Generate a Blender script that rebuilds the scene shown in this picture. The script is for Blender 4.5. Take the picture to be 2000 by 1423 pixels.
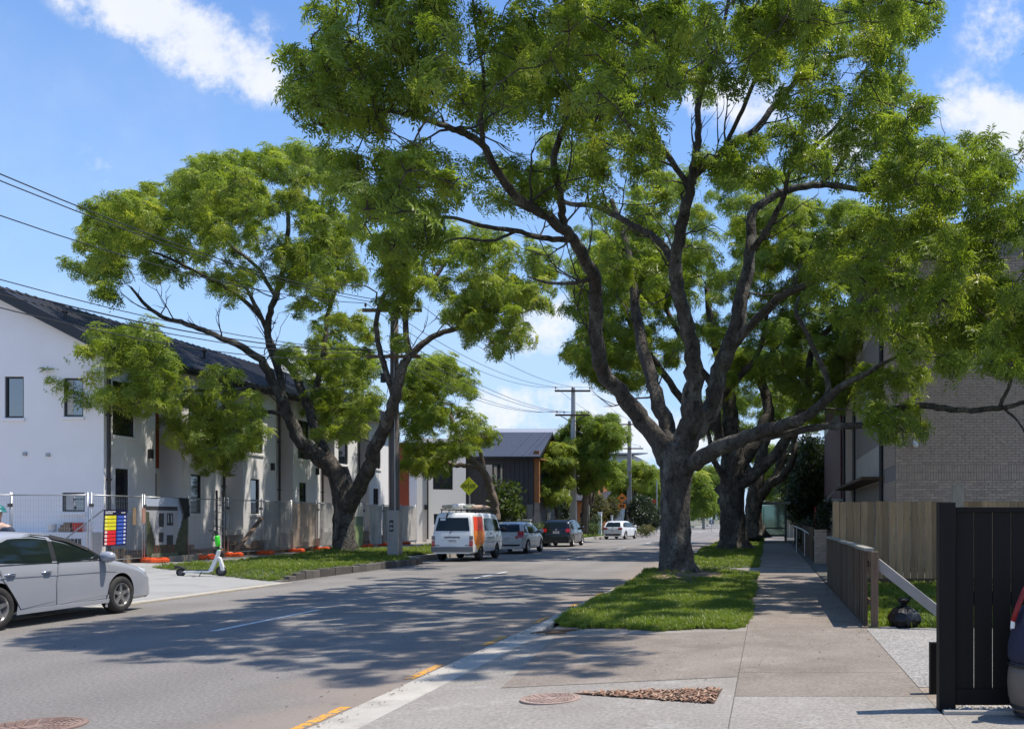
import bpy, bmesh, math, random
import numpy as np
from mathutils import Vector, Matrix, noise as mnoise

for _o in list(bpy.data.objects): bpy.data.objects.remove(_o, do_unlink=True)
S = bpy.context.scene
COL = S.collection
rnd = random.Random(11)
PI = math.pi

# ------------------------------------------------------------------ camera, sky, sun, exposure
F, CX, CY, EYE = 1850.0, 1500.0, 1012.5, 1.65      # focal length and principal point on a 2000 px wide picture
cam_data = bpy.data.cameras.new('camera'); cam = bpy.data.objects.new('camera', cam_data); COL.objects.link(cam)
cam_data.sensor_width = 36.0; cam_data.lens = F / 2000 * 36
cam_data.shift_x = (1000 - CX) / 2000; cam_data.shift_y = (CY - 711.5) / 2000
cam_data.clip_start = 0.05; cam_data.clip_end = 9000
cam.location = (0, 0, EYE); cam.rotation_euler = (PI / 2, 0, 0)
S.camera = cam
SUN_DIR = Vector((0.40, 0.08, 1.0)).normalized()     # towards the sun
SUN_EL = math.asin(SUN_DIR.z); SUN_AZ = math.atan2(SUN_DIR.x, SUN_DIR.y)
sun_data = bpy.data.lights.new('sun', 'SUN'); sun_data.energy = 4.9; sun_data.angle = math.radians(0.53); sun_data.color = (1.0, 0.935, 0.84)
sun = bpy.data.objects.new('sun', sun_data); COL.objects.link(sun); sun.location = SUN_DIR * 60
sun.rotation_euler = SUN_DIR.to_track_quat('Z', 'Y').to_euler()
S.view_settings.view_transform = 'Standard'; S.view_settings.look = 'None'
S.view_settings.gamma = 1.0; S.view_settings.use_curve_mapping = False
S.view_settings.exposure = 0.30
S.render.engine = 'CYCLES'
S.cycles.max_bounces = 8; S.cycles.transparent_max_bounces = 12; S.cycles.diffuse_bounces = 3

world = bpy.data.worlds.new('World'); S.world = world; world.use_nodes = True
def build_world():
    nt = world.node_tree; N = nt.nodes; Lk = nt.links
    for n in list(N): N.remove(n)
    def mth(op, a, b=None, c=None, clamp=False):
        n = N.new('ShaderNodeMath'); n.operation = op; n.use_clamp = clamp
        for i, x in enumerate((a, b, c)):
            if x is None: continue
            if isinstance(x, (int, float)): n.inputs[i].default_value = x
            else: Lk.new(x, n.inputs[i])
        return n.outputs[0]
    def noise(vec, scale, detail=6, rough=0.6):
        n = N.new('ShaderNodeTexNoise'); n.inputs['Scale'].default_value = scale
        n.inputs['Detail'].default_value = detail; n.inputs['Roughness'].default_value = rough
        Lk.new(vec, n.inputs['Vector']); return n.outputs[0]
    def smooth(x, lo, hi):
        n = N.new('ShaderNodeMapRange'); n.interpolation_type = 'SMOOTHSTEP'
        n.inputs['From Min'].default_value = lo; n.inputs['From Max'].default_value = hi
        Lk.new(x, n.inputs['Value']); return n.outputs[0]
    sky = N.new('ShaderNodeTexSky'); sky.sky_type = 'NISHITA'; sky.sun_disc = False
    sky.sun_elevation = SUN_EL; sky.sun_rotation = SUN_AZ; sky.altitude = 30
    sky.air_density = 1.15; sky.dust_density = 0.3; sky.ozone_density = 2.6
    tc = N.new('ShaderNodeTexCoord'); sep = N.new('ShaderNodeSeparateXYZ'); Lk.new(tc.outputs['Generated'], sep.inputs[0])
    dx, dy, dz = sep.outputs
    ay = mth('MAXIMUM', dy, 0.02)
    qx = mth('DIVIDE', dx, ay); qz = mth('DIVIDE', dz, ay)
    comb = N.new('ShaderNodeCombineXYZ'); Lk.new(qx, comb.inputs[0]); Lk.new(qz, comb.inputs[1])
    n1 = noise(comb.outputs[0], 7.0, 8, 0.62)
    n2 = noise(comb.outputs[0], 3.0, 5, 0.55)
    # single clouds, as bearing (x/y), height (z/y), half sizes, tilt, strength
    blobs = [(-0.690, 0.548, 0.060, 0.026, -0.35, .85), (-0.630, 0.522, 0.070, 0.032, -0.42, 1.1), (-0.565, 0.492, 0.055, 0.030, -0.35, 1.05), (-0.535, 0.462, 0.030, 0.018, -0.2, .7), (-0.69, 0.335+0.03, 0.04, 0.022, -0.6, 0.45),
             (0.250, 0.515, 0.040, 0.028, -0.2, .9), (0.235, 0.425, 0.060, 0.028, -0.35, 1.0), (0.285, 0.39, 0.05, 0.022, -0.3, 0.7),
             (-0.04, 0.445, 0.05, 0.03, 0.3, 1.1), (0.07, 0.395, 0.05, 0.03, 0.2, 1.0),
             (-0.235, 0.210, 0.045, 0.026, 0.3, 1.0), (-0.215, 0.115, 0.16, 0.022, 0.02, 0.8), (-0.10, 0.085, 0.17, 0.020, 0.0, 1.0),
             (-0.50, 0.160, 0.08, 0.020, 0.15, 0.9), (-0.33, 0.178, 0.05, 0.012, 0.1, 0.4)]
    tot = None
    for (bx, bz, sx, sz, tilt, st) in blobs:
        ddx = mth('SUBTRACT', qx, bx); ddz = mth('SUBTRACT', qz, bz)
        c, s = math.cos(tilt), math.sin(tilt)
        ex = mth('ADD', mth('MULTIPLY', ddx, c / sx), mth('MULTIPLY', ddz, s / sx))
        ez = mth('SUBTRACT', mth('MULTIPLY', ddz, c / sz), mth('MULTIPLY', ddx, s / sz))
        r2 = mth('ADD', mth('MULTIPLY', ex, ex), mth('MULTIPLY', ez, ez))
        g = mth('MULTIPLY', mth('EXPONENT', mth('MULTIPLY', r2, -0.7)), st)
        tot = g if tot is None else mth('ADD', tot, g)
    ahead = smooth(dy, 0.05, 0.3)
    tot = mth('MULTIPLY', tot, ahead)
    n3 = noise(comb.outputs[0], 22.0, 6, 0.65)
    mod = mth('ADD', mth('ADD', mth('MULTIPLY', n1, 1.9), mth('MULTIPLY', n2, 0.8)), mth('MULTIPLY', n3, 2.2)); mod = mth('SUBTRACT', mod, 1.1)       # about 0.4 .. 1.8
    fb = noise(comb.outputs[0], 11.0, 10, 0.66)
    dens = mth('ADD', mth('MULTIPLY', tot, 0.85), mth('MULTIPLY', mth('MULTIPLY', mth('SUBTRACT', fb, 0.5), 4.2), smooth(tot, 0.02, 0.45)))
    cl1 = mth('MULTIPLY', smooth(dens, 0.12, 1.15), mth('ADD', 0.80, mth('MULTIPLY', fb, 0.3)))
    # fair-weather clouds all round, thin overhead, thicker at the horizon
    nall = noise(tc.outputs['Generated'], 3.2, 7, 0.6)
    low = smooth(dz, 0.30, 0.02)
    cl2 = mth('MULTIPLY', smooth(mth('ADD', nall, mth('MULTIPLY', low, 0.16)), 0.52, 0.80), mth('SUBTRACT', 1.0, mth('MULTIPLY', ahead, 0.72)))
    cl = mth('MAXIMUM', cl1, mth('MULTIPLY', cl2, 0.85))
    cl = mth('MULTIPLY', cl, 0.96, clamp=True)
    tint = N.new('ShaderNodeMix'); tint.data_type = 'RGBA'; tint.blend_type = 'MULTIPLY'; tint.inputs[0].default_value = 1.0
    Lk.new(sky.outputs[0], tint.inputs[6]); tint.inputs[7].default_value = (0.94, 1.22, 1.60, 1)
    mix = N.new('ShaderNodeMix'); mix.data_type = 'RGBA'
    Lk.new(cl, mix.inputs[0]); Lk.new(tint.outputs[2], mix.inputs[6]); mix.inputs[7].default_value = (7.4, 7.6, 8.1, 1)
    # paler, bluish air towards the horizon, the same all round
    hz = smooth(dz, 0.55, 0.0)
    air = N.new('ShaderNodeMix'); air.data_type = 'RGBA'
    Lk.new(mth('MULTIPLY', hz, 0.8), air.inputs[0]); Lk.new(tint.outputs[2], air.inputs[6]); air.inputs[7].default_value = (3.7, 5.5, 8.2, 1)
    Lk.new(air.outputs[2], mix.inputs[6])
    bg = N.new('ShaderNodeBackground'); bg.inputs[1].default_value = 0.105
    Lk.new(mix.outputs[2], bg.inputs[0])
    out = N.new('ShaderNodeOutputWorld'); Lk.new(bg.outputs[0], out.inputs[0])
build_world()

# ------------------------------------------------------------------ helpers
def at(u, v, Y):
    """the point at distance Y along the street that the photograph shows at pixel (u, v)"""
    return Vector(((u - CX) / F * Y, Y, EYE - (v - CY) / F * Y))

ORG = {}
def _org(p):
    return ORG.get(p.name, Vector((0, 0, 0))) if p else Vector((0, 0, 0))

def tag(o, label=None, cat=None, group=None, kind=None):
    if label: o['label'] = label
    if cat: o['category'] = cat
    if group: o['group'] = group
    if kind: o['kind'] = kind
    return o

def thing(name, label, cat, loc=(0, 0, 0), rz=0, group=None):
    o = bpy.data.objects.new(name, None); COL.objects.link(o)
    o.location = loc; o.rotation_euler = (0, 0, rz); o.empty_display_size = 0.2
    ORG[o.name] = Vector(loc)
    return tag(o, label, cat, group)

class MB:
    def __init__(s): s.v = []; s.f = []; s.m = []
    def add(s, vs, fs, mi=0):
        b = len(s.v); s.v += [tuple(p) for p in vs]
        s.f += [tuple(i + b for i in f) for f in fs]; s.m += [mi] * len(fs)
        return s
    def quad(s, a, b, c, d, mi=0): return s.add((a, b, c, d), ((0, 1, 2, 3),), mi)
    def box(s, x0, x1, y0, y1, z0, z1, mi=0, M=None):
        vs = [(x0, y0, z0), (x1, y0, z0), (x1, y1, z0), (x0, y1, z0), (x0, y0, z1), (x1, y0, z1), (x1, y1, z1), (x0, y1, z1)]
        if M is not None: vs = [M @ Vector(p) for p in vs]
        return s.add(vs, ((3, 2, 1, 0), (4, 5, 6, 7), (0, 1, 5, 4), (1, 2, 6, 5), (2, 3, 7, 6), (3, 0, 4, 7)), mi)
    def bar(s, a, b, w, h, mi=0, up=(0, 0, 1)):
        """a square bar from a to b, w wide and h high"""
        a = Vector(a); b = Vector(b); d = b - a
        L = d.length; d.normalize(); u = Vector(up)
        if abs(d.dot(u)) > 0.98: u = Vector((0, 1, 0))
        sx = d.cross(u).normalized(); uz = sx.cross(d)
        M = Matrix((( sx.x, d.x, uz.x, a.x), (sx.y, d.y, uz.y, a.y), (sx.z, d.z, uz.z, a.z), (0, 0, 0, 1)))
        return s.box(-w / 2, w / 2, 0, L, -h / 2, h / 2, mi, M)
    def tube(s, pts, rad, n=8, mi=0, caps=True, wob=0.0, rg=None):
        pts = [Vector(p) for p in pts]; k = len(pts)
        if isinstance(rad, (int, float)): rad = [rad] * k
        t0 = (pts[1] - pts[0]).normalized()
        ref = Vector((0, 0, 1)) if abs(t0.z) < 0.9 else Vector((1, 0, 0))
        nx = t0.cross(ref).normalized()
        vs = []
        for i in range(k):
            t = (pts[min(i + 1, k - 1)] - pts[max(i - 1, 0)])
            if t.length < 1e-9: t = t0.copy()
            t.normalize()
            nx = (nx - t * nx.dot(t))
            if nx.length < 1e-6: nx = t.orthogonal()
            nx.normalize(); ny = t.cross(nx)
            for j in range(n):
                a = 2 * PI * j / n; r = rad[i]
                if wob:
                    q = pts[i] + nx * (math.cos(a) * r) + ny * (math.sin(a) * r)
                    r *= 1 + wob * (math.sin(3 * a + i * 0.35) * 0.35 + 0.9 * mnoise.noise(q * 3.1) + 0.8 * mnoise.noise(q * 9.0) + ((rg or rnd).random() - .5) * 0.35)
                vs.append(pts[i] + nx * (math.cos(a) * r) + ny * (math.sin(a) * r))
        fs = []
        for i in range(k - 1):
            for j in range(n):
                j2 = (j + 1) % n
                fs.append((i * n + j, i * n + j2, (i + 1) * n + j2, (i + 1) * n + j))
        if caps: fs.append(tuple(reversed(range(n)))); fs.append(tuple((k - 1) * n + j for j in range(n)))
        return s.add(vs, fs, mi)
    def lathe(s, prof, n=24, M=None, mi=0, closed=False):
        vs = []; k = len(prof)
        for (r, z) in prof:
            for j in range(n):
                a = 2 * PI * j / n; p = Vector((r * math.cos(a), r * math.sin(a), z)); vs.append(M @ p if M is not None else p)
        fs = []
        for i in range(k - 1 + (1 if closed else 0)):
            i2 = (i + 1) % k
            for j in range(n):
                j2 = (j + 1) % n; fs.append((i * n + j, i * n + j2, i2 * n + j2, i2 * n + j))
        if not closed:
            if prof[0][0] > 1e-6: fs.append(tuple(reversed(range(n))))
            if prof[-1][0] > 1e-6: fs.append(tuple((k - 1) * n + j for j in range(n)))
        return s.add(vs, fs, mi)
    def prism(s, poly, h0, h1, M=None, mi=0):
        """polygon (x, y) from z = h0 to h1"""
        k = len(poly); vs = [Vector((x, y, h0)) for x, y in poly] + [Vector((x, y, h1)) for x, y in poly]
        if M is not None: vs = [M @ p for p in vs]
        fs = [tuple(reversed(range(k))), tuple(range(k, 2 * k))] + [(i, (i + 1) % k, k + (i + 1) % k, k + i) for i in range(k)]
        return s.add(vs, fs, mi)
    def mesh(s, name, mats, org=None, smooth=False):
        me = bpy.data.meshes.new(name)
        vs = s.v if org is None or org.length == 0 else [(p[0] - org.x, p[1] - org.y, p[2] - org.z) for p in s.v]
        me.from_pydata(vs, [], s.f)
        if not isinstance(mats, (list, tuple)): mats = [mats]
        for m in mats: me.materials.append(m)
        if len(mats) > 1: me.polygons.foreach_set('material_index', s.m)
        if smooth: me.polygons.foreach_set('use_smooth', [True] * len(me.polygons))
        me.update(); return me
    def build(s, name, mats, parent=None, smooth=False, bevel=0.0, local=False, angle=None):
        me = s.mesh(name, mats, None if local else _org(parent), smooth or angle is not None)
        o = bpy.data.objects.new(name, me); COL.objects.link(o)
        if parent: o.parent = parent; ORG[o.name] = _org(parent)
        if bevel:
            b = o.modifiers.new('bevel', 'BEVEL'); b.width = bevel; b.segments = 2; b.limit_method = 'ANGLE'; b.angle_limit = math.radians(40)
        if angle is not None: me.set_sharp_from_angle(angle=math.radians(angle))
        return o

def recalc(o):
    bm = bmesh.new(); bm.from_mesh(o.data); bmesh.ops.recalc_face_normals(bm, faces=bm.faces); bm.to_mesh(o.data); bm.free(); return o

def link_copy(o, parent=None, loc=None, name=None):
    c = o.copy(); COL.objects.link(c)
    if parent: c.parent = parent; ORG[c.name] = _org(parent)
    if loc is not None: c.location = loc
    return c

def dup(root, loc, rz=None, label=None, group=None):
    r = root.copy(); COL.objects.link(r); r.location = loc; ORG[r.name] = Vector(loc)
    if rz is not None: r.rotation_euler = (0, 0, rz)
    if label: r['label'] = label
    if group: r['group'] = group
    for ch in list(root.children):
        c = ch.copy(); COL.objects.link(c); c.parent = r
        for g in list(ch.children):
            d = g.copy(); COL.objects.link(d); d.parent = c
    return r

# ------------------------------------------------------------------ materials
def srgb(r, g, b):
    f = lambda c: (c / 255 / 12.92) if c / 255 <= 0.04045 else ((c / 255 + 0.055) / 1.055) ** 2.4
    return (f(r), f(g), f(b))

MATS = {}
def mat(name, col, rough=0.6, var=0.18, scale=3.0, col2=None, fac2=(0.5, 0.7), scale2=None, bump=0.0, bscale=60.0, metal=0.0, spec=0.5,
        rand=0.0, stretch=(1, 1, 1), coat=0.0, grain=0.0, gscale=120.0, local=False, third=None):
    """col with soft variation; col2 = patches of a second colour; rand = spread from object to object; grain = fine speckle"""
    if name in MATS: return MATS[name]
    m = bpy.data.materials.new(name); m.use_nodes = True; MATS[name] = m
    nt = m.node_tree; N = nt.nodes; Lk = nt.links; b = N['Principled BSDF']
    b.inputs['Roughness'].default_value = rough; b.inputs['Metallic'].default_value = metal
    b.inputs['Specular IOR Level'].default_value = spec; b.inputs['Coat Weight'].default_value = coat
    if local:
        g = N.new('ShaderNodeTexCoord'); pos = g.outputs['Object']
    else:
        g = N.new('ShaderNodeNewGeometry'); pos = g.outputs['Position']
    mp = N.new('ShaderNodeMapping'); mp.inputs['Scale'].default_value = stretch; Lk.new(pos, mp.inputs['Vector']); pos = mp.outputs[0]
    if rand:
        oi = N.new('ShaderNodeObjectInfo'); ad = N.new('ShaderNodeVectorMath'); ad.operation = 'ADD'
        sc = N.new('ShaderNodeMath'); sc.operation = 'MULTIPLY'; sc.inputs[1].default_value = 57.0
        Lk.new(oi.outputs['Random'], sc.inputs[0]); Lk.new(pos, ad.inputs[0]); Lk.new(sc.outputs[0], ad.inputs[1]); pos = ad.outputs[0]
    def noise(s, d=5, r=0.6):
        n = N.new('ShaderNodeTexNoise'); n.inputs['Scale'].default_value = s; n.inputs['Detail'].default_value = d; n.inputs['Roughness'].default_value = r
        Lk.new(pos, n.inputs['Vector']); return n.outputs[0]
    def mixc(fac, a, c, blend='MIX'):
        n = N.new('ShaderNodeMix'); n.data_type = 'RGBA'; n.blend_type = blend
        for x, i in ((fac, 0), (a, 6), (c, 7)):
            if isinstance(x, float): n.inputs[i].default_value = x
            elif isinstance(x, tuple): n.inputs[i].default_value = (*x[:3], 1)
            else: Lk.new(x, n.inputs[i])
        return n.outputs[2]
    def rng(x, a, c, lo=0.0, hi=1.0):
        n = N.new('ShaderNodeMapRange'); n.inputs[1].default_value = a; n.inputs[2].default_value = c; n.inputs[3].default_value = lo; n.inputs[4].default_value = hi
        Lk.new(x, n.inputs[0]); return n.outputs[0]
    cur = tuple(col)
    if col2 is not None:
        cur = mixc(rng(noise(scale2 or scale * 0.6, 6, 0.62), fac2[0], fac2[1]), cur, tuple(col2))
    if third is not None:
        cur = mixc(rng(noise((scale2 or scale) * 2.7, 6, 0.65), third[1], third[2]), cur, tuple(third[0]))
    v = rng(noise(scale), 0.25, 0.75, 1 - var, 1 + var)
    vc = N.new('ShaderNodeCombineColor')
    for i in range(3): Lk.new(v, vc.inputs[i])
    cur = mixc(1.0, cur, vc.outputs[0], 'MULTIPLY')
    if grain:
        gv = rng(noise(gscale, 2, 0.7), 0.3, 0.7, 1 - grain, 1 + grain); gc = N.new('ShaderNodeCombineColor')
        for i in range(3): Lk.new(gv, gc.inputs[i])
        cur = mixc(1.0, cur, gc.outputs[0], 'MULTIPLY')
    if rand:
        rv = rng(oi.outputs['Random'], 0, 1, 1 - rand, 1 + rand); rc = N.new('ShaderNodeCombineColor')
        for i in range(3): Lk.new(rv, rc.inputs[i])
        cur = mixc(1.0, cur, rc.outputs[0], 'MULTIPLY')
    Lk.new(cur, b.inputs['Base Color']) if not isinstance(cur, tuple) else None
    if bump:
        bp = N.new('ShaderNodeBump'); bp.inputs['Strength'].default_value = 1.0; bp.inputs['Distance'].default_value = bump
        Lk.new(noise(bscale, 6, 0.65), bp.inputs['Height']); Lk.new(bp.outputs[0], b.inputs['Normal'])
    return m

def leaf_mat(name, dark, light, young, trans=0.38, amount=0.25):
    m = bpy.data.materials.new(name); m.use_nodes = True; MATS[name] = m
    nt = m.node_tree; N = nt.nodes; Lk = nt.links; b = N['Principled BSDF']
    a = N.new('ShaderNodeAttribute'); a.attribute_type = 'INSTANCER'; a.attribute_name = 'tint'
    r = N.new('ShaderNodeValToRGB'); e = r.color_ramp.elements
    e[0].position = 0.0; e[0].color = (*dark, 1); e[1].position = 1.0; e[1].color = (*young, 1)
    k = e.new(1 - amount); k.color = (*light, 1)
    Lk.new(a.outputs['Fac'], r.inputs[0]); Lk.new(r.outputs[0], b.inputs['Base Color'])
    b.inputs['Roughness'].default_value = 0.40; b.inputs['Specular IOR Level'].default_value = 0.4
    t = N.new('ShaderNodeBsdfTranslucent'); mx = N.new('ShaderNodeMix'); mx.data_type = 'RGBA'; mx.blend_type = 'MULTIPLY'; mx.inputs[0].default_value = 1
    Lk.new(r.outputs[0], mx.inputs[6]); mx.inputs[7].default_value = (1.7, 1.75, 0.8, 1)
    Lk.new(mx.outputs[2], t.inputs[0])
    ms = N.new('ShaderNodeMixShader'); ms.inputs[0].default_value = trans
    Lk.new(b.outputs[0], ms.inputs[1]); Lk.new(t.outputs[0], ms.inputs[2])
    Lk.new(ms.outputs[0], N['Material Output'].inputs[0])
    return m

def glass(name, col=(0.015, 0.02, 0.025), rough=0.04):
    return mat(name, col, rough, var=0.05, spec=0.8)

ASPHALT = mat('asphalt', (0.182, 0.167, 0.152), 0.85, var=0.10, scale=0.5, col2=(0.212, 0.196, 0.178), fac2=(0.45, 0.62), scale2=0.16, bump=0.006, bscale=110, grain=0.34, gscale=30, third=((0.148, 0.136, 0.124), 0.52, 0.70))
def road_wear():
    # tyre-polished lanes and brown gutter dust, fixed to the road
    nt = ASPHALT.node_tree; N = nt.nodes; Lk = nt.links; b = N['Principled BSDF']; src = b.inputs['Base Color'].links[0].from_socket
    g = N.new('ShaderNodeNewGeometry'); sp = N.new('ShaderNodeSeparateXYZ'); Lk.new(g.outputs['Position'], sp.inputs[0])
    def m(op, a, c):
        n = N.new('ShaderNodeMath'); n.operation = op
        for i, x in enumerate((a, c)):
            if isinstance(x, (int, float)): n.inputs[i].default_value = x
            elif x is not None: Lk.new(x, n.inputs[i])
        return n.outputs[0]
    nz = N.new('ShaderNodeTexNoise'); nz.inputs['Scale'].default_value = .9; nz.inputs['Detail'].default_value = 5; Lk.new(g.outputs['Position'], nz.inputs['Vector'])
    tr = m('ADD', m('MULTIPLY', m('COSINE', m('MULTIPLY', m('ADD', sp.outputs[0], 5.3), 3.93), None), .055), 1.0)
    cc = N.new('ShaderNodeCombineColor'); [Lk.new(tr, cc.inputs[i]) for i in range(3)]
    mx = N.new('ShaderNodeMix'); mx.data_type = 'RGBA'; mx.blend_type = 'MULTIPLY'; mx.inputs[0].default_value = 1; Lk.new(src, mx.inputs[6]); Lk.new(cc.outputs[0], mx.inputs[7])
    mr = N.new('ShaderNodeMapRange'); mr.interpolation_type = 'SMOOTHSTEP'; mr.inputs[1].default_value = -5.0; mr.inputs[2].default_value = -3.7; Lk.new(m('ADD', sp.outputs[0], m('MULTIPLY', m('SUBTRACT', nz.outputs[0], .5), 1.6)), mr.inputs[0])
    du = N.new('ShaderNodeMix'); du.data_type = 'RGBA'; Lk.new(m('MULTIPLY', mr.outputs[0], .75), du.inputs[0]); Lk.new(mx.outputs[2], du.inputs[6]); du.inputs[7].default_value = (.25, .20, .16, 1)
    sn = N.new('ShaderNodeTexNoise'); sn.inputs['Scale'].default_value = 1.7; sn.inputs['Detail'].default_value = 3; Lk.new(g.outputs['Position'], sn.inputs['Vector'])
    sr = N.new('ShaderNodeMapRange'); sr.inputs[1].default_value = .70; sr.inputs[2].default_value = .76; Lk.new(sn.outputs[0], sr.inputs[0])
    oil = N.new('ShaderNodeMix'); oil.data_type = 'RGBA'; Lk.new(m('MULTIPLY', sr.outputs[0], .45), oil.inputs[0]); Lk.new(du.outputs[2], oil.inputs[6]); oil.inputs[7].default_value = (.07, .066, .062, 1)
    Lk.new(oil.outputs[2], b.inputs['Base Color'])
road_wear()
ASPHALT2 = mat('old asphalt', (0.20, 0.195, 0.19), 0.9, var=0.12, scale=0.7, bump=0.004, bscale=120, grain=0.2, gscale=80)
CONC = mat('pale concrete', (0.255, 0.232, 0.203), 0.88, var=0.12, scale=0.8, col2=(0.222, 0.198, 0.168), fac2=(0.48, 0.70), scale2=0.7, bump=0.004, bscale=90, grain=0.30, gscale=34, third=((0.31, 0.29, 0.265), .56, .7))
CONC_BROWN = mat('brown stained concrete', (0.222, 0.187, 0.155), 0.9, var=0.12, scale=0.9, col2=(0.165, 0.136, 0.11), fac2=(0.42, 0.66), scale2=0.8, bump=0.004, bscale=90, grain=0.28, gscale=34, third=((0.26, 0.225, 0.19), .56, .7))
CONC_AGG = mat('exposed aggregate concrete', (0.26, 0.245, 0.225), 0.9, var=0.10, scale=1.2, bump=0.006, bscale=90, grain=0.55, gscale=36)
CONC_KERB = mat('kerb concrete', (0.40, 0.37, 0.32), 0.85, var=0.15, scale=2, col2=(0.29, 0.26, 0.22), fac2=(0.5, 0.75), scale2=2.5, bump=0.003, bscale=90, grain=0.15, gscale=90)
STONE = mat('basalt kerb stone', (0.10, 0.09, 0.08), 0.9, var=0.25, scale=4, bump=0.015, bscale=30, rand=0.35, grain=0.2, gscale=40)
YELLOW = mat('yellow road paint', srgb(215, 150, 30), 0.75, var=0.15, scale=6, col2=(0.2, 0.18, 0.15), fac2=(0.46, 0.58), scale2=16)
WHITEPAINT = mat('white road paint', (0.62, 0.62, 0.60), 0.75, var=0.12, scale=6, col2=(0.2, 0.2, 0.19), fac2=(0.56, 0.72), scale2=10)
SOIL = mat('bare soil', (0.15, 0.105, 0.07), 0.95, var=0.25, scale=2.5, col2=(0.10, 0.085, 0.05), scale2=1.5, bump=0.02, bscale=20, grain=0.25, gscale=50)
GRASSBED = mat('grass bed', (0.055, 0.072, 0.022), 0.95, var=0.3, scale=3, col2=(0.11, 0.095, 0.045), fac2=(0.55, 0.75), scale2=1.2, bump=0.02, bscale=40, grain=0.3, gscale=50)
BARK = mat('bark', (0.088, 0.076, 0.064), 0.92, var=0.35, scale=3.5, col2=(0.18, 0.17, 0.145), fac2=(0.5, 0.64), scale2=2.2, bump=0.10, bscale=16, stretch=(1, 1, 0.6), third=((0.028, 0.022, 0.018), 0.5, 0.66), grain=0.38, gscale=26)
BARK_PALE = mat('pale bark', (0.17, 0.13, 0.10), 0.9, var=0.3, scale=5, bump=0.03, bscale=20, stretch=(1, 1, 0.4))
WHITEWALL = mat('white plaster', (0.80, 0.785, 0.775), 0.8, var=0.04, scale=0.7, bump=0.002, bscale=60)
OFFWHITE = mat('beige plaster', (0.72, 0.685, 0.645), 0.85, var=0.05, scale=0.7, bump=0.002, bscale=60)
BLACKMETAL = mat('black metal', (0.02, 0.02, 0.023), 0.45, var=0.1)
ROOFDARK = mat('dark roofing steel', (0.045, 0.045, 0.055), 0.42, var=0.12, scale=0.5, spec=0.5)
RUSTPANEL = mat('rust red cladding', srgb(150, 72, 42), 0.7, var=0.18, scale=2, stretch=(1, 1, 0.3))
CHARCOAL = mat('charcoal cladding', (0.035, 0.037, 0.045), 0.65, var=0.12, scale=1.5)
BRICKM = mat('grey brick', (0.42, 0.325, 0.25), 0.85, var=0.12, scale=5, bump=0.004, bscale=70, rand=0.16, grain=0.12, gscale=60)
BRICKM2 = mat('grey brick field', (0.42, 0.325, 0.25), 0.85, var=0.22, scale=6, bump=0.004, bscale=70, grain=0.12, gscale=60)
MORTAR = mat('mortar', (0.25, 0.215, 0.185), 0.95, var=0.1, scale=8)
PALING = mat('weathered timber paling', (0.37, 0.23, 0.12), 0.85, var=0.25, scale=3, stretch=(6, 6, 0.6), col2=(0.32, 0.225, 0.13), fac2=(0.45, 0.65), scale2=4, rand=0.36, bump=0.004, bscale=30, grain=0.2, gscale=40)
OLDTIMBER = mat('dark old timber', (0.12, 0.076, 0.044), 0.88, var=0.3, scale=3, stretch=(6, 6, 0.6), col2=(0.12, 0.10, 0.075), fac2=(0.5, 0.7), scale2=3, rand=0.25, bump=0.005, bscale=30)
PALETIMBER = mat('pale timber', (0.36, 0.30, 0.235), 0.8, var=0.2, scale=4, stretch=(4, 4, 1), rand=0.1)
SITETIMBER = mat('site timber', (0.23, 0.165, 0.105), 0.85, var=0.25, scale=4, rand=0.25)
BLACKTIMBER = mat('black stained timber', (0.0075, 0.0062, 0.005), 0.7, var=0.25, scale=4, stretch=(6, 6, 0.5), rand=0.3, spec=0.25)
GALV = mat('galvanised steel', (0.42, 0.43, 0.44), 0.4, var=0.12, scale=6, metal=0.75)
DARKSTEEL = mat('dull dark steel', (0.09, 0.09, 0.09), 0.5, var=0.1, metal=0.4)
CONCPOLE = mat('weathered concrete pole', (0.29, 0.275, 0.25), 0.85, var=0.16, scale=2, stretch=(3, 3, 0.6), bump=0.004, bscale=40)
POLEGREY = mat('grey weathered pole', (0.10, 0.088, 0.078), 0.85, var=0.2, scale=2, stretch=(5, 5, 0.3), bump=0.004, bscale=40)
ORANGE = mat('orange plastic', srgb(232, 92, 38), 0.5, var=0.12, scale=6, rand=0.25)
RUBBER = mat('tyre rubber', (0.022, 0.021, 0.020), 0.8, var=0.15, scale=12, col2=(0.05, 0.042, 0.036), scale2=6)
RIM = mat('alloy rim', (0.55, 0.53, 0.51), 0.32, var=0.06, metal=0.85)
CARGLASS = mat('car glass', (0.010, 0.016, 0.015), 0.05, var=0.05, spec=0.35)
WINGLASS = glass('window glass', (0.012, 0.018, 0.028), 0.03); WINGLASS.node_tree.nodes['Principled BSDF'].inputs['IOR'].default_value = 2.3
BLACKPL = mat('black plastic', (0.018, 0.018, 0.019), 0.55, var=0.1)
WHITEPL = mat('white plastic', (0.72, 0.72, 0.70), 0.45, var=0.05)
REDLENS = mat('red lens', (0.42, 0.012, 0.015), 0.15, var=0.1, coat=0.5)
CLEARLENS = mat('clear lens', (0.55, 0.57, 0.58), 0.12, var=0.1, spec=0.8, coat=0.5)
# ------------------------------------------------------------------ the setting
def sheet(name, pts, m, kind='structure', z=None):
    mb = MB(); P = [(p[0], p[1], z if z is not None else p[2]) for p in pts]
    mb.add(P, (tuple(range(len(P))),)); return tag(mb.build(name, m), kind=kind)

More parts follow.
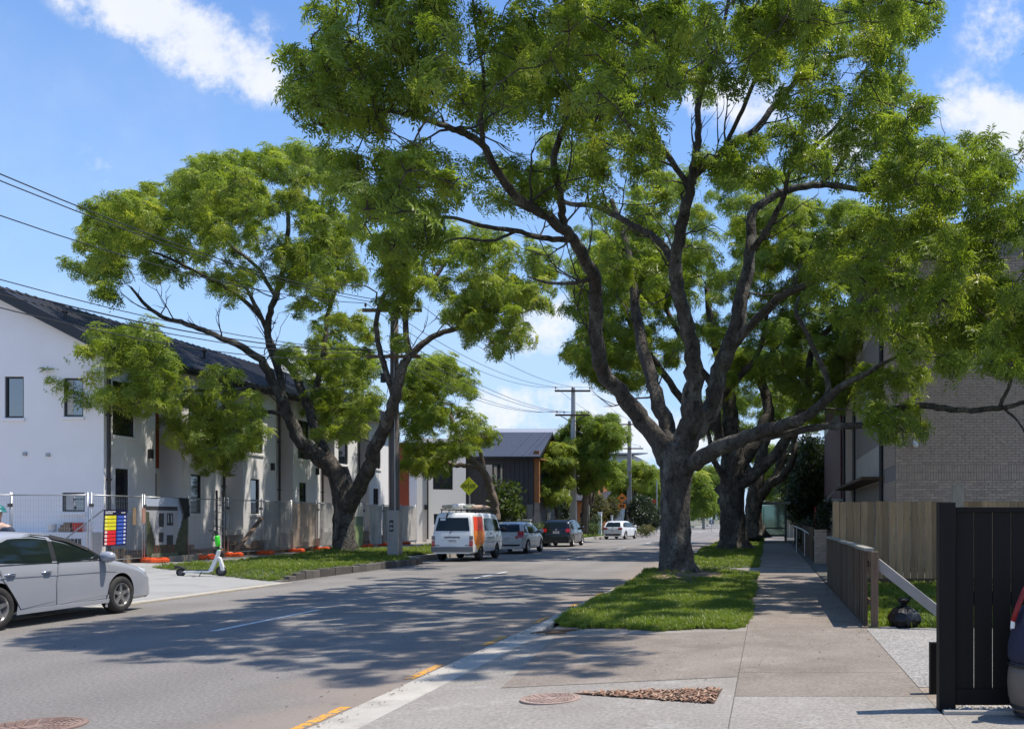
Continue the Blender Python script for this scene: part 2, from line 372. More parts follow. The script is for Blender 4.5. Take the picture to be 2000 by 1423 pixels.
def grid_sheet(name, x0, x1, y0, y1, nx, ny, zf, m, inside=None):
    mb = MB(); vs = []; fs = []
    for j in range(ny + 1):
        for i in range(nx + 1):
            x = x0 + (x1 - x0) * i / nx; y = y0 + (y1 - y0) * j / ny; vs.append((x, y, zf(x, y)))
    for j in range(ny):
        for i in range(nx):
            cx = x0 + (x1 - x0) * (i + .5) / nx; cy = y0 + (y1 - y0) * (j + .5) / ny
            if inside and not inside(cx, cy): continue
            a = j * (nx + 1) + i; fs.append((a, a + 1, a + nx + 2, a + nx + 1))
    mb.add(vs, fs); return tag(mb.build(name, m, smooth=True), kind='structure')

KR = -3.60      # right channel edge
KL = -12.62     # left kerb face
sheet('ground', [(-4000, -600, 0), (4000, -600, 0), (4000, 5000, 0), (-4000, 5000, 0)], mat('far ground', (0.13, 0.125, 0.085), 0.95, var=0.3, scale=0.05), z=-0.06)
sheet('road', [(KL, -25), (KR, -25), (KR, 420), (-13.45, 420), (-13.45, 35.4), (KL, 34.4)], ASPHALT, z=0.0)
# painted lines: white centre dashes, yellow no-parking dashes
def dash(name, x0, x1, y0, y1, m, z=0.004):
    mb = MB(); n = 6
    for i in range(n):
        a = y0 + (y1 - y0) * i / n; b = y0 + (y1 - y0) * (i + 1) / n
        mb.quad((x0, a, z), (x1, a, z), (x1, b, z), (x0, b, z))
    return tag(mb.build(name, m), kind='structure')
for k in range(14):
    y0 = 13.9 + 12.3 * k - 24.6 * 0
    dash('centre_line_dash', -8.20, -8.09, y0, y0 + 3.3, WHITEPAINT)
dash('centre_line_dash', -8.20, -8.09, 1.6, 4.9, WHITEPAINT)
for y0 in (3.9, 5.8, 7.35, 9.75, 12.35, 15.0, 17.7, 20.4, 23.1, 25.8):
    dash('yellow_line_dash', -3.75, -3.65, y0, y0 + 0.95, YELLOW)
dash('yellow_line_dash', KL + 0.34, KL + 0.46, 14.2, 23.3, mat('faded yellow paint', (0.30, 0.22, 0.10), 0.8, var=0.2, scale=4, col2=(0.16, 0.15, 0.13), fac2=(0.45, 0.6), scale2=9))
# far crossing and hump marks
for (x0, x1, y0, y1) in ((-6.6, -4.3, 118, 119.2), (-6.3, -4.1, 128, 129.5), (-9.8, -8.2, 122, 123.2), (-11.9, -10.7, 96, 97.2), (-8.1, -6.9, 132, 133.5)):
    dash('white_hump_mark', x0, x1, y0, y1, WHITEPAINT)

# right kerb, channel, vehicle crossing and footpath
mb = MB(); mb.box(KR, -3.20, -25, 13.4, -0.05, 0.014); chan = tag(mb.build('channel', CONC_KERB, bevel=0.01), kind='structure')
mb = MB()
for k in range(12):
    y0 = 15.1 + 1.25 * k; mb.box(KR + 0.18, KR + 0.33, y0 + .006, y0 + 1.244, -0.05, 0.115 + 0.006 * rnd.random())
mb.add([(KR + .18, 13.4, -.05), (KR + .33, 13.4, -.05), (KR + .33, 15.1, -.05), (KR + .18, 15.1, -.05), (KR + .18, 13.4, .03), (KR + .33, 13.4, .03), (KR + .33, 15.1, .115), (KR + .18, 15.1, .115)],
       ((3, 2, 1, 0), (4, 5, 6, 7), (0, 1, 5, 4), (1, 2, 6, 5), (2, 3, 7, 6), (3, 0, 4, 7)))
mb.box(KR + .18, KR + .33, 30.2, 260, -.05, .115)
kerb_r = tag(mb.build('right_kerb', CONC_KERB, bevel=0.02), kind='structure')
sheet('channel_strip', [(KR, 13.4), (KR + .18, 13.4), (KR + .18, 260), (KR, 260)], CONC_KERB, z=0.006)
def zr(x, y):                       # right side ground height
    t = min(max((x + 3.2) / 2.9, 0), 1)
    if y < 13.2 or 26.6 < y < 30.0: return 0.016 + 0.075 * t
    return 0.10
grid_sheet('vehicle_crossing', -3.20, -0.30, -25, 14.8, 8, 40, lambda x, y: zr(min(x, -.3), 0), CONC)
# warmer, older concrete behind a straight joint
sheet('crossing_patch', [(-2.55, 9.05, 0), (-0.30, 9.35, 0), (-0.30, 13.15, 0), (-2.95, 13.15, 0)], CONC_BROWN).location.z = 0
o = bpy.data.objects['crossing_patch']
for v in o.data.vertices: v.co.z = zr(v.co.x, 0) + 0.004
grid_sheet('driveway_crossing', -3.27, -0.30, 26.0, 30.5, 6, 4, lambda x, y: zr(x, 0), CONC)
mb = MB()       # footpath slabs, each poured bay with a tooled joint round it
ys = [-8, -4.5, -1.5, 1.2, 3.7, 6.15, 8.3, 9.6, 12.6, 15.6, 18.6, 21.6, 24.6, 27.6, 30.6, 33.6, 36.6, 39.6, 42.6, 45.6, 48.6, 51.6, 54.6, 57.6, 60.6, 66, 72, 80, 90, 100, 120, 140]
slab_mats = [CONC, CONC_BROWN]
for i in range(len(ys) - 1):
    mb = MB(); mb.box(-0.294, 1.388, ys[i] + .006, ys[i + 1] - .006, 0.0, 0.096)
    tag(mb.build('footpath_slab', CONC if ys[i] < 8.2 else CONC_BROWN, bevel=0.006), kind='structure')
sheet('footpath_joint_bed', [(-0.30, -8), (1.39, -8), (1.39, 140), (-0.30, 140)], mat('joint dirt', (0.11, 0.10, 0.085), 0.95), z=0.088)
sheet('drive_apron', [(1.39, 8.75, .098), (9, 8.75, .098), (9, 13.45, .098), (1.39, 13.45, .098)], CONC_AGG)
sheet('bare_earth_patch', [(1.39, 7.86, .094), (2.2, 7.86, .094), (2.2, 8.75, .094), (1.39, 8.75, .094)], mat('pale dirt', (0.27, 0.215, 0.16), 0.95, var=0.25, scale=5, col2=(0.33, 0.3, 0.26), scale2=6, bump=0.02, bscale=30, grain=0.25, gscale=60))
sheet('front_apron', [(1.39, -8, .093), (9, -8, .093), (9, 7.52, .093), (1.39, 7.52, .093)], CONC)
mb = MB(); mb.box(1.40, 9, 7.53, 7.60, 0.02, 0.125); tag(mb.build('gate_kerb', CONC_KERB, bevel=.008), kind='structure')
mb = MB()
for i in range(900):
    x = rnd.uniform(1.42, 4.0); y = rnd.uniform(7.61, 7.86); r = rnd.uniform(.008, .018); z = .098 + rnd.uniform(0, .012)
    vs = [(x + r * math.cos(a) * rnd.uniform(.8, 1.2), y + r * math.sin(a) * rnd.uniform(.8, 1.2), z) for a in (0, 1.57, 3.14, 4.71)]
    mb.add(vs + [(x, y, z + r * .8)], ((0, 1, 4), (1, 2, 4), (2, 3, 4), (3, 0, 4)))
tag(mb.build('white_gravel', mat('white pebble', (0.5, 0.48, 0.45), .8, var=.3, scale=25)), kind='stuff')
sheet('gravel_bed', [(1.40, 7.60, .096), (9, 7.60, .096), (9, 7.86, .096), (1.40, 7.86, .096)], mat('grey gravel bed', (0.2, 0.19, 0.175), .95, var=.2, scale=20, grain=.4, gscale=70))

# grass verges; the near one is heaped up round the roots of the big tree
TREE1 = (-2.36, 25.0)
def mound(x, y, c, r, h): return h * math.exp(-(((x - c[0]) / r) ** 2 + ((y - c[1]) / (r * 1.25)) ** 2))
def z_v1(x, y):
    t = min(max((y - 13.25 - 0.9 * max(0, min(1, (-1.6 - x) / 1.6))) / .9, 0), 1)
    t = min(t, min(max((26.9 - y) / .9, 0), 1)); b = zr(x, 0) + .005
    return b * (1 - t) + t * z_v1_(x, y)
def z_v1_(x, y): return 0.11 + mound(x, y, TREE1, 1.9, 0.17) + 0.02 * math.sin(x * 3 + y * 1.7) + 0.012 * math.sin(y * 4.1 - x * 2)
def in_v1(x, y):
    if x < KR + .33 or x > -.26: return False
    return y > 13.50 + 0.9 * max(0, min(1, (-1.6 - x) / 1.6)) + .08 * math.sin(x * 5) and y < 26.7 - .15 * math.sin(x * 3)
grid_sheet('near_verge', KR + .33, -0.27, 13.2, 26.9, 60, 220, lambda x, y: z_v1(x, y) - .03 * min(max((x + .5) / .2, 0), 1), GRASSBED, in_v1)
TREE2 = (-1.55, 46.3); TREE3 = (-0.65, 63.0)
def z_v2(x, y):
    t = min(max((y - 30.3) / .9, 0), 1); return (zr(x, 28) + .005) * (1 - t) + t * z_v2_(x, y)
def z_v2_(x, y): return 0.11 + mound(x, y, TREE2, 1.6, 0.15) + mound(x, y, TREE3, 1.6, .2) + 0.015 * math.sin(x * 3 + y * 1.7)
grid_sheet('far_verge', KR + .33, -0.29, 30.3, 140, 10, 180, z_v2, GRASSBED)
sheet('fence_foot_soil', [(1.386, 13.45), (1.50, 13.45), (1.50, 140), (1.386, 140)], SOIL, z=.0915)
sheet('front_lawn', [(1.46, 13.45, .10), (16, 13.45, .10), (16, 21.9, .16), (1.46, 21.9, .16)], GRASSBED)
sheet('right_yard', [(1.39, 21.9), (40, 21.9), (40, 160), (1.39, 160)], mat('dark yard ground', (0.09, 0.085, 0.07), 0.95, var=.25, scale=1.5, grain=.2), z=0.12)  # one dark ground colour with random variation

def in_ring(c, r): return lambda x, y: ((x - c[0]) / r) ** 2 + ((y - c[1]) / (r * 1.3)) ** 2 < 1 + .35 * math.sin(3 * math.atan2(y - c[1], x - c[0]) + 1) + .2 * math.sin(7 * math.atan2(y - c[1], x - c[0]))
grid_sheet('bare_soil', TREE1[0] - 1.6, TREE1[0] + 1.6, TREE1[1] - 2.2, TREE1[1] + 2.2, 40, 40, lambda x, y: z_v1(x, y) + .008, mat('dry root soil', (0.20, 0.135, 0.085), .95, var=.3, scale=5, col2=(.12, .10, .055), fac2=(.48, .6), scale2=4, bump=.02, bscale=25, grain=.35, gscale=40), in_ring((TREE1[0] + .25, TREE1[1] - .5), 1.15))

# left side: crossing, stone kerb, verge, footpath, building site
def zl(x, y):
    t = min(max((KL - x) / 6.0, 0), 1); return 0.02 + 0.23 * t
def in_drive(x, y): return y < 25.6 + (KL - x) * 0.62
grid_sheet('site_crossing', -20.2, KL, -12, 30.5, 24, 90, lambda x, y: zl(x, y), mat('new concrete', (0.30, 0.295, 0.28), 0.85, var=0.08, scale=0.8, col2=(0.25, 0.24, 0.225), scale2=.7, bump=.002, bscale=120, grain=.12), in_drive)
TREEL = (-16.95, 38.1)
def z_v3(x, y):
    t = min(max((y - 24.25 - .62 * (KL - x)) / 1.2, 0), 1); b = zl(x, y) + .005
    return b * (1 - t) + t * z_v3_(x, y) - .07 * min(max((x - KL + .40) / .3, 0), 1)
def z_v3_(x, y): return 0.245 + mound(x, y, TREEL, 2.4, 0.16) + .02 * math.sin(2 * x + 1.3 * y)
def in_v3(x, y):
    if x > KL - .06 or (x > -13.62 and y > 34.5): return False
    return y > 24.3 + (KL - x) * 0.62 and x > -17.9 + .1 * math.sin(y * 1.5)
grid_sheet('left_verge', -18.1, KL - .1, 24.0, 46, 44, 110, z_v3, GRASSBED, in_v3)
grid_sheet('left_far_verge', -17.6, -13.62, 46, 200, 6, 100, lambda x, y: .245 + .02 * math.sin(2 * x + y), GRASSBED)
sheet('left_footpath', [(-20.2, 28.5), (-15.3, 28.5), (-17.2, 31.5), (-17.6, 200), (-20.2, 200)], ASPHALT2, z=0.236)
mb = MB(); mb.box(KL - .06, KL + .32, -25, 24.45, -.05, .016); tag(mb.build('left_channel', CONC_KERB, bevel=.006), kind='structure')
kl = MB(); y = 24.5; kst = thing('stone_kerb', 'dark basalt stone kerb along the left verge, ending behind the van', 'kerb', (KL, 24.5, 0)); kst['kind'] = 'structure'; del kst['category']
i = 0
while y < 34.2:
    L = rnd.uniform(.34, .62); mb = MB(); h = .235 + rnd.uniform(-.03, .008) if y > 25.6 else .05 + .18 * (y - 24.5) / 1.1
    mb.box(KL - .18 + rnd.uniform(-.008, .008), KL + rnd.uniform(-.012, .012), y + .004, y + L - .005, -.04, h); mb.build('kerb_stone', STONE, kst, bevel=.012); y += L
mb = MB(); mb.box(-13.62, KL - .02, 34.30, 34.48, -.04, .25); mb.build('kerb_return', CONC_KERB, kst, bevel=.02)
mb = MB(); mb.box(-13.62, -13.46, 34.5, 230, -.04, .24); tag(mb.build('left_kerb', CONC_KERB, bevel=.02), kind='structure')
sheet('building_site_ground', [(-60, -12), (-20.2, -12), (-20.2, 60), (-60, 60)], mat('site clay', (0.33, 0.275, 0.215), .95, var=.2, scale=.8, col2=(0.40, 0.355, 0.30), scale2=.6, bump=.03, bscale=8, grain=.2), z=0.23)
sheet('left_yards', [(-80, 60), (-20.2, 60), (-20.2, 230), (-80, 230)], GRASSBED, z=0.228)

# leaf litter and grit blown along the channel, the joints and the foot of the fence
mb = MB(); zones = [(KR + .0, KR + .2, 4, 26, .018, 380), (-3.1, -.3, 9, 14, .085, 60), (-.28, 1.36, 10, 26, .100, 130), (1.15, 1.38, 12, 24, .100, 200), (KR - .7, KR, 6, 26, .006, 160), (-11, -4, 9, 24, .005, 90), (KL, KL + .35, 20, 35, .006, 260)]
for (xa, xb, ya, yb, z, n) in zones:
    for i in range(n):
        x = rnd.uniform(xa, xb); y = rnd.uniform(ya, yb); th = rnd.random() * PI; L = rnd.uniform(.008, .024); w = rnd.uniform(.004, .008); c, s = math.cos(th), math.sin(th)
        zz = max(z, zr(x, y) + .008) if -3.2 < x < -.3 else z
        mb.add([(x - c * L, y - s * L, zz), (x - s * w, y + c * w, zz + .006), (x + c * L, y + s * L, zz + .003), (x + s * w, y - c * w, zz + .008)], ((0, 1, 2, 3),), rnd.choice((0, 0, 1)))
tag(mb.build('leaf_litter', [mat('dry leaf', (.16, .11, .06), .9, var=.3, scale=20), mat('pale dry leaf', (.28, .22, .12), .9, var=.3, scale=20)]), kind='stuff')

# triangular mulch bed cut out of the concrete
tri = [(-1.83, 8.66), (-0.415, 8.70), (-0.455, 8.00)]
def zt(x): return zr(x, 0)
sheet('mulch_bed', [(x, y, zt(x) + .005) for x, y in tri], mat('mulch soil', (0.10, 0.065, 0.045), .95, var=.3, scale=20, bump=.02, bscale=50))
mb = MB()
for i in range(1500):
    a, b = rnd.random(), rnd.random()
    if a + b > 1: a, b = 1 - a, 1 - b
    a *= .985; b *= .985
    if i > 1380: a = min(1, max(-.02, a * 1.08 - .03)); b = b * 1.18 - .08
    x = tri[0][0] + a * (tri[1][0] - tri[0][0]) + b * (tri[2][0] - tri[0][0]); y = tri[0][1] + a * (tri[1][1] - tri[0][1]) + b * (tri[2][1] - tri[0][1])
    th = rnd.random() * PI; L = rnd.uniform(.012, .032); w = rnd.uniform(.005, .011); z = zt(x) + .008 + rnd.uniform(0, .014); tl = rnd.uniform(-.4, .4)
    c, s = math.cos(th), math.sin(th)
    mb.add([(x - c * L - s * w, y - s * L + c * w, z - tl * L), (x - c * L + s * w, y - s * L - c * w, z - tl * L), (x + c * L + s * w, y + s * L - c * w, z + tl * L), (x + c * L - s * w, y + s * L + c * w, z + tl * L)], ((0, 1, 2, 3),), rnd.choice((0, 0, 1, 2)))
tag(mb.build('bark_mulch', [mat('mulch chip', (0.27, 0.145, 0.09), .9, var=.3, scale=40), mat('pale mulch chip', (0.42, 0.28, 0.19), .9, var=.3, scale=40), mat('dark mulch chip', (0.08, 0.05, 0.035), .9, var=.3, scale=40)]), kind='stuff')

def manhole(name, label, x, y, z, r, m, n=40):
    t = thing(name, label, 'manhole cover', (x, y, z))
    mb = MB(); mb.lathe([(r, -.01), (r, .005), (r * .9, .006), (r * .9, -.01)], n, Matrix.Translation((x, y, z)), closed=True); mb.build('frame_ring', m, t)
    mb = MB(); mb.lathe([(r * .89, -.01), (r * .89, .004)], n, Matrix.Translation((x, y, z))); cv = mb.build('cover', m, t)
    mb = MB()
    for k in range(2, 8):
        rr = r * .86 * k / 8
        for q in range(3 * k):
            a0 = 2 * PI * q / (3 * k); a1 = a0 + 2 * PI / (3 * k) * .72
            rb = rr + r * .06
            mb.prism([(x + rr * math.cos(a0), y + rr * math.sin(a0)), (x + rb * math.cos(a0), y + rb * math.sin(a0)), (x + rb * math.cos(a1), y + rb * math.sin(a1)), (x + rr * math.cos(a1), y + rr * math.sin(a1))], z + .003, z + .010)
    tag(mb.build('tread_stud', m, cv), kind='stuff')
IRON = mat('rusty iron', (0.21, 0.135, 0.105), .75, var=.3, scale=8, col2=(0.26, 0.2, 0.16), scale2=6)
manhole('manhole_cover', 'round rusty cover in the pale concrete beside the mulch triangle', -1.93, 8.41, zr(-1.93, 0) + .008, .265, mat('pale rusty iron', (0.34, 0.245, 0.20), .75, var=.3, scale=8, col2=(0.26, 0.18, 0.14), scale2=6))
manhole('manhole_cover', 'round brown cover in the asphalt at the bottom edge of the road', -5.82, 7.50, .006, .36, IRON)
# debris by the kerb
mb = MB(); p = at(1082, 1240, 13.35)
mb.tube([(p.x - .32, p.y - .06, .045), (p.x - .12, p.y + .01, .06), (p.x + .08, p.y - .01, .075), (p.x + .22, p.y + .04, .08), (p.x + .36, p.y + .02, .09)], [.008, .02, .024, .02, .008], 7, wob=.3)
mb.tube([(p.x - .1, p.y - .12, .05), (p.x + .05, p.y - .09, .06), (p.x + .2, p.y - .1, .055)], [.012, .02, .01], 6, wob=.3)
tag(mb.build('fallen_branch', OLDTIMBER, smooth=True), 'short dead branch lying on the kerb at the tip of the grass', 'branch')

# ------------------------------------------------------------------ leaf and grass pieces for the scatterers
def leaf_rosette(name, seed, leaves=9, pairs=4, L=.27, lw=.031, ll=.112, droop=.45, m=None):
    rg = random.Random(seed); mb = MB()
    for k in range(leaves):
        a = 2 * PI * (k + rg.uniform(-.3, .3)) / leaves; el = rg.uniform(.1, 1.15)
        ln = L * rg.uniform(.75, 1.15)
        d = Vector((math.cos(a) * math.cos(el), math.sin(a) * math.cos(el), math.sin(el)))
        side = Vector((-math.sin(a), math.cos(a), 0)); up = side.cross(d) * -1
        pos = []
        for q in range(pairs + 2):
            t = q / (pairs + 1); p = d * (ln * t) + Vector((0, 0, -droop * ln * t * t)); pos.append(p)
        for q in range(1, pairs + 2):
            p = pos[q]; tdir = (pos[q] - pos[q - 1]).normalized()
            outs = [tdir] if q == pairs + 1 else [(tdir * .55 + side * .85).normalized(), (tdir * .55 - side * .85).normalized()]
            for o_ in outs:
                l_ = ll * rg.uniform(.8, 1.15); nrm = o_.cross(Vector((0, 0, 1)))
                if nrm.length < .2: nrm = side
                w = nrm.normalized() * (lw * .5); o2 = (o_ + Vector((0, 0, rg.uniform(-.45, .15)))).normalized()
                m1 = p + o2 * (l_ * .45) + Vector((0, 0, .006)); tip = p + o2 * l_ + Vector((0, 0, -.012))
                mb.add([p, m1 + w, tip, m1 - w], ((0, 1, 2, 3),))
    o = bpy.data.objects.new(name, mb.mesh(name, m)); return o

def broad_rosette(name, seed, n=16, R_=.2, ll=.11, lw=.055, m=None):
    rg = random.Random(seed); mb = MB()
    for k in range(n):
        d = Vector((rg.gauss(0, 1), rg.gauss(0, 1), rg.gauss(.3, .8))).normalized(); p = d * (R_ * rg.uniform(.3, 1))
        o_ = (d + Vector((rg.uniform(-.6, .6), rg.uniform(-.6, .6), rg.uniform(-.5, .3)))).normalized()
        nrm = o_.cross(Vector((rg.uniform(-.4, .4), rg.uniform(-.4, .4), 1)))
        w = nrm.normalized() * (lw * .5 * rg.uniform(.8, 1.2)); l_ = ll * rg.uniform(.8, 1.2)
        mb.add([p, p + o_ * l_ * .5 + w, p + o_ * l_, p + o_ * l_ * .5 - w], ((0, 1, 2, 3),))
    return bpy.data.objects.new(name, mb.mesh(name, m))

def grass_tuft(name, seed, n=13, h=.1, spread=.06, m=None):
    rg = random.Random(seed); mb = MB()
    for k in range(n):
        a = rg.random() * 2 * PI; r = spread * rg.random(); x, y = r * math.cos(a), r * math.sin(a)
        hh = h * rg.uniform(.5, 1.15); b = rg.random() * 2 * PI; ln = rg.uniform(.2, .8) * hh; w = .0045
        tx, ty = x + math.cos(b) * ln, y + math.sin(b) * ln; mx, my = x + math.cos(b) * ln * .35, y + math.sin(b) * ln * .35
        px, py = -math.sin(b) * w, math.cos(b) * w
        mb.add([(x - px, y - py, 0), (x + px, y + py, 0), (mx + px, my + py, hh * .6), (mx - px, my - py, hh * .6)], ((0, 1, 2, 3),))
        mb.add([(mx - px, my - py, hh * .6), (mx + px, my + py, hh * .6), (tx, ty, hh)], ((0, 1, 2),))
    return bpy.data.objects.new(name, mb.mesh(name, m))

LEAF = leaf_mat('ash leaf', (0.10, 0.145, 0.024), (0.215, 0.280, 0.044), (0.41, 0.42, 0.09), .44, .36)
LEAF_FRESH = leaf_mat('fresh ash leaf', (0.12, 0.175, 0.030), (0.25, 0.31, 0.052), (0.45, 0.44, 0.10), .44, .38)
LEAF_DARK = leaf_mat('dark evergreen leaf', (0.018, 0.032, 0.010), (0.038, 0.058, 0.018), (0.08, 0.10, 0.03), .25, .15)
LEAF_BUSH = leaf_mat('hedge leaf', (0.035, 0.06, 0.012), (0.085, 0.12, 0.022), (0.17, 0.18, 0.05), .35, .25)
LEAF_RED = leaf_mat('red tipped leaf', (0.05, 0.07, 0.02), (0.12, 0.12, 0.035), (0.24, 0.13, 0.05), .35, .35)
GRASS = leaf_mat('grass blade', (0.095, 0.14, 0.02), (0.18, 0.235, 0.035), (0.32, 0.29, 0.09), .42, .22)
ROS = [leaf_rosette('leaf_spray', 100 + i, m=LEAF) for i in range(3)]
ROS_F = [leaf_rosette('leaf_spray', 200 + i, m=LEAF_FRESH) for i in range(3)]
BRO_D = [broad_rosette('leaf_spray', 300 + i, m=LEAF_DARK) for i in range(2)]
BRO_B = [broad_rosette('leaf_spray', 400 + i, n=22, R_=.15, ll=.07, lw=.035, m=LEAF_BUSH) for i in range(2)]
BRO_R = [broad_rosette('leaf_spray', 500 + i, n=22, R_=.18, ll=.09, lw=.04, m=LEAF_RED) for i in range(2)]
TUFT = [grass_tuft('grass_tuft', 600 + i, m=GRASS) for i in range(3)]

_gn = {}
def gn_group(srcs):
    key = tuple(id(s) for s in srcs)
    if key in _gn: return _gn[key]
    ng = bpy.data.node_groups.new('scatter', 'GeometryNodeTree'); _gn[key] = ng
    ng.interface.new_socket('Geometry', in_out='INPUT', socket_type='NodeSocketGeometry')
    ng.interface.new_socket('Geometry', in_out='OUTPUT', socket_type='NodeSocketGeometry')
    N = ng.nodes; Lk = ng.links
    gi = N.new('NodeGroupInput'); go = N.new('NodeGroupOutput'); ins = N.new('GeometryNodeInstanceOnPoints')
    jn = N.new('GeometryNodeJoinGeometry')
    for s in reversed(srcs):
        oi = N.new('GeometryNodeObjectInfo'); oi.inputs['Object'].default_value = s; oi.inputs['As Instance'].default_value = True
        Lk.new(oi.outputs['Geometry'], jn.inputs[0])
    def attr(nm, ty):
        n = N.new('GeometryNodeInputNamedAttribute'); n.data_type = ty; n.inputs[0].default_value = nm
        return n.outputs['Attribute']
    Lk.new(gi.outputs[0], ins.inputs['Points']); Lk.new(jn.outputs[0], ins.inputs['Instance'])
    ins.inputs['Pick Instance'].default_value = True
    Lk.new(attr('variant', 'INT'), ins.inputs['Instance Index'])
    er = N.new('FunctionNodeEulerToRotation'); Lk.new(attr('rot', 'FLOAT_VECTOR'), er.inputs[0]); Lk.new(er.outputs[0], ins.inputs['Rotation'])
    Lk.new(attr('scl', 'FLOAT'), ins.inputs['Scale'])
    Lk.new(ins.outputs[0], go.inputs[0])
    return ng

def scatter(name, pts, rots, scl, tint, srcs, parent=None, kind=None):
    """pts in world space; one leaf spray or grass tuft stands at each"""
    me = bpy.data.meshes.new(name); o_ = _org(parent); n = len(pts)
    P = np.array([(p[0] - o_.x, p[1] - o_.y, p[2] - o_.z) for p in pts], dtype=np.float32)
    me.vertices.add(n); me.vertices.foreach_set('co', P.ravel())
    a = me.attributes.new('rot', 'FLOAT_VECTOR', 'POINT'); a.data.foreach_set('vector', np.array(rots, dtype=np.float32).ravel())
    a = me.attributes.new('scl', 'FLOAT', 'POINT'); a.data.foreach_set('value', np.array(scl, dtype=np.float32))
    a = me.attributes.new('tint', 'FLOAT', 'POINT'); a.data.foreach_set('value', np.array(tint, dtype=np.float32))
    a = me.attributes.new('variant', 'INT', 'POINT'); a.data.foreach_set('value', np.array([rnd.randrange(len(srcs)) for _ in range(n)], dtype=np.int32))
    me.materials.append(srcs[0].data.materials[0])
    o = bpy.data.objects.new(name, me); COL.objects.link(o)
    if parent: o.parent = parent; ORG[o.name] = o_
    md = o.modifiers.new('scatter', 'NODES'); md.node_group = gn_group(srcs)
    if kind: o['kind'] = kind
    return o

def grass(name, n, x0, x1, y0, y1, zf, inside, smin=.6, smax=1.4, gate=None):
    pts, rots, sc, ti = [], [], [], []
    k = 0
    while len(pts) < n and k < n * 12:
        k += 1; x = rnd.uniform(x0, x1); y = rnd.uniform(y0, y1)
        if inside and not inside(x, y): continue
        w = 0.5 + .5 * math.sin(x * 2.1 + 1.3 * math.sin(y * 1.1)) * math.sin(y * 1.7 + x)
        if gate and rnd.random() > gate(x, y): continue
        pts.append((x, y, zf(x, y) - .01)); rots.append((rnd.uniform(-.2, .2), rnd.uniform(-.2, .2), rnd.random() * 6.28))
        sc.append(rnd.uniform(smin, smax) * (.75 + .5 * w)); ti.append(min(1, max(0, rnd.betavariate(2, 2) * .8 + .2 * w)))
    return scatter(name, pts, rots, sc, ti, TUFT, kind='stuff')
grass('verge_grass', 17000, KR + .3, -.15, 13.2, 26.9, z_v1, lambda x, y: KR + .33 < x < -.26 and y < 26.7 and x < -.30 + .10 * math.sin(y * 1.3) + .07 * math.sin(y * 5.1) + .04 * math.sin(y * 13) and y > 13.44 + .08 * math.sin(x * 5) + .05 * math.sin(x * 17) + .9 * max(0, min(1, (-1.6 - x) / 1.6)), .42, 1.0,
      gate=lambda x, y: 1 - .97 * math.exp(-((((x - TREE1[0] - .3) / 1.15) ** 2 + ((y - TREE1[1] + .7) / 2.3) ** 2) ** 1.6)) - .25 * (mnoise.noise(Vector((x * 1.3, y * .8, 3))) > .12))
grass('far_verge_grass', 4500, KR + .33, -.29, 30.3, 75, z_v2, None, .7, 1.6)
grass('left_verge_grass', 6500, -18, KL - .15, 24, 46, z_v3, in_v3, .6, 1.3, gate=lambda x, y: 1 - .8 * math.exp(-(((x - TREEL[0]) / 1.4) ** 2 + ((y - TREEL[1]) / 2) ** 2)))
grass('left_far_verge_grass', 2500, -17.5, -13.65, 46, 110, lambda x, y: .25, None, 1.0, 2.0)
grass('front_lawn_grass', 4200, 1.5, 4.6, 13.5, 21.7, lambda x, y: .10 + .06 * (y - 13.45) / 8.45, None, .6, 1.2)
# ------------------------------------------------------------------ buildings
def wall_grid(mb, O, U, length, z0, z1, openings, depth=.12, mi=0):
    """front of a wall from O along the level unit vector U; openings (a, b, za, zb) are cut through it with reveals"""
    U = Vector(U).normalized(); N_ = Vector((U.y, -U.x, 0))          # outward
    xs = sorted({0, length, *[o[0] for o in openings], *[o[1] for o in openings]}); zs = sorted({z0, z1, *[o[2] for o in openings], *[o[3] for o in openings]})
    P = lambda a, z, d=0: (O.x + U.x * a - N_.x * d, O.y + U.y * a - N_.y * d, z)
    for i in range(len(xs) - 1):
        for j in range(len(zs) - 1):
            ca, cz = (xs[i] + xs[i + 1]) / 2, (zs[j] + zs[j + 1]) / 2
            if any(o[0] < ca < o[1] and o[2] < cz < o[3] for o in openings): continue
            mb.quad(P(xs[i], zs[j]), P(xs[i + 1], zs[j]), P(xs[i + 1], zs[j + 1]), P(xs[i], zs[j + 1]), mi)
    for (a, b, za, zb) in [o[:4] for o in openings]:
        mb.quad(P(a, za), P(b, za), P(b, za, depth), P(a, za, depth), mi); mb.quad(P(a, zb, depth), P(b, zb, depth), P(b, zb), P(a, zb), mi)
        mb.quad(P(a, za, depth), P(a, zb, depth), P(a, zb), P(a, za), mi); mb.quad(P(b, za), P(b, zb), P(b, zb, depth), P(b, za, depth), mi)

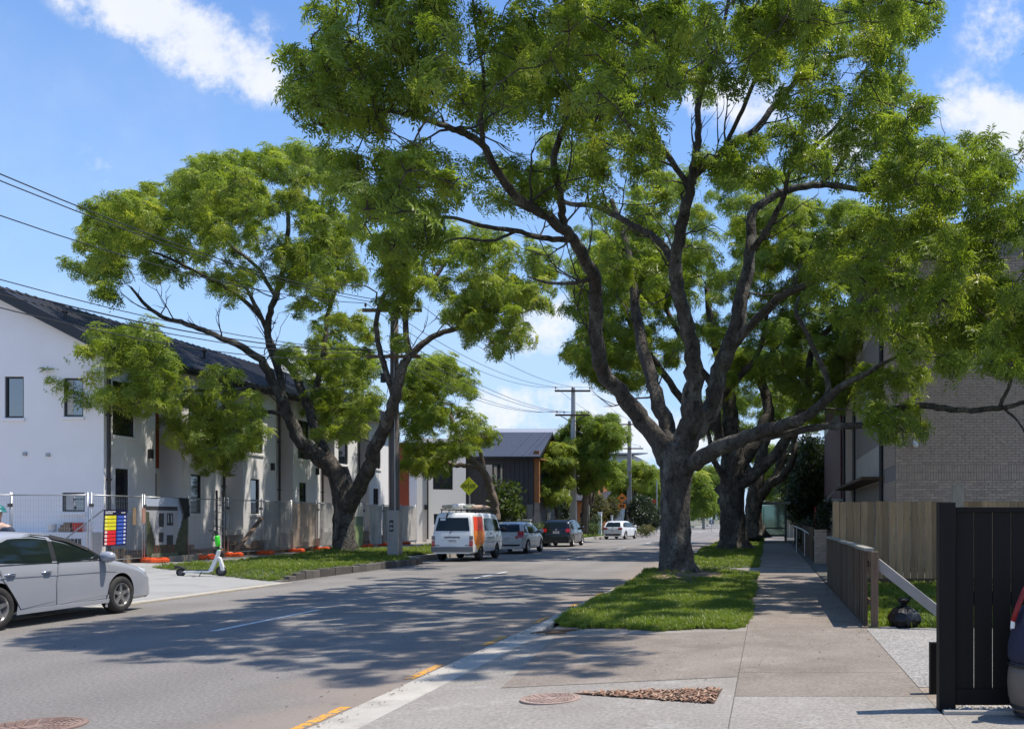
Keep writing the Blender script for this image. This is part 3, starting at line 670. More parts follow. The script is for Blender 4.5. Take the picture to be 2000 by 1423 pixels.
CURTAIN = mat('pale blind', (0.5, 0.5, 0.48), .9)
def window(parent, O, U, a, b, za, zb, depth=.1, fr=.055, frame=BLACKMETAL, bars=(), trans=(), sill=True, name='window', sillm=None, blind=0.0):
    U = Vector(U).normalized(); N_ = Vector((U.y, -U.x, 0))
    P = lambda x, z, d: Vector((O.x + U.x * x - N_.x * d, O.y + U.y * x - N_.y * d, z))
    mb = MB()
    def bar(x0, x1, z0, z1):
        c = [P(x0, z0, depth), P(x1, z0, depth), P(x1, z1, depth), P(x0, z1, depth)]; f = [P(x0, z0, depth - .06), P(x1, z0, depth - .06), P(x1, z1, depth - .06), P(x0, z1, depth - .06)]
        mb.add(c + f, ((4, 5, 6, 7), (0, 1, 5, 4), (1, 2, 6, 5), (2, 3, 7, 6), (3, 0, 4, 7)))
    e = .003
    bar(a + e, a + fr, za + e, zb - e); bar(b - fr, b - e, za + e, zb - e); bar(a + fr, b - fr, za + e, za + fr); bar(a + fr, b - fr, zb - fr, zb - e)
    for t in bars: x = a + (b - a) * t; bar(x - fr * .4, x + fr * .4, za + fr, zb - fr)
    for t in trans: z = za + (zb - za) * t; bar(a + fr, b - fr, z - fr * .4, z + fr * .4)
    w = mb.build(name, frame, parent)
    mb = MB(); d = depth - .02; mb.quad(P(a + fr * .8, za + fr * .8, d), P(b - fr * .8, za + fr * .8, d), P(b - fr * .8, zb - fr * .8, d), P(a + fr * .8, zb - fr * .8, d)); mb.build('pane', WINGLASS, w)
    if blind:
        mb = MB(); d = depth - .024; mb.quad(P(a + fr, za + fr, d), P(a + (b - a) * blind, za + fr, d), P(a + (b - a) * blind * .9, zb - fr, d), P(a + fr, zb - fr, d)); mb.build('blind', CURTAIN, w)
    if sill:
        mb = MB(); c = [P(a - .05, za - .11, .0), P(b + .05, za - .11, .0), P(b + .05, za - .004, .0), P(a - .05, za - .004, .0)]; f = [P(a - .05, za - .11, -.05), P(b + .05, za - .11, -.05), P(b + .05, za - .02, -.05), P(a - .05, za - .02, -.05)]
        mb.add(c + f, ((4, 5, 6, 7), (0, 1, 5, 4), (1, 2, 6, 5), (2, 3, 7, 6), (3, 0, 4, 7))); mb.build('sill', sillm or WHITEWALL, w)
    return w

def roof_slab(name, parent, pts, thick, m, ribs=0, ribm=None, ridge_dir=None):
    """pts: eave start, eave end, ridge end, ridge start; ribs run from eave to ridge"""
    a, b, c, d = [Vector(p) for p in pts]; n = (b - a).cross(d - a).normalized()
    if n.z < 0: n = -n
    mb = MB(); lo = [p - n * thick for p in (a, b, c, d)]
    mb.add([a, b, c, d] + lo, ((0, 1, 2, 3), (7, 6, 5, 4), (0, 4, 5, 1), (1, 5, 6, 2), (2, 6, 7, 3), (3, 7, 4, 0)))
    o = recalc(mb.build(name, m, parent))
    if ribs:
        mb = MB()
        for i in range(ribs + 1):
            t = i / ribs; mb.bar(a.lerp(b, t) + n * .014, d.lerp(c, t) + n * .014, .04, .03, up=n)
        tag(mb.build('rib', ribm or m, o), kind='stuff')
    return o

# ---- the white townhouse row on the left
TX, TY0, UN = -21.6, 30.8, 4.1; NU = 6
th = thing('townhouse_row', 'long white townhouse row under one dark steel roof, its blank gable facing us', 'building', (TX, TY0, .23))
RZ, EZ, RX, EX = 9.22, 7.22, -25.2, -21.2
mb = MB()
gops = [(TX - 24.80 - (TX - 29) + 0, 0, 0, 0)]
GO = Vector((-28.9, TY0, 0)); ga = lambda x: x + 28.9
gable_ops = [(ga(-24.82), ga(-24.20), 4.93, 6.27), (ga(-22.90), ga(-22.27), 4.97, 6.22), (ga(-22.95), ga(-22.22), 1.88, 2.50)]
wall_grid(mb, GO, (1, 0, 0), 7.3, .2, 7.0, gable_ops)
mb.add([(-28.9, TY0, 7.0), (TX, TY0, 7.0), (RX, TY0, RZ - .12)], ((0, 1, 2),))
YE = TY0 + UN * NU
for k in range(NU):
    y0 = TY0 + k * UN
    ops = [(.42, 1.5, 4.42, 6.2), (.55, 1.22, 1.85, 3.32)]
    if k: mb.quad((TX - .8, y0, .2), (TX, y0, .2), (TX, y0, 7.05), (TX - .8, y0, 7.05))
    wall_grid(mb, Vector((TX, y0, 0)), (0, 1, 0), 2.6, .2, 7.1, ops)
    mb.quad((TX, y0 + 2.6, .2), (TX - .8, y0 + 2.6, .2), (TX - .8, y0 + 2.6, 7.05), (TX, y0 + 2.6, 7.05))
mb.quad((TX, YE, .2), (-28.9, YE, .2), (-28.9, YE, 7.0), (TX, YE, 7.0)); mb.quad((-28.9, YE, .2), (-28.9, TY0, .2), (-28.9, TY0, 7.0), (-28.9, YE, 7.0))
mb.add([(-28.9, YE, 7.0), (TX, YE, 7.0), (RX, YE, RZ - .12)], ((0, 1, 2),))
mb.build('wall', WHITEWALL, th)
# beige recess backs with rust red cladding boards and a dark door
for k in range(NU):
    y0 = TY0 + k * UN + 2.6; mb = MB(); mb.quad((TX - .8, y0, .2), (TX - .8, y0 + 1.5, .2), (TX - .8, y0 + 1.5, 7.05), (TX - .8, y0, 7.05)); mb.build('recess_wall', OFFWHITE, th)
    for q in range(5):
        mb = MB(); mb.box(TX - .8, TX - .76, y0 + .12 + q * .255, y0 + .12 + q * .255 + .245, 3.5, 6.9); mb.build('cladding_board', RUSTPANEL, th)
    mb = MB(); mb.box(TX - .79, TX - .74, y0 + .3, y0 + 1.2, 1.2, 3.3); dr = mb.build('door', CHARCOAL, th)
    mb = MB(); mb.box(TX - .74, TX - .70, y0 + .36, y0 + .40, 2.1, 2.3); mb.build('handle', GALV, dr)
    mb = MB(); mb.box(TX - .79, TX, y0 + .02, y0 + 1.48, 1.0, 1.2); mb.build('porch_slab', OFFWHITE, th)
for g, bl in zip(gable_ops, (.0, .42, .45)): window(th, GO, (1, 0, 0), *g, blind=bl)
for k in range(NU):
    O = Vector((TX, TY0 + k * UN, 0))
    window(th, O, (0, 1, 0), .42, 1.5, 4.42, 6.2, bars=(.5,) if k % 2 else ()); window(th, O, (0, 1, 0), .55, 1.22, 1.85, 3.32, trans=(.4,))
for k, y in enumerate((30.95, 37.5, 41.75, 45.8, 49.9, 55.2)):
    mb = MB(); mb.tube([(TX + .07, y, .5), (TX + .07, y, 7.05)], .05, 8); mb.build('downpipe', BLACKMETAL, th)
    [MB().box(TX, TX + .12, y - .07, y + .07, zz, zz + .06).build('pipe_bracket', BLACKMETAL, th) for zz in (2.9, 5.0)]
roof_slab('roof', th, [(EX, TY0 - .28, EZ), (EX, YE + .2, EZ), (RX, YE + .2, RZ + .06), (RX, TY0 - .28, RZ + .06)], .06, ROOFDARK, 62)
roof_slab('roof', th, [(-29.2, TY0 - .28, EZ), (-29.2, YE + .2, EZ), (RX, YE + .2, RZ + .06), (RX, TY0 - .28, RZ + .06)], .06, ROOFDARK, 0)
mb = MB(); mb.bar((EX, TY0 - .30, EZ - .17), (RX, TY0 - .30, RZ - .11), .035, .30); mb.bar((-29.2, TY0 - .30, EZ - .17), (RX, TY0 - .30, RZ - .11), .035, .30); mb.build('barge_board', BLACKMETAL, th)
mb = MB(); mb.box(EX - .02, EX + .12, TY0 - .29, YE + .2, EZ - .17, EZ - .03); mb.build('gutter', BLACKMETAL, th)
mb = MB(); mb.box(TX, EX, TY0 - .27, YE + .2, 7.02, 7.04); mb.build('soffit', CHARCOAL, th)
for (x, y) in ((-23.0, 31.0), (-23.2, 39.0), (-23.1, 47)):
    z = EZ + (x - EX) * (RZ - EZ) / (RX - EX)
    mb = MB(); mb.lathe([(.05, z - .1), (.05, z + .28), (.09, z + .28), (.09, z + .36), (.0, z + .38)], 10, Matrix.Translation((x, y, 0))); mb.build('roof_vent', BLACKMETAL, th)
for (y, z) in ((33.6 - .55, 3.75), (41.2, 3.75), (45.3, 3.75)):
    mb = MB(); mb.box(TX + .002, TX + .12, y - .07, y + .07, z, z + .32); mb.build('wall_light', BLACKMETAL, th)
for (x, z) in ((-24.15, 3.75), (-23.4, 3.72)):
    mb = MB(); mb.box(x - .06, x + .06, TY0 - .05, TY0 - .002, z - .05, z + .06); mb.build('wall_vent', mat('grey vent', (.35, .35, .35), .6), th)
mb = MB(); mb.box(-28.9, TX + .02, TY0 - .55, TY0 - .01, .2, 1.22); pl = mb.build('plinth', WHITEWALL, th, bevel=.01)
for i in range(9):
    mb = MB(); mb.box(-22.95 + i * .115, -22.95 + i * .115 + .095, TY0 - .558, TY0 - .551, .82, 1.02); mb.build('vent_slot', BLACKMETAL, pl)
# subfloor timber and piles along the street side
for i in range(26):
    y = 31 + i * .95; mb = MB(); mb.box(TX + .03, TX + .25, y, y + rnd.uniform(.25, .7), .25, .25 + rnd.uniform(.2, .55))
    o = mb.build('timber_block', SITETIMBER); tag(o, 'rough brown timber block lying at the foot of the townhouse wall', 'timber', 'timber blocks along the townhouse wall')

# builder's things on the plinth behind the fence
mb = MB(); mb.box(-22.75, -22.35, TY0 - .45, TY0 - .15, 1.225, 1.36); mb.box(-22.7, -22.4, TY0 - .43, TY0 - .18, 1.36, 1.46); mb.box(-22.62, -22.42, TY0 - .4, TY0 - .2, 1.46, 1.54)
tag(mb.build('timber_offcuts', SITETIMBER, bevel=.01), 'small heap of brown timber offcuts on the white plinth', 'timber')
mb = MB(); mb.lathe([(.13, 1.225), (.16, 1.52), (.165, 1.53), (.15, 1.53), (.12, 1.24)], 16, Matrix.Translation((-22.22, TY0 - .3, 0))); tag(mb.build('red_bucket', mat('red bucket', srgb(190, 60, 50), .5), smooth=True), 'red bucket on the white plinth beside the timber heap', 'bucket')
mb = MB(); mb.lathe([(.11, 1.225), (.13, 1.47), (.135, 1.48), (.12, 1.48), (.10, 1.24)], 16, Matrix.Translation((-23.05, TY0 - .3, 0))); tag(mb.build('white_pail', WHITEPL, smooth=True), 'white pail on the plinth left of the timber heap', 'bucket')

# ---- the second row farther on: white block, rust red recess, charcoal house
ch = thing('charcoal_house', 'charcoal clad house with a steep ribbed steel roof beyond the van', 'house', (-17.7, 62.0, .23))
O = Vector((-20.2, 62.0, 0)); ops = [(1.62, 2.92, 3.72, 5.25), (3.98, 4.42, 1.2, 2.35)]
mb = MB(); wall_grid(mb, O, (1, 0, 0), 4.85, .2, 5.75, ops)
mb.quad((-15.35, 62, .2), (-15.35, 69, .2), (-15.35, 69, 5.75), (-15.35, 62, 5.75)); mb.add([(-15.35, 62, 5.75), (-15.35, 69, 5.75), (-15.35, 65.5, 7.45)], ((0, 1, 2),))
mb.quad((-20.2, 69, .2), (-20.2, 62, .2), (-20.2, 62, 5.75), (-20.2, 69, 5.75))
mb.build('wall', CHARCOAL, ch)
for k in range(16):
    mb = MB(); mb.box(-20.19 + k * .30, -20.19 + k * .30 + .012, 61.985, 61.999, 0.25, 3.6 if 1.5 < k * .3 < 3.0 else 5.7); tag(mb.build('board_joint', BLACKMETAL, ch), kind='stuff')
window(ch, O, (1, 0, 0), *ops[0], bars=(.68,), trans=(.28,), sill=False); window(ch, O, (1, 0, 0), *ops[1], sill=False, frame=BLACKMETAL)
mb = MB(); mb.box(-16.45, -16.25, 61.95, 61.998, .3, 2.6); mb.box(-15.75, -15.4, 61.95, 61.998, .3, 2.6); mb.build('grey_panel', mat('grey panel', (.16, .165, .17), .7), ch)
roof_slab('roof', ch, [(-20.5, 61.7, 5.70), (-14.9, 61.7, 5.70), (-14.9, 65.5, 7.62), (-20.5, 65.5, 7.62)], .08, mat('blue grey steel roof', (0.055, 0.062, 0.085), .45, var=.08), 30)
roof_slab('roof', ch, [(-20.5, 69.3, 5.70), (-14.9, 69.3, 5.70), (-14.9, 65.5, 7.62), (-20.5, 65.5, 7.62)], .08, MATS['blue grey steel roof'], 0)
mb = MB(); mb.bar((-14.88, 61.7, 5.6), (-14.88, 65.5, 7.52), .04, .2); mb.build('barge_board', BLACKMETAL, ch)
mb = MB(); mb.box(-15.34, -14.95, 62.0, 69, 5.55, 5.62); mb.box(-15.34, -15.0, 62.05, 62.3, 2.7, 7.0 - .9); mb.build('timber_soffit', mat('warm timber soffit', srgb(150, 98, 58), .7, var=.15, scale=3), ch)
mb = MB(); mb.box(-20.5, -14.9, 61.60, 61.70, 5.58, 5.70); mb.build('gutter', BLACKMETAL, ch)

wb = thing('white_block', 'white rendered house block with a black framed window, left of the yellow sign', 'house', (-20.3, 58.5, .23))
ang = math.radians(34); U = (math.cos(ang), math.sin(ang), 0); O = Vector((-21.35, 57.6, 0)); Ln = 2.95
mb = MB(); ops = [(.95, 2.15, 3.45, 4.90), (1.0, 1.9, 1.3, 1.95)]; wall_grid(mb, O, U, Ln, .2, 6.6, ops)
E = O + Vector(U) * Ln; B = Vector((-math.sin(ang), math.cos(ang), 0)) * 4
mb.quad((E.x, E.y, .2), (E.x + B.x, E.y + B.y, .2), (E.x + B.x, E.y + B.y, 6.6), (E.x, E.y, 6.6)); mb.quad((O.x + B.x, O.y + B.y, .2), (O.x, O.y, .2), (O.x, O.y, 6.6), (O.x + B.x, O.y + B.y, 6.6))
mb.quad((O.x, O.y, 6.6), (E.x, E.y, 6.6), (E.x + B.x, E.y + B.y, 6.6), (O.x + B.x, O.y + B.y, 6.6)); mb.build('wall', WHITEWALL, wb)
for w_, kw in zip(ops, (dict(bars=(.55,), trans=(.3,)), dict())): window(wb, O, U, *w_, sill=False, **kw)
pp = O + Vector(U) * .62; mb = MB(); mb.tube([(pp.x + .04, pp.y - .06, .4), (pp.x + .04, pp.y - .06, 6.5)], .05, 8); mb.box(pp.x - .12, pp.x + .0, pp.y - .2, pp.y - .06, 2.2, 2.5); mb.build('downpipe', BLACKMETAL, wb)
rb = thing('rust_clad_house', 'house front in rust red boards tucked between the white row and the white block', 'house', (-22.4, 59.6, .23))
for k in range(14):
    if k in (6, 7): continue
    mb = MB(); mb.box(-23.4 + k * .16, -23.4 + k * .16 + .152, 59.2, 59.25, .25, 6.4); mb.build('cladding_board', RUSTPANEL, rb)
mb = MB(); mb.box(-23.4, -21.1, 59.26, 63, .25, 6.4); mb.build('wall', CHARCOAL, rb)
for k in (6, 7):
    mb = MB(); mb.box(-23.4 + k * .16, -23.4 + k * .16 + .152, 59.2, 59.25, .25, 3.3); mb.box(-23.4 + k * .16, -23.4 + k * .16 + .152, 59.2, 59.25, 4.9, 6.4); mb.build('cladding_board', RUSTPANEL, rb)
window(rb, Vector((-22.45, 59.25, 0)), (1, 0, 0), .0, .32, 3.32, 4.88, sill=False, fr=.03)
mb = MB(); mb.tube([(-21.75, 59.1, .3), (-21.75, 59.1, 6.4)], .05, 8); mb.build('downpipe', BLACKMETAL, rb)
rb2 = thing('rust_clad_wing', 'narrow rust red wing between the white block and the charcoal house', 'house', (-20.6, 61.4, .23))
for k in range(5):
    mb = MB(); mb.box(-20.72 + k * .17, -20.72 + k * .17 + .16, 61.3, 61.36, .25, 6.2); mb.build('cladding_board', RUSTPANEL, rb2)
mb = MB(); mb.box(-20.72, -19.9, 61.365, 61.95, .25, 6.2); mb.build('wall', CHARCOAL, rb2)

def far_block(name, label, u0, u1, Y, ztop, depth, m, wins, roofm=None, roofz=None, boards=0):
    x0 = (u0 - CX) / F * Y; x1 = (u1 - CX) / F * Y
    t = thing(name, label, 'building', ((x0 + x1) / 2, Y, .2))
    O = Vector((x0, Y, 0)); ops = [(x1 - x0) * 0 + 0 for _ in ()]
    ops = [((a) * (x1 - x0), (b) * (x1 - x0), za, zb) for (a, b, za, zb) in wins]
    mb = MB(); wall_grid(mb, O, (1, 0, 0), x1 - x0, .1, ztop, ops)
    sops = [(1 + k * 3.0, 2.6 + k * 3.0, zz, zz + 1.3) for k in range(int(depth / 3.2)) for zz in ([1.2, 4.0] + ([6.8] if ztop > 8.5 else []))]
    wall_grid(mb, Vector((x1, Y, 0)), (0, 1, 0), depth, .1, ztop, sops)
    mb.quad((x0, Y + depth, .1), (x0, Y, .1), (x0, Y, ztop), (x0, Y + depth, ztop)); mb.quad((x0, Y, ztop), (x1, Y, ztop), (x1, Y + depth, ztop), (x0, Y + depth, ztop))
    mb.build('wall', m, t)
    for o_ in ops: window(t, O, (1, 0, 0), *o_, sill=False)
    for o_ in sops: window(t, Vector((x1, Y, 0)), (0, 1, 0), *o_, sill=False)
    for k in range(boards):
        mb = MB(); x = x0 + (x1 - x0) * (k + .5) / boards; mb.box(x - .05, x + .05, Y - .04, Y - .003, 3.2, ztop - .05); mb.build('batten', m, t)
    if roofm: roof_slab('roof', t, [(x0 - .5, Y - .5, ztop + .02), (x1 + .7, Y - .5, ztop + .02), (x1 + .7, Y + depth * .6, roofz), (x0 - .5, Y + depth * .6, roofz)], .1, roofm, 24)
    return t
far_block('pale_roofed_house', 'tall house with a pale grey steel roof and white battens behind the charcoal house', 945, 1100, 84, 8.6, 10, mat('white weatherboard', (.6, .6, .6), .8, var=.05), [(.86, .93, 5.6, 7.4)], mat('pale grey steel roof', (.3, .31, .34), .45, var=.06), 10.2, boards=22)
far_block('dark_fronted_house', 'dark house front behind the pale trunk, left of the orange sign', 1104, 1150, 92, 6.0, 9, CHARCOAL, [(.2, .8, 3.4, 4.8)], ROOFDARK, 7.2)
far_block('grey_white_block', 'pale block with tall dark windows above the bushy street trees', 1196, 1236, 112, 9.2, 14, mat('pale grey cladding', (.5, .5, .5), .8, var=.05), [(.12, .3, 5.5, 8.2), (.45, .6, 5.5, 8.2), (.75, .9, 5.5, 8.2)], ROOFDARK, 10)
far_block('beige_block', 'beige apartment block close to the left edge of the big ash trunk', 1262, 1300, 126, 8.2, 14, OFFWHITE, [(.1, .25, 4.5, 7), (.4, .55, 4.5, 7), (.7, .85, 4.5, 7), (.1, .25, 1.2, 3), (.5, .65, 1.2, 3)], mat('grey flat roof', (.2, .2, .2), .8), 8.7)
far_block('orange_timber_house', 'low orange brown house glimpsed behind the black hatchback', 1118, 1168, 86, 3.3, 5, mat('orange timber', srgb(170, 105, 60), .75, var=.15), [(.3, .5, 1.1, 2.2)], ROOFDARK, 4.2)

# low walls and gate posts in front of the far houses
def pier(name, label, u, v, Y, w, h, m, cat='post', cap=True, depth=None):
    p = at(u, v, Y); t = thing(name, label, cat, (p.x, Y, p.z)); d = depth or w
    mb = MB(); mb.box(p.x - w / 2, p.x + w / 2, Y - d / 2, Y + d / 2, p.z - .3, p.z + h); mb.build('shaft', m, t, bevel=.01)
    if cap: mb = MB(); mb.box(p.x - w / 2 - .03, p.x + w / 2 + .03, Y - d / 2 - .03, Y + d / 2 + .03, p.z + h, p.z + h + .06); mb.build('cap', m, t, bevel=.01)
    return t
pier('low_wall', 'low white garden wall between the silver hatchback and the hedge', 1012, 1042, 57, 1.5, .8, WHITEWALL, 'wall', depth=.2)
pier('letterbox_pier', 'white letterbox pier behind the hedge, left of the black hatchback', 1068, 1040, 66, .44, 1.35, WHITEWALL)
pier('white_gate_post', 'slim white gate post beside the clipped ball shrub', 1172, 1040, 80, .28, 1.7, WHITEWALL)
pier('white_gate_post', 'small white post left of the orange sign pole', 1195, 1036, 84, .16, 1.3, WHITEWALL)
mb = MB(); a = at(1052, 1032, 67); b = at(1066, 1016, 66.5); mb.bar(a, b, .12, .1); tag(mb.build('stair_rail', PALETIMBER), 'pale timber stair rail leaning up to the letterbox pier', 'railing')
of = thing('timber_screen', 'orange brown timber screen fence behind the pale forked trunk', 'fence', tuple(at(1150, 1020, 83)))
for k in range(14):
    p = at(1128 + k * 3.1, 1022, 83); mb = MB(); mb.box(p.x, p.x + .12, 83, 83.04, .3, 1.75); mb.build('slat', MATS['orange timber'], of)

# ---- brick apartment building on the right
BX, BY = 3.85, 28.5
ap = thing('brick_apartments', 'three storey grey brick apartment building behind the paling fence', 'building', (BX, BY, .15))
mb = MB(); mb.box(BX + .012, 14, BY + .012, 64, .1, 9.6); mb.build('wall', MORTAR, ap)
mb = MB()
eave = [(3.2, 27.9, 9.55), (9.0, 27.9, 11.5), (9.0, 64.5, 11.5), (3.2, 64.5, 9.55)]
roof_slab('roof', ap, eave, .22, ROOFDARK, 0); roof_slab('roof', ap, [(14.8, 27.9, 9.55), (14.8, 64.5, 9.55), (9, 64.5, 11.5), (9, 27.9, 11.5)], .22, ROOFDARK, 0)
mb.add([(BX + .012, BY + .012, 9.6), (14, BY + .012, 9.6), (9, BY + .012, 11.3)], ((0, 1, 2),)); mb.build('gable', MORTAR, ap)
bm_part = None; rest = MB(); nb = 0; z = .62
one = MB(); one.add([(0, 0, 0), (.222, 0, 0), (.222, 0, .070), (0, 0, .070), (0, .02, 0), (.222, .02, 0), (.222, .02, .07), (0, .02, .07)], ((0, 1, 2, 3), (4, 0, 3, 7), (1, 5, 6, 2), (3, 2, 6, 7), (4, 5, 1, 0)))
brick_me = one.mesh('brick', BRICKM)
sold = MB(); sold.add([(0, 0, 0), (.070, 0, 0), (.070, 0, .222), (0, 0, .222), (0, .02, 0), (.07, .02, 0), (.07, .02, .222), (0, .02, .222)], ((0, 1, 2, 3), (4, 0, 3, 7), (1, 5, 6, 2), (3, 2, 6, 7), (4, 5, 1, 0)))
sold_me = sold.mesh('brick', BRICKM)
row = 0; z = .4
def put_brick(me, x, y, z, src):
    global nb
    o = bpy.data.objects.new('brick', me); COL.objects.link(o); o.parent = ap; o.location = Vector((x, y, z)) - ORG[ap.name]; nb += 1
while z < 9.55:
    if abs(z - 2.806) < .04 or abs(z - 3.05) < .06 and False:
        for lev in range(2):
            zz = z + lev * .234; x = BX
            while x < 9:
                if x < 8.2 and nb < 120: put_brick(sold_me, x, BY - .006 * rnd.random(), zz, None)
                else: d = rnd.uniform(0, .006); rest.add([(x + p[0], BY - d + p[1], zz + p[2]) for p in sold.v], sold.f)
                x += .0808
        z += 2 * .234 + .0; row += 1; continue
    x = BX - (.116 if row % 2 else 0)
    while x < 11.5:
        xa = max(x, BX); w = x + .222 - xa
        d = rnd.uniform(0, .006)
        if z > 1.6 and z < 4.6 and x < 8.0 and nb < 290 and w > .2 and (z < 2.8 or z > 3.2) and z < 3.95: put_brick(brick_me, x, BY - d, z, None)
        elif w > .03: rest.add([(xa if p[0] == 0 else xa + w, BY - d + p[1], z + p[2]) for p in one.v], one.f)
        x += .2325
    # returns along the street side, seen at a glancing angle
    y = BY + .14
    while y < BY + 2.9:
        rest.add([(BX - .004 * rnd.random() + p[1], y + p[0], z + p[2]) for p in one.v], [tuple(reversed(f)) for f in one.f]); y += .2325
    z += .0805; row += 1
tag(rest.build('brickwork', BRICKM2, ap), kind='stuff')
# the shaded street side: pipes, recessed window bays, maroon stair tower, canopy
BEIGE = mat('stained beige panel', (.44, .39, .33), .85, var=.12, scale=1.5); MAROON = mat('maroon panel', (0.085, 0.018, 0.016), .6, var=.15, scale=1)
sd = MB(); wall_grid(sd, Vector((BX - .0, 48.0, 0)), (0, -1, 0), 16.6, .1, 9.5, [(6.6, 15.6, 1.0, 2.9), (6.6, 15.6, 4.2, 5.6), (6.6, 15.6, 7.0, 8.4)], depth=.15); sd.build('side_wall', BEIGE, ap)
for zz, zt in ((1.0, 2.9), (4.2, 5.6), (7.0, 8.4)):
    for k in range(5):
        window(ap, Vector((BX, 48, 0)), (0, -1, 0), 6.65 + k * 1.8, 6.65 + k * 1.8 + 1.7, zz, zt, depth=.13, frame=mat('white window frame', (.55, .55, .53), .6), sill=False, trans=(.6,))
for y in (31.6, 41.6, 47.0):
    mb = MB(); mb.tube([(BX - .08, y, .2), (BX - .08, y, 9.4)], .07, 8); mb.build('downpipe', BLACKMETAL, ap)
mb = MB(); mb.box(BX - .03, BX, 42.0, 46.6, .2, 9.4); mb.build('brick_pier', BRICKM, ap)
mb = MB(); mb.box(3.72, BX + .0, 48.6, 62.5, 2.5, 8.8); mb.build('stair_tower', MAROON, ap)
mb = MB(); mb.box(3.70, BX, 48.6, 62.5, 7.0, 7.35); mb.build('tower_window_band', BLACKMETAL, ap)
mb = MB(); mb.box(2.9, BX, 48.2, 49.2, 2.55, 2.67); mb.bar((3.0, 48.7, 2.65), (3.8, 48.7, 3.5), .04, .04); mb.build('canopy', GALV, ap)
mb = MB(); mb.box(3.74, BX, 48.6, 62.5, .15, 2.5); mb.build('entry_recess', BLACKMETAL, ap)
mb = MB(); mb.box(3.1, BX - .02, 31.5, 44, 2.95, 3.05); mb.build('ledge', OLDTIMBER, ap)
# security camera on the wall
cm = thing('security_camera', 'small white dome security camera on the brick wall', 'camera', (4.42, BY - .02, 3.9))
mb = MB(); mb.box(4.36, 4.48, BY - .06, BY - .008, 3.85, 4.0); mb.build('bracket', WHITEPL, cm, bevel=.01)
mb = MB(); mb.lathe([(.0, 3.77), (.05, 3.785), (.075, 3.83), (.08, 3.88), (.06, 3.93), (0, 3.94)], 14, Matrix.Translation((4.43, BY - .13, 0))); mb.build('dome', WHITEPL, cm, smooth=True)

# ---- fences, pillar and gate on the right
pf = thing('paling_fence', 'high weathered timber paling fence across the back of the lawn', 'fence', (1.5, 21.8, .15))
mb = MB(); mb.box(0, .152, -.012, .012, 0, 1.79); pal_me = mb.mesh('paling', PALING)
for k in range(42):
    o = bpy.data.objects.new('paling', pal_me); COL.objects.link(o); o.parent = pf; o.location = (k * .164 - .02, rnd.uniform(-.010, .010) + (.0 if k % 2 else .008), .10 + rnd.uniform(-.01, .014)); o.rotation_euler = (0, rnd.uniform(-.006, .006), 0)
mb = MB()
for zz in (.45, 1.6): mb.box(1.45, 8.1, 21.83, 21.9, zz, zz + .08)
mb.build('rail', PALING, pf)
for x in (1.62, 4.0, 6.4):
    mb = MB(); mb.box(x, x + .1, 21.9, 22.0, .1, 1.9); mb.build('post', PALING, pf)
mb = MB(); mb.box(1.45, 8.1, 21.77, 21.80, .10, .28); mb.build('base_board', OLDTIMBER, pf)
tp = thing('fence_post', 'pale square timber post rising above the paling fence behind the black gate', 'post', (4.20, 21.5, .15))
mb = MB(); mb.box(4.17, 4.41, 21.35, 21.55, .1, 2.4); mb.build('shaft', PALETIMBER, tp, bevel=.008)
mb = MB(); mb.box(4.16, 4.42, 21.34, 21.56, 2.4, 2.42); mb.build('cap', PALETIMBER, tp)

ff = thing('timber_front_fence', 'low dark paling fence along the footpath with a lichen pale capping board', 'fence', (1.46, 13.6, .1))
mb = MB(); mb.box(-.012, .012, 0, .098, 0, 1.08); fpal = mb.mesh('paling', OLDTIMBER)
k = 0; y = 13.75
while y < 22.8:
    o = bpy.data.objects.new('paling', fpal); COL.objects.link(o); o.parent = ff; o.location = (rnd.uniform(-.01, .01) - .02, y - 13.6, .0 + rnd.uniform(-.02, .01)); y += .102
y = 13.68
while y < 22.7:
    L_ = min(1.8, 22.85 - y); mb = MB(); mb.box(1.395, 1.535, y, y + L_ - .01, 1.19 + rnd.uniform(-.006, .006), 1.225); mb.build('capping', mat('lichen grey timber', (.27, .26, .22), .9, var=.3, scale=6, col2=(.14, .12, .1), scale2=5), ff); y += L_
for y in (13.6, 16.0, 18.4, 20.8, 22.9):
    mb = MB(); mb.box(1.48, 1.58, y - .05, y + .05, .0, 1.18); mb.build('post', mat('reddish old post', (.15, .095, .06), .88, var=.3, scale=4, stretch=(5, 5, .6)), ff, bevel=.006)
for zz in (.4, .95):
    mb = MB(); mb.box(1.462, 1.48, 13.65, 22.9, zz, zz + .09); mb.build('rail', OLDTIMBER, ff)
pb = MB(); pb.bar((1.56, 13.62, 1.02), (2.62, 13.2, .16), .045, .14); tag(pb.build('leaning_plank', mat('grey brace board', (.27, .25, .225), .85, var=.15, scale=3, stretch=(1, 1, 1)), bevel=.004), 'grey plank sloping from the fence post down to the lawn', 'plank')

bp_ = thing('brick_pillar', 'square grey brick pillar at the end of the footpath railing', 'pillar', (1.80, 32.6, .1))
mb = MB(); mb.box(1.615, 1.995, 32.415, 32.785, .05, 1.24); mb.build('core', MORTAR, bp_)
z = .11; r = 0
while z < 1.22:
    segs = ((1.605, .228), (1.843, .162)) if r % 2 else ((1.605, .11), (1.725, .28))
    for (x, w) in segs:
        mb = MB(); mb.box(x, x + w, 32.405 - .004 * rnd.random(), 32.6, z, z + .073); mb.build('brick', BRICKM, bp_)
    mb = MB(); mb.box(1.603, 1.61, 32.61, 32.79, z, z + .073); mb.build('brick', BRICKM, bp_)
    z += .083; r += 1
mb = MB(); mb.box(1.59, 2.02, 32.39, 32.81, 1.243, 1.275); mb.build('cap', BRICKM, bp_)
rf = thing('dark_rail_fence', 'dark slatted fence along the footpath beyond the brick pillar', 'fence', (1.62, 34, .1))
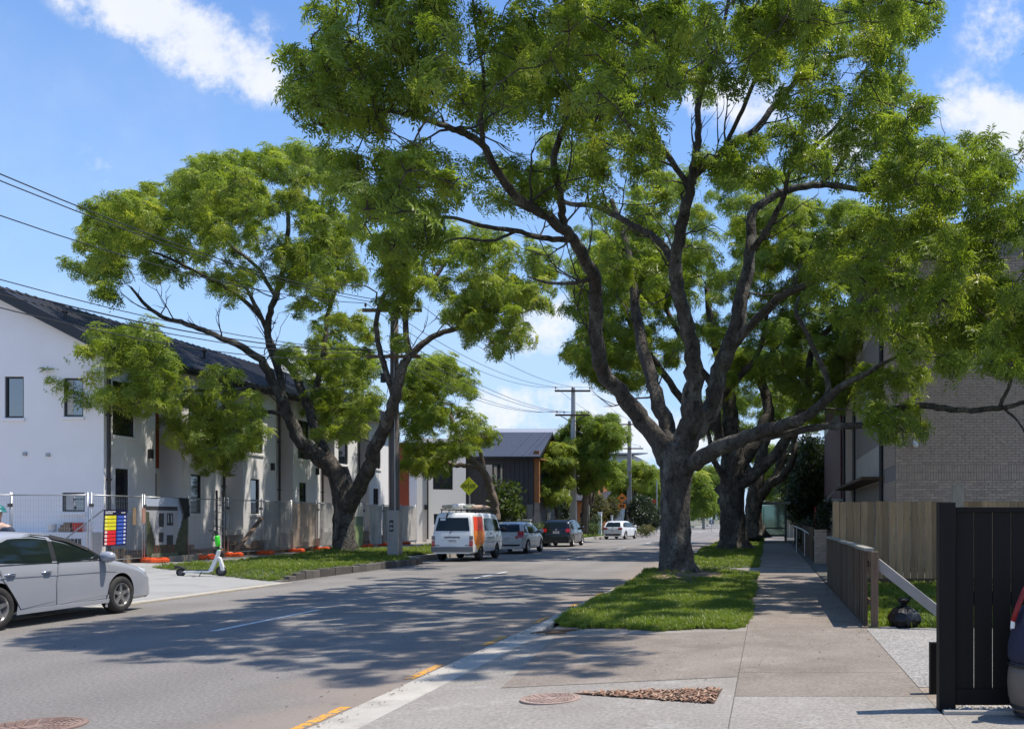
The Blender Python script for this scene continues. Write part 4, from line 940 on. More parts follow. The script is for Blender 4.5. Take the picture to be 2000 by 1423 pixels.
mb = MB(); mb.box(-.02, .02, 0, .09, 0, 1.25); rs = mb.mesh('slat', OLDTIMBER)
for k in range(120):
    o = bpy.data.objects.new('slat', rs); COL.objects.link(o); o.parent = rf; o.location = (rnd.uniform(-.01, .01), k * .2, 0)
mb = MB(); mb.box(1.64, 1.68, 33.2, 58, .4, .48); mb.box(1.64, 1.68, 33.2, 58, 1.1, 1.18); mb.build('rail', OLDTIMBER, rf)
hr = thing('handrail', 'pale galvanised handrail sloping beside the dark hedge', 'railing', (1.5, 42, .1))
mb = MB(); mb.tube([(1.25, 44, 1.3), (1.45, 40, 1.2), (1.75, 35, .95)], .03, 8); mb.build('rail', GALV, hr)
for (x, y, h) in ((1.30, 43, 1.25), (1.52, 39, 1.12)):
    mb = MB(); mb.tube([(x, y, .1), (x, y, h)], .025, 8); mb.build('baluster', GALV, hr)

gt = thing('black_gate', 'black stained board gate at the right edge of the picture', 'gate', (1.40, 7.73, .13))
mb = MB(); mb.box(1.385, 1.52, 7.66, 7.80, .06, 1.785); mb.build('post', BLACKTIMBER, gt, bevel=.006)
x = 1.528
while x < 3.6:
    mb = MB(); mb.box(x, x + .145, 7.70, 7.722, .16, 1.71); mb.build('board', BLACKTIMBER, gt, bevel=.003); x += .151
mb = MB(); mb.box(1.525, 3.6, 7.685, 7.74, 1.705, 1.745); mb.box(1.525, 3.6, 7.725, 7.76, .95, 1.06); mb.box(1.525, 3.6, 7.68, 7.74, .14, .27); mb.build('rail', BLACKTIMBER, gt, bevel=.003)
mb = MB(); mb.box(1.44, 1.52, 8.40, 8.48, .06, .55); tag(mb.build('gate_stop', BLACKTIMBER), 'short black post behind the gate at the dirt patch', 'post')

# bag at the right edge, in front of the gate
bg_ = thing('golf_bag', 'navy bag with a red strap and a cream base standing against the black gate', 'bag', (1.98, 7.42, .1))
NAVY = mat('navy fabric', (0.016, 0.018, 0.042), .85, var=.25, scale=12, bump=.006, bscale=30); CREAM = mat('cream panel', (.13, .105, .082), .6, var=.1, scale=6)
T = Matrix.Translation((2.055, 7.42, 0)) @ Matrix.Rotation(.06, 4, 'Y')
mb = MB(); mb.lathe([(.0, .50), (.17, .50), (.205, .56), (.21, .66), (.185, .80), (.15, .90), (.12, .96), (0, .97)], 22, T); mb.build('upper_body', NAVY, bg_, smooth=True)
mb = MB(); mb.lathe([(.0, .115), (.10, .115), (.15, .16), (.185, .26), (.198, .36), (.198, .44), (.185, .52), (.0, .52)], 22, T); mb.build('base_panel', CREAM, bg_, smooth=True)
mb = MB()
for z, r in ((.505, .200), (.185, .165), (.125, .13)): mb.lathe([(r, z - .012), (r + .008, z), (r, z + .012), (r - .02, z)], 22, T, closed=True)
mb.build('trim', BLACKPL, bg_, smooth=True)
mb = MB(); mb.tube([(1.905, 7.36, .86), (1.925, 7.33, .95), (1.965, 7.32, 1.06), (2.02, 7.33, 1.16), (2.08, 7.36, 1.2)], .022, 8); mb.build('strap', mat('red webbing', srgb(120, 18, 24), .6), bg_, smooth=True)
mb = MB(); mb.tube([(1.90, 7.365, .80), (1.905, 7.36, .87)], .017, 8); mb.build('buckle', WHITEPL, bg_)
mb = MB(); mb.lathe([(.055, .96), (.06, 1.2), (.05, 1.22), (0, 1.22)], 12, T); mb.build('club_cover', NAVY, bg_, smooth=True)

# black rubbish bag on the lawn
rbg = thing('rubbish_bag', 'black plastic rubbish bag tied at the neck, at the edge of the front lawn', 'rubbish bag', (1.95, 13.55, .1))
mb = MB(); rg = random.Random(4); n = 44; pr = [(0, .10), (.14, .10), (.18, .12), (.2, .16), (.21, .20), (.205, .24), (.19, .28), (.165, .32), (.13, .355), (.085, .38), (.05, .395), (.03, .41), (.05, .44), (.085, .485), (.06, .51), (0, .47)]
vs = []
for i, (r, z) in enumerate(pr):
    for j in range(n):
        a = 2 * PI * j / n; q = 1 + .10 * math.sin(3 * a + 1) + .07 * abs(math.sin(4.5 * a + i * .35)) + .06 * abs(math.sin(8 * a - i * .5 + math.sin(3 * a))) - .06 + rg.uniform(-.035, .035)
        vs.append((1.95 + r * q * math.cos(a) * 1.08, 13.62 + r * q * math.sin(a), z + rg.uniform(-.008, .008)))
fs = [(i * n + j, i * n + (j + 1) % n, (i + 1) * n + (j + 1) % n, (i + 1) * n + j) for i in range(len(pr) - 1) for j in range(n)]
mb.add(vs, fs); mb.build('sack', mat('black polythene', (.006, .006, .006), .28, var=.1, spec=.4, bump=.03, bscale=14), rbg, angle=28)
mb = MB(); mb.add([(1.86, 13.6, .47), (1.90, 13.55, .40), (1.93, 13.56, .49), (1.9, 13.6, .53), (2.0, 13.6, .42), (2.05, 13.57, .50), (2.03, 13.6, .54), (1.98, 13.6, .50)], ((0, 1, 2, 3), (4, 5, 6, 7))); mb.build('tie_ear', MATS['black polythene'], rbg)
mb = MB(); mb.box(1.60, 1.82, 13.42, 13.5, .098, .115); tag(mb.build('loose_board', PALETIMBER), 'short flat board on the ground left of the rubbish bag', 'board')
# ------------------------------------------------------------------ street furniture
def utility_pole(name, label, x, y, z0, ztop, rb, rt, m, arms, group='utility poles on the left side', square=False, collar=None):
    t = thing(name, label, 'utility pole', (x, y, z0), 0, group)
    mb = MB(); n = 4 if square else 14
    mb.lathe([(rb, z0 - .2), (rb * .97, z0 + 1.0), (rt, ztop), (0, ztop + .02)], n, Matrix.Translation((x, y, 0)) @ Matrix.Rotation(PI / 4 if square else 0, 4, 'Z')); mb.build('shaft', m, t, smooth=not square)
    for (z, hw, off, pins) in arms:
        mb = MB(); mb.box(x - hw + off, x + hw + off, y - rt - .13, y - rt - .02, z - .06, z + .06); mb.build('crossarm', OLDTIMBER, t)
        for px in pins:
            mb = MB(); mb.lathe([(.012, z + .06), (.012, z + .14), (.045, z + .15), (.05, z + .20), (.03, z + .24), (.04, z + .27), (0, z + .29)], 8, Matrix.Translation((x + px + off, y - rt - .075, 0))); mb.build('insulator', mat('brown insulator', (.12, .06, .04), .3), t)
    if collar:
        mb = MB(); mb.box(x - rb + .005, x + rb + .035, y - rb - .04, y + rb + .04, z0 - .2, z0 + 1.75); mb.build('concrete_collar', CONCPOLE, t, bevel=.02)
        mb = MB(); mb.box(x - .09, x + .05, y - rb - .055, y - rb - .041, z0 + .95, z0 + 1.38); pl = mb.build('id_plate', BLACKPL, t)
        for q in range(2):
            mb = MB(); mb.lathe([(.03, 0), (.045, 0), (.045, .006), (.03, .006)], 12, Matrix.Translation((x - .02, y - rb - .0555, z0 + 1.07 + q * .17)) @ Matrix.Rotation(PI / 2, 4, 'X'), closed=True); mb.build('plate_digit', WHITEPL, pl)
    return t
P1 = (-14.08, 35.7); P2 = (-12.75, 61.7); P3 = (-12.05, 82.5)
P1 = (-14.08, 35.7); P2 = (-13.75, 66.9); P3 = (-13.75, 94.0)
t = utility_pole('utility_pole', 'old grey utility pole in a concrete collar beside the large left ash', P1[0], P1[1], .22, 9.75, .19, .14, POLEGREY, [(9.45, 1.1, 0, (-1, -.5, .5, 1)), (7.72, 1.0, .05, (-.9, -.45, .45, .9))], collar=True)
mb = MB(); mb.tube([(P1[0] - .35, P1[1] - .2, 7.1), (P1[0] - .35, P1[1] - .2, 6.75)], .09, 10); mb.tube([(P1[0] - .18, P1[1] - .2, 7.0), (P1[0] - .5, P1[1] - .2, 7.05)], .02, 6); mb.build('cable_box', BLACKPL, t)
mb = MB(); mb.tube([(P1[0] - .17, P1[1] - .12, 4.9), (P1[0] - .17, P1[1] - .12, 5.35)], .10, 10); mb.build('junction_box', BLACKPL, t)
mb = MB(); mb.tube([(P1[0] + .1, P1[1] - .2, 1.8), (P1[0] + .06, P1[1] - .17, 7.5)], .022, 6); mb.build('cable_riser', GALV, t)
z2 = lambda v: EYE - (v - CY) / F * P2[1]
t = utility_pole('utility_pole', 'tall pale concrete utility pole with two crossarms behind the black hatchback', P2[0], P2[1], .2, z2(757), .33, .17, mat('pale concrete pole', (.50, .485, .455), .85, var=.12, scale=2, stretch=(3, 3, .6)), [(z2(764), 1.25, .0, (-1.2, .0, 1.2)), (z2(811), 1.22, 0, (-1.1, -.6, .6, 1.1))], square=True)
mb = MB()
for sx in (-1, 1): mb.bar((P2[0] + sx * .85, P2[1] - .2, z2(813)), (P2[0] + sx * .1, P2[1] - .2, z2(824)), .05, .05)
mb.build('arm_brace', DARKSTEEL, t)
z3 = lambda v: EYE - (v - CY) / F * P3[1]
t = utility_pole('utility_pole', 'grey concrete utility pole by the bushy tree, half behind a limb of the big ash', P3[0], P3[1], .2, z3(822), .38, .2, CONCPOLE, [(z3(829), 1.2, -.2, (-1.1, -.8, .8)), (z3(876), 1.2, .2, (-.9, .9))], square=True)
t = utility_pole('utility_pole', 'distant grey pole between the big ash and the second right trunk', *[(1374 - CX) / F * 150, 150], .2, 9.2, .3, .2, CONCPOLE, [(8.6, 1.1, 0, (-.9, .9))], square=True)
# street lamp
sl = thing('street_lamp', 'street lamp with a long curved arm above the far trees', 'street lamp', (-13.9, 74, .2))
lp_ = lambda u, v: at(u, v, 74)
mb = MB(); mb.tube([lp_(1150, 1040), lp_(1150, 870), lp_(1153, 845), lp_(1162, 830), lp_(1176, 819)], [.09, .07, .06, .05, .045], 8); mb.build('pole', GALV, sl, smooth=True)
a, b = lp_(1173, 820), lp_(1197, 813); mb = MB(); mb.bar(a, b, .24, .10); mb.build('lamp_head', mat('lamp grey', (.3, .31, .32), .5), sl, bevel=.03)
# wires
def wire(a, b, sag, r=.012, label='', g='overhead wires'):
    pts = []
    for i in range(25):
        t = i / 24; p = Vector(a).lerp(Vector(b), t); p.z -= sag * 4 * t * (1 - t); pts.append(p)
    mb = MB(); mb.tube(pts, r, 5); return tag(mb.build('overhead_wire', BLACKPL, smooth=True), label, 'wire', g)
top1, low1 = 9.72, 7.99
for i, px in enumerate((-1.0, -.5, .5, 1.0)):
    if i < 3: wire((P1[0] + px, -6, top1 + .0), (P1[0] + px, P1[1] - .21, top1), 1.85 + (.35, -.15, .15, 0)[i], .013, ('uppermost', 'second', 'third')[i] + ' of the black wires crossing the sky at the left edge')
for i, px in enumerate((-.85, -.4, .5, .95)):
    wire((P1[0] + px, -6, low1), (P1[0] + px, P1[1] - .21, low1), (1.75, 2.05, 2.4, 2.75)[i], .016 if i == 1 else .011, ('highest', 'thickest', 'second lowest', 'lowest')[i] + ' of the black wires running in front of the townhouse roof')
for px, q, lab in ((-1.0, -1.2, 'upper left'), (-.5, 0.0, 'upper middle'), (1.0, 1.2, 'upper right')):
    wire((P1[0] + px, P1[1] - .2, top1), (P2[0] + q, P2[1] - .22, z2(764) + .27), .9, .012, lab + ' wire sagging between the old grey pole and the pale concrete pole', 'wires between the poles')
for px, q, lab in ((-.85, -1.1, 'lowest left'), (-.4, -.6, 'second lower'), (.5, .6, 'third lower'), (.95, 1.1, 'lowest right')):
    wire((P1[0] + px, P1[1] - .2, low1), (P2[0] + q, P2[1] - .22, z2(811) + .27), .8, .012, lab + ' wire sagging between the old grey pole and the pale concrete pole', 'wires between the poles')
for q, q2, zz, lab in ((-1.2, -1.1, 764, 'upper left'), (1.2, .8, 764, 'upper right'), (-1.1, -.7, 811, 'lower left'), (1.1, 1.1, 811, 'lower right')):
    wire((P2[0] + q, P2[1] - .2, z2(zz) + .27), (P3[0] + q2, P3[1] - .22, z3(829 if zz == 764 else 876) + .27), .5, .012, lab + ' thin wire from the pale concrete pole to the pole beyond it', 'wires beyond the concrete pole')
for (z, x2, y2, z2_) in ((7.2, -21.3, 40, 6.9), (6.9, -21.3, 52, 6.8)):
    wire((P1[0] - .2, P1[1], z), (x2, y2, z2_), .25, .01, ('shorter' if y2 < 45 else 'longer') + ' thin service wire from the old grey pole to the townhouse eaves', 'service wires to the townhouses')

# signs
SIGNY = mat('fluorescent yellow green', (0.95, 0.90, 0.02), .5, var=.04); SIGNO = mat('faded orange sign', srgb(225, 125, 35), .55, var=.06); SBLACK = mat('sign black', (.012, .012, .012), .5)
def diamond(x, y, z, r, d0, d1): return [(x - r, z), (x, z - r), (x + r, z), (x, z + r)]
def xz(poly, y0, y1, mb, mi=0):
    k = len(poly); mb.add([(p[0], y0, p[1]) for p in poly] + [(p[0], y1, p[1]) for p in poly], [tuple(range(k)), tuple(reversed(range(k, 2 * k)))] + [(i, k + i, k + (i + 1) % k, (i + 1) % k) for i in range(k)], mi)
p = at(915.5, 949, 44); zs = thing('crossing_sign', 'yellow diamond road sign with slanted black crossing bars', 'road sign', (p.x, 44, .25))
mb = MB(); mb.tube([(p.x + .02, 44.06, .2), (p.x + .02, 44.06, p.z + .3)], .035, 10); mb.build('pole', GALV, zs)
mb = MB(); xz(diamond(p.x, 0, p.z, .43, 0, 0), 44.0, 44.02, mb); pl = recalc(mb.build('plate', SIGNY, zs))
mb = MB()
for k in range(4):
    for sx in (-1, 1):
        cx = p.x + sx * (.075 + .068 * k); hgt = .095
        xz([(cx - .018 - (.03), p.z - hgt), (cx + .018 - .03, p.z - hgt), (cx + .018 + .03, p.z + hgt), (cx - .018 + .03, p.z + hgt)], 43.992, 43.999, mb)
xz([(p.x - .012, p.z - .24), (p.x + .012, p.z - .24), (p.x + .012, p.z + .2), (p.x - .012, p.z + .2)], 43.992, 43.999, mb)
recalc(mb.build('crossing_bars', SBLACK, pl))
p = at(1215, 972, 86); hs = thing('hump_sign', 'small orange road sign with a speed plate below it, right of the bushy shrub', 'road sign', (p.x, 86, .25))
mb = MB(); mb.tube([(p.x, 86.06, .2), (p.x, 86.06, p.z + .2)], .035, 8); mb.build('pole', GALV, hs)
mb = MB(); xz(diamond(p.x, 0, p.z, .46, 0, 0), 86.0, 86.02, mb); pl = recalc(mb.build('plate', SIGNO, hs))
mb = MB(); xz([(p.x - .24, p.z - .06), (p.x + .24, p.z - .06), (p.x + .1, p.z + .08), (p.x - .1, p.z + .08)], 85.99, 85.999, mb); recalc(mb.build('hump_symbol', SBLACK, pl))
mb = MB(); xz([(p.x - .34, p.z - .95), (p.x + .34, p.z - .95), (p.x + .34, p.z - .5), (p.x - .34, p.z - .5)], 86.0, 86.02, mb); pl2 = recalc(mb.build('speed_plate', SIGNO, hs))
mb = MB(); xz([(p.x - .18, p.z - .86), (p.x - .03, p.z - .86), (p.x - .03, p.z - .6), (p.x - .18, p.z - .6)], 85.99, 85.999, mb); xz([(p.x + .03, p.z - .86), (p.x + .18, p.z - .86), (p.x + .18, p.z - .6), (p.x + .03, p.z - .6)], 85.99, 85.999, mb); recalc(mb.build('speed_digits', SBLACK, pl2))
p = at(1277, 979, 100); rs_ = thing('red_sign', 'small red sign on a grey post near the left edge of the big ash trunk', 'road sign', (p.x + .2, 100, .25))
mb = MB(); mb.tube([(p.x + .3, 100.06, .2), (p.x + .3, 100.06, 6)], .07, 8); mb.build('pole', GALV, rs_)
mb = MB(); mb.lathe([(.26, 0), (.26, .02)], 8, Matrix.Translation((p.x, 100, p.z)) @ Matrix.Rotation(PI / 2, 4, 'X')); mb.build('plate', mat('sign red', srgb(225, 70, 45), .5), rs_)
p = at(1408, 956, 52); bs = thing('dark_sign', 'dark diamond sign seen from behind on a thin pole against the second right trunk', 'road sign', (p.x, 52, .15))
mb = MB(); mb.tube([(p.x, 52.05, .1), (p.x, 52.05, p.z + .4)], .032, 8); mb.build('pole', GALV, bs)
mb = MB(); xz(diamond(p.x, 0, p.z, .42, 0, 0), 52, 52.02, mb); recalc(mb.build('plate', DARKSTEEL, bs))
mb = MB(); xz([(p.x - .2, p.z - .78), (p.x + .2, p.z - .78), (p.x + .2, p.z - .45), (p.x - .2, p.z - .45)], 52, 52.02, mb); recalc(mb.build('lower_plate', DARKSTEEL, bs))
p = at(1390, 1019, 118); kb = thing('traffic_island_sign', 'round grey sign on the traffic island far up the road', 'road sign', (p.x, 118, .02))
mb = MB(); mb.lathe([(.34, 0), (.34, .03)], 16, Matrix.Translation((p.x, 118, p.z)) @ Matrix.Rotation(PI / 2, 4, 'X')); mb.build('disc', mat('sign grey', (.16, .16, .2), .6), kb)
mb = MB(); mb.box(p.x - .05, p.x + .05, 117.95, 117.965, p.z - .25, p.z + .25); mb.build('white_bar', WHITEPL, kb)
mb = MB(); mb.tube([(p.x, 118.05, 0), (p.x, 118.05, p.z)], .04, 8); mb.build('pole', GALV, kb)

# bus shelter
Y = 62.7; s_ = thing('bus_shelter', 'glass and steel bus shelter standing on the footpath', 'bus shelter', (.25, Y, .1))
X0, X1, ZB, ZT = -.62, 1.2, .35, 2.62
for (x, y) in ((X0, Y), (X1, Y), (X0, Y + 3.6), (X1, Y + 3.6)):
    mb = MB(); mb.box(x - .05, x + .05, y - .05, y + .05, .1, ZT); mb.build('post', mat('shelter steel', (.10, .105, .11), .5, metal=.3), s_)
mb = MB(); mb.box(X0 - .2, X1 + .3, Y - .25, Y + 3.9, ZT, ZT + .16); mb.build('roof', mat('shelter roof', (.3, .32, .31), .5), s_, bevel=.03)
frost = bpy.data.materials.new('greenish glass'); frost.use_nodes = True
_n = frost.node_tree.nodes; _b = _n['Principled BSDF']; _b.inputs['Base Color'].default_value = (.55, .66, .6, 1); _b.inputs['Roughness'].default_value = .18; _b.inputs['Transmission Weight'].default_value = .82; _b.inputs['IOR'].default_value = 1.05
for nm, (y) in (('end_glass', Y), ('end_glass', Y + 3.6)):
    mb = MB(); mb.box(X0 + .06, X1 - .06, y - .008, y + .008, 1.05, ZT - .05); mb.build('end_glass', frost, s_)
    mb = MB(); mb.box(X0 + .06, X1 - .06, y - .006, y + .006, .55, .98); mb.build('end_glass', frost, s_)
    mb = MB(); mb.box(X0 + .05, X1 - .05, y - .03, y + .03, .985, 1.045); mb.box(X0 + .05, X1 - .05, y - .03, y + .03, .47, .545); mb.build('cross_rail', MATS['shelter steel'], s_)
mb = MB(); mb.box(X1 - .45, X1 - .1, Y + .4, Y + 3.2, .52, .58); mb.build('bench', OLDTIMBER, s_)
mb = MB(); mb.box(X0 + .3, X0 + .36, Y + .4, Y + 3.2, .6, 2.4); mb.build('side_glass', frost, s_)
tag(sheet('shelter_pad', [(-.75, 60.5), (1.38, 60.5), (1.38, 68), (-.75, 68)], CONC, z=.105), kind='structure')

# parked pale van roof / white wall behind the railing
wv = thing('white_fence_wall', 'pale garden wall behind the bus shelter with a red roofed car beyond', 'wall', (2.3, 72, .15))
for k in range(9):
    mb = MB(); mb.box(1.35 + k * .3, 1.35 + k * .3 + .285, 72, 72.05, .2, 2.0); mb.build('panel', mat('pale grey board', (.45, .45, .44), .8), wv)
mb = MB(); mb.box(3.05, 4.6, 60, 61, .9, 1.22); mb.box(2.95, 3.05, 60.2, 60.3, .15, 2.4); tag(mb.build('sign_board', mat('red and white board', srgb(190, 80, 90), .6)), 'low red board behind the dark hedge near the brick pillar', 'board')

# ------------------------------------------------------------------ the building site fence
FX = -20.0; FB = .25; FH = 2.1
def fence_panel_mesh():
    W = 2.28; f = MB(); r = .02
    f.tube([(0, 0, .0), (0, 0, FH + .08)], r, 8); f.tube([(W, 0, .0), (W, 0, FH + .08)], r, 8); f.tube([(0, 0, FH), (W, 0, FH)], r, 8); f.tube([(0, 0, .15), (W, 0, .15)], r * .8, 8)
    w = MB()
    for i in range(1, 30): x = W * i / 30; w.bar((x, 0, .16), (x, 0, FH - .01), .004, .004)
    for j in range(1, 12): z = .15 + (FH - .15) * j / 12; w.bar((.01, 0, z), (W - .01, 0, z), .004, .004)
    return f, w
f_, w_ = fence_panel_mesh()
pan = thing('site_fence', 'x', 'site fence', (FX, 28, FB), PI / 2, 'temporary site fence panels')
f_.build('frame', GALV, pan, local=True, smooth=True); tag(w_.build('wire_infill', GALV, pan, local=True), kind='stuff')
clip = MB(); clip.box(-.05, .05, -.04, .04, FH - .35, FH - .25); clip.build('clamp', DARKSTEEL, pan, local=True)
desc = ['corner mesh fence panel carrying the safety board', 'mesh fence panel behind the printed house banner', 'bare mesh fence panel behind the electric scooter', 'bare mesh fence panel with a brown prop leaning on it', 'mesh fence panel covered by the grey shade cloth',
        'mesh fence panel covered by the tan shade cloth', 'mesh fence panel hidden behind the left ash trunk', 'mesh fence panel behind the green landscape banner', 'mesh fence panel behind the utility pole, draped in plastic', 'mesh fence panel with pale sheeting left of the van', 'farthest mesh fence panel, beyond the van']
PY = [28 + 2.35 * k for k in range(11)]
for k, y in enumerate(PY):
    if k == 0: pan.location = (FX, y, FB); pan['label'] = desc[0]
    else: dup(pan, (FX + rnd.uniform(-.05, .05), y, FB), PI / 2 + rnd.uniform(-.03, .03), desc[k])
for k in range(3): dup(pan, (FX - .05 - 2.32 * (k + 1), 28 + rnd.uniform(-.05, .05), FB), rnd.uniform(-.02, .02), ('mesh fence panel facing us at the corner of the site', 'mesh fence panel facing us above the silver sedan roof', 'mesh fence panel facing us at the left picture edge')[k])
# orange feet
foot = thing('weight_block', 'x', 'fence weight', (0, 0, 0), 0, 'orange fence feet')
mb = MB(); mb.prism([(-.33, -.09), (-.29, -.13), (-.08, -.13), (-.04, -.10), (.04, -.10), (.08, -.13), (.29, -.13), (.33, -.09), (.33, .09), (.29, .13), (-.29, .13), (-.33, .09)], 0, .13); mb.build('block', ORANGE, foot, local=True, bevel=.03)
mb = MB(); mb.prism([(-.27, -.08), (-.1, -.08), (-.1, .08), (-.27, .08)], .13, .16); mb.prism([(.1, -.08), (.27, -.08), (.27, .08), (.1, .08)], .13, .16); mb.build('raised_pad', ORANGE, foot, local=True, bevel=.015)
fl = ['bright orange fence foot at the safety board panel', 'orange fence foot under the left end of the printed banner', 'red orange fence foot behind the scooter deck', 'bright orange fence foot at the leaning brown prop', 'dull red fence foot in the shade of the left ash', 'dark red fence foot left of the ash trunk', 'shaded fence foot behind the ash trunk', 'orange fence foot right of the ash trunk', 'orange fence foot beside the utility pole', 'orange fence foot near the van', 'small orange fence foot behind the van']
for k, y in enumerate(PY):
    loc = (FX + .18 + rnd.uniform(-.06, .08), y + rnd.uniform(-.06, .06), .25)
    if k == 0: foot.location = loc; foot.rotation_euler = (0, 0, rnd.uniform(-.3, .3)); foot['label'] = fl[0]
    else: dup(foot, loc, rnd.uniform(-.4, .4), fl[k])
for k, (y, lab) in enumerate(((30.2, 'bright orange fence foot on the pale concrete left of the scooter'), (33.1, 'second orange fence foot just right of the printed banner'))):
    dup(foot, (FX + .55, y, .25), 1.2 + k, lab)
# sheets hanging on the fence; printed or plain cloth
def cloth(name, label, k, m, z0=.2, z1=2.08, wav=.05, y0=.03, y1=2.25, cat='fence cover', off=.05, mats=None, pick=None, nx=26, nz=22, seed=0):
    rg = random.Random(seed + k); ph = rg.random() * 6; mb = MB(); vs = []
    for j in range(nz + 1):
        for i in range(nx + 1):
            a = i / nx; b = j / nz; y = PY[k] + y0 + (y1 - y0) * a; z = FB + z0 + (z1 - z0) * b
            sag = .0 if j < nz else -.03 * math.sin(a * PI * 3)
            vs.append((FX + off + wav * (math.sin(a * 9 + ph + b * 2) * .5 + math.sin(a * 23 + ph * 2 - b * 3) * .3 + rg.uniform(-.1, .1)) * (1.1 - b * .6), y, z + sag))
    for j in range(nz):
        for i in range(nx):
            q = j * (nx + 1) + i; mb.add([vs[q], vs[q + 1], vs[q + nx + 2], vs[q + nx + 1]], ((0, 1, 2, 3),), pick((i + .5) / nx, (j + .5) / nz) if pick else 0)
    o = mb.build(name, mats or m, smooth=True); return tag(o, label, cat)
SHADEG = mat('grey shade cloth', (.30, .30, .29), .9, var=.15, scale=2); SHADET = mat('tan shade cloth', (.34, .265, .20), .9, var=.18, scale=2); PLAST = mat('grey white plastic sheet', (.55, .54, .53), .35, var=.2, scale=1.5, bump=.04, bscale=5)
for m_, f_ in ((SHADEG, .30), (SHADET, .18)):      # woven cloth: some light and sight passes between the threads
    nt_ = m_.node_tree; tr_ = nt_.nodes.new('ShaderNodeBsdfTransparent'); mx_ = nt_.nodes.new('ShaderNodeMixShader'); mx_.inputs[0].default_value = f_
    nt_.links.new(nt_.nodes['Principled BSDF'].outputs[0], mx_.inputs[1]); nt_.links.new(tr_.outputs[0], mx_.inputs[2]); nt_.links.new(mx_.outputs[0], nt_.nodes['Material Output'].inputs[0])
cloth('shade_cloth', 'grey shade cloth on the fence left of the tan one', 4, SHADEG); cloth('shade_cloth', 'tan shade cloth on the fence just left of the ash trunk', 5, SHADET)
cloth('shade_cloth', 'greyish shade cloth on the fence behind the ash trunk', 6, SHADEG)
cloth('plastic_sheet', 'creased pale plastic sheet hung on the fence between pole and van', 8, PLAST, wav=.16, z0=.1, y0=.5); cloth('plastic_sheet', 'flat pale sheeting on the fence behind the van', 9, mat('pale sheeting', (.46, .43, .4), .6, var=.15, scale=2), wav=.08, y0=.0); cloth('plastic_sheet', 'far pale sheeting on the fence behind the silver hatchback', 10, MATS['pale sheeting'], wav=.05)
PR = [mat('print sky', (.42, .47, .56), .5, var=.06), mat('print grey', (.40, .40, .41), .5, var=.05), mat('print dark', (.05, .05, .055), .5), mat('print foliage', (.07, .08, .045), .6, var=.5, scale=9), mat('print lawn', (.16, .19, .11), .6, var=.3, scale=9), mat('print straw', (.36, .32, .22), .6, var=.25, scale=9), mat('print red', (.2, .06, .05), .6)]
def house_print(a, b):
    a = 1 - a if False else a
    if b > .86: return 0
    if .80 < b <= .86 and a < .72: return 2
    tree_l = a < .2 - .1 * (1 - abs(b - .35) / .5) * 0 and b < .78 - (.2 - a) * 0 and a < .06 + .16 * max(0, 1 - abs(b - .32) / .36)
    if tree_l: return 3
    if a > .68 and a > .94 - .28 * max(0, 1 - abs(b - .25) / .62): return 3
    if b < .12: return 5 if a < .3 else 4
    if b < .26: return 3 if (a * 31) % 2 < 1.3 else 6
    if .30 < a < .40 and (.55 < b < .76 or .3 < b < .46): return 2
    if .47 < a < .62 and .56 < b < .76: return 2 if (a < .50 or a > .59 or b < .6 or b > .73 or abs(a - .545) < .015) else 1
    if .47 < a < .62 and .26 < b < .42: return 2
    if a > .74: return 0
    return 1
cloth('printed_banner', 'printed fence banner with a picture of a grey house between dark trees', 1, None, z0=.0, z1=2.08, wav=.03, mats=PR, pick=house_print, nx=44, nz=46, cat='banner')
LP = [mat('print pale', (.6, .56, .52), .5, var=.08), mat('print green', (.25, .32, .14), .6, var=.3, scale=7), mat('print forest', (.14, .19, .13), .6, var=.4, scale=8), mat('print sand', (.55, .44, .30), .6, var=.2, scale=5), mat('print skin', (.5, .37, .32), .6, var=.2)]
def land_print(a, b):
    if a < .3: return 3 if b < .35 and (a * 9 + b * 4) % 1 < .6 else (4 if .22 < a and .3 < b < .7 else 0)
    if b > .8 - .25 * max(0, (.6 - a)): return 0
    if b > .5: return 2 if (b < .72) else 0
    if .42 < a < .56 and b < .35: return 4
    return 1 if a > .48 else 0
cloth('printed_banner', 'printed fence banner of a green lawn and dim trees, right of the ash trunk', 7, None, z0=.05, z1=2.08, wav=.05, mats=LP, pick=land_print, nx=44, nz=36, cat='banner')
mb = MB(); mb.add([(FX + .09, 32.0, 2.36), (FX + .12, 32.5, 2.34), (FX + .14, 32.55, 1.75), (FX + .1, 32.3, 1.62), (FX + .13, 32.15, 2.0)], ((0, 1, 2, 3, 4),)); tag(mb.build('black_rag', BLACKPL), 'black cloth hanging over the top of the printed banner', 'cloth')
# safety board with yellow, red and blue rows
sb = thing('safety_board', 'tilted site safety board with yellow, red and blue rows under a dark heading', 'sign', (FX + .1, 28.9, .9))
def bq(name, m, a0, a1, z0, z1, d, par):
    mb = MB(); f = lambda a, z, dd: (FX + .07 + dd, 28.42 + a * 1.02 + (z - 1) * .05, .82 + z * 1.1 + a * .02)
    mb.add([f(a0, z0, d), f(a1, z0, d), f(a1, z1, d), f(a0, z1, d), f(a0, z0, 0), f(a1, z0, 0), f(a1, z1, 0), f(a0, z1, 0)], ((0, 1, 2, 3), (4, 0, 3, 7), (1, 5, 6, 2), (3, 2, 6, 7), (4, 5, 1, 0)))
    return mb.build(name, m, par)
NAVYB = mat('board navy', srgb(22, 22, 60), .5); BY_ = mat('board yellow', srgb(232, 220, 50), .5); BR_ = mat('board red', srgb(225, 45, 50), .5); BB_ = mat('board blue', srgb(45, 75, 165), .5); BB2 = mat('board light blue', srgb(95, 125, 205), .5)
bd = bq('board', NAVYB, 0, 1, 0, 1, .012, sb)
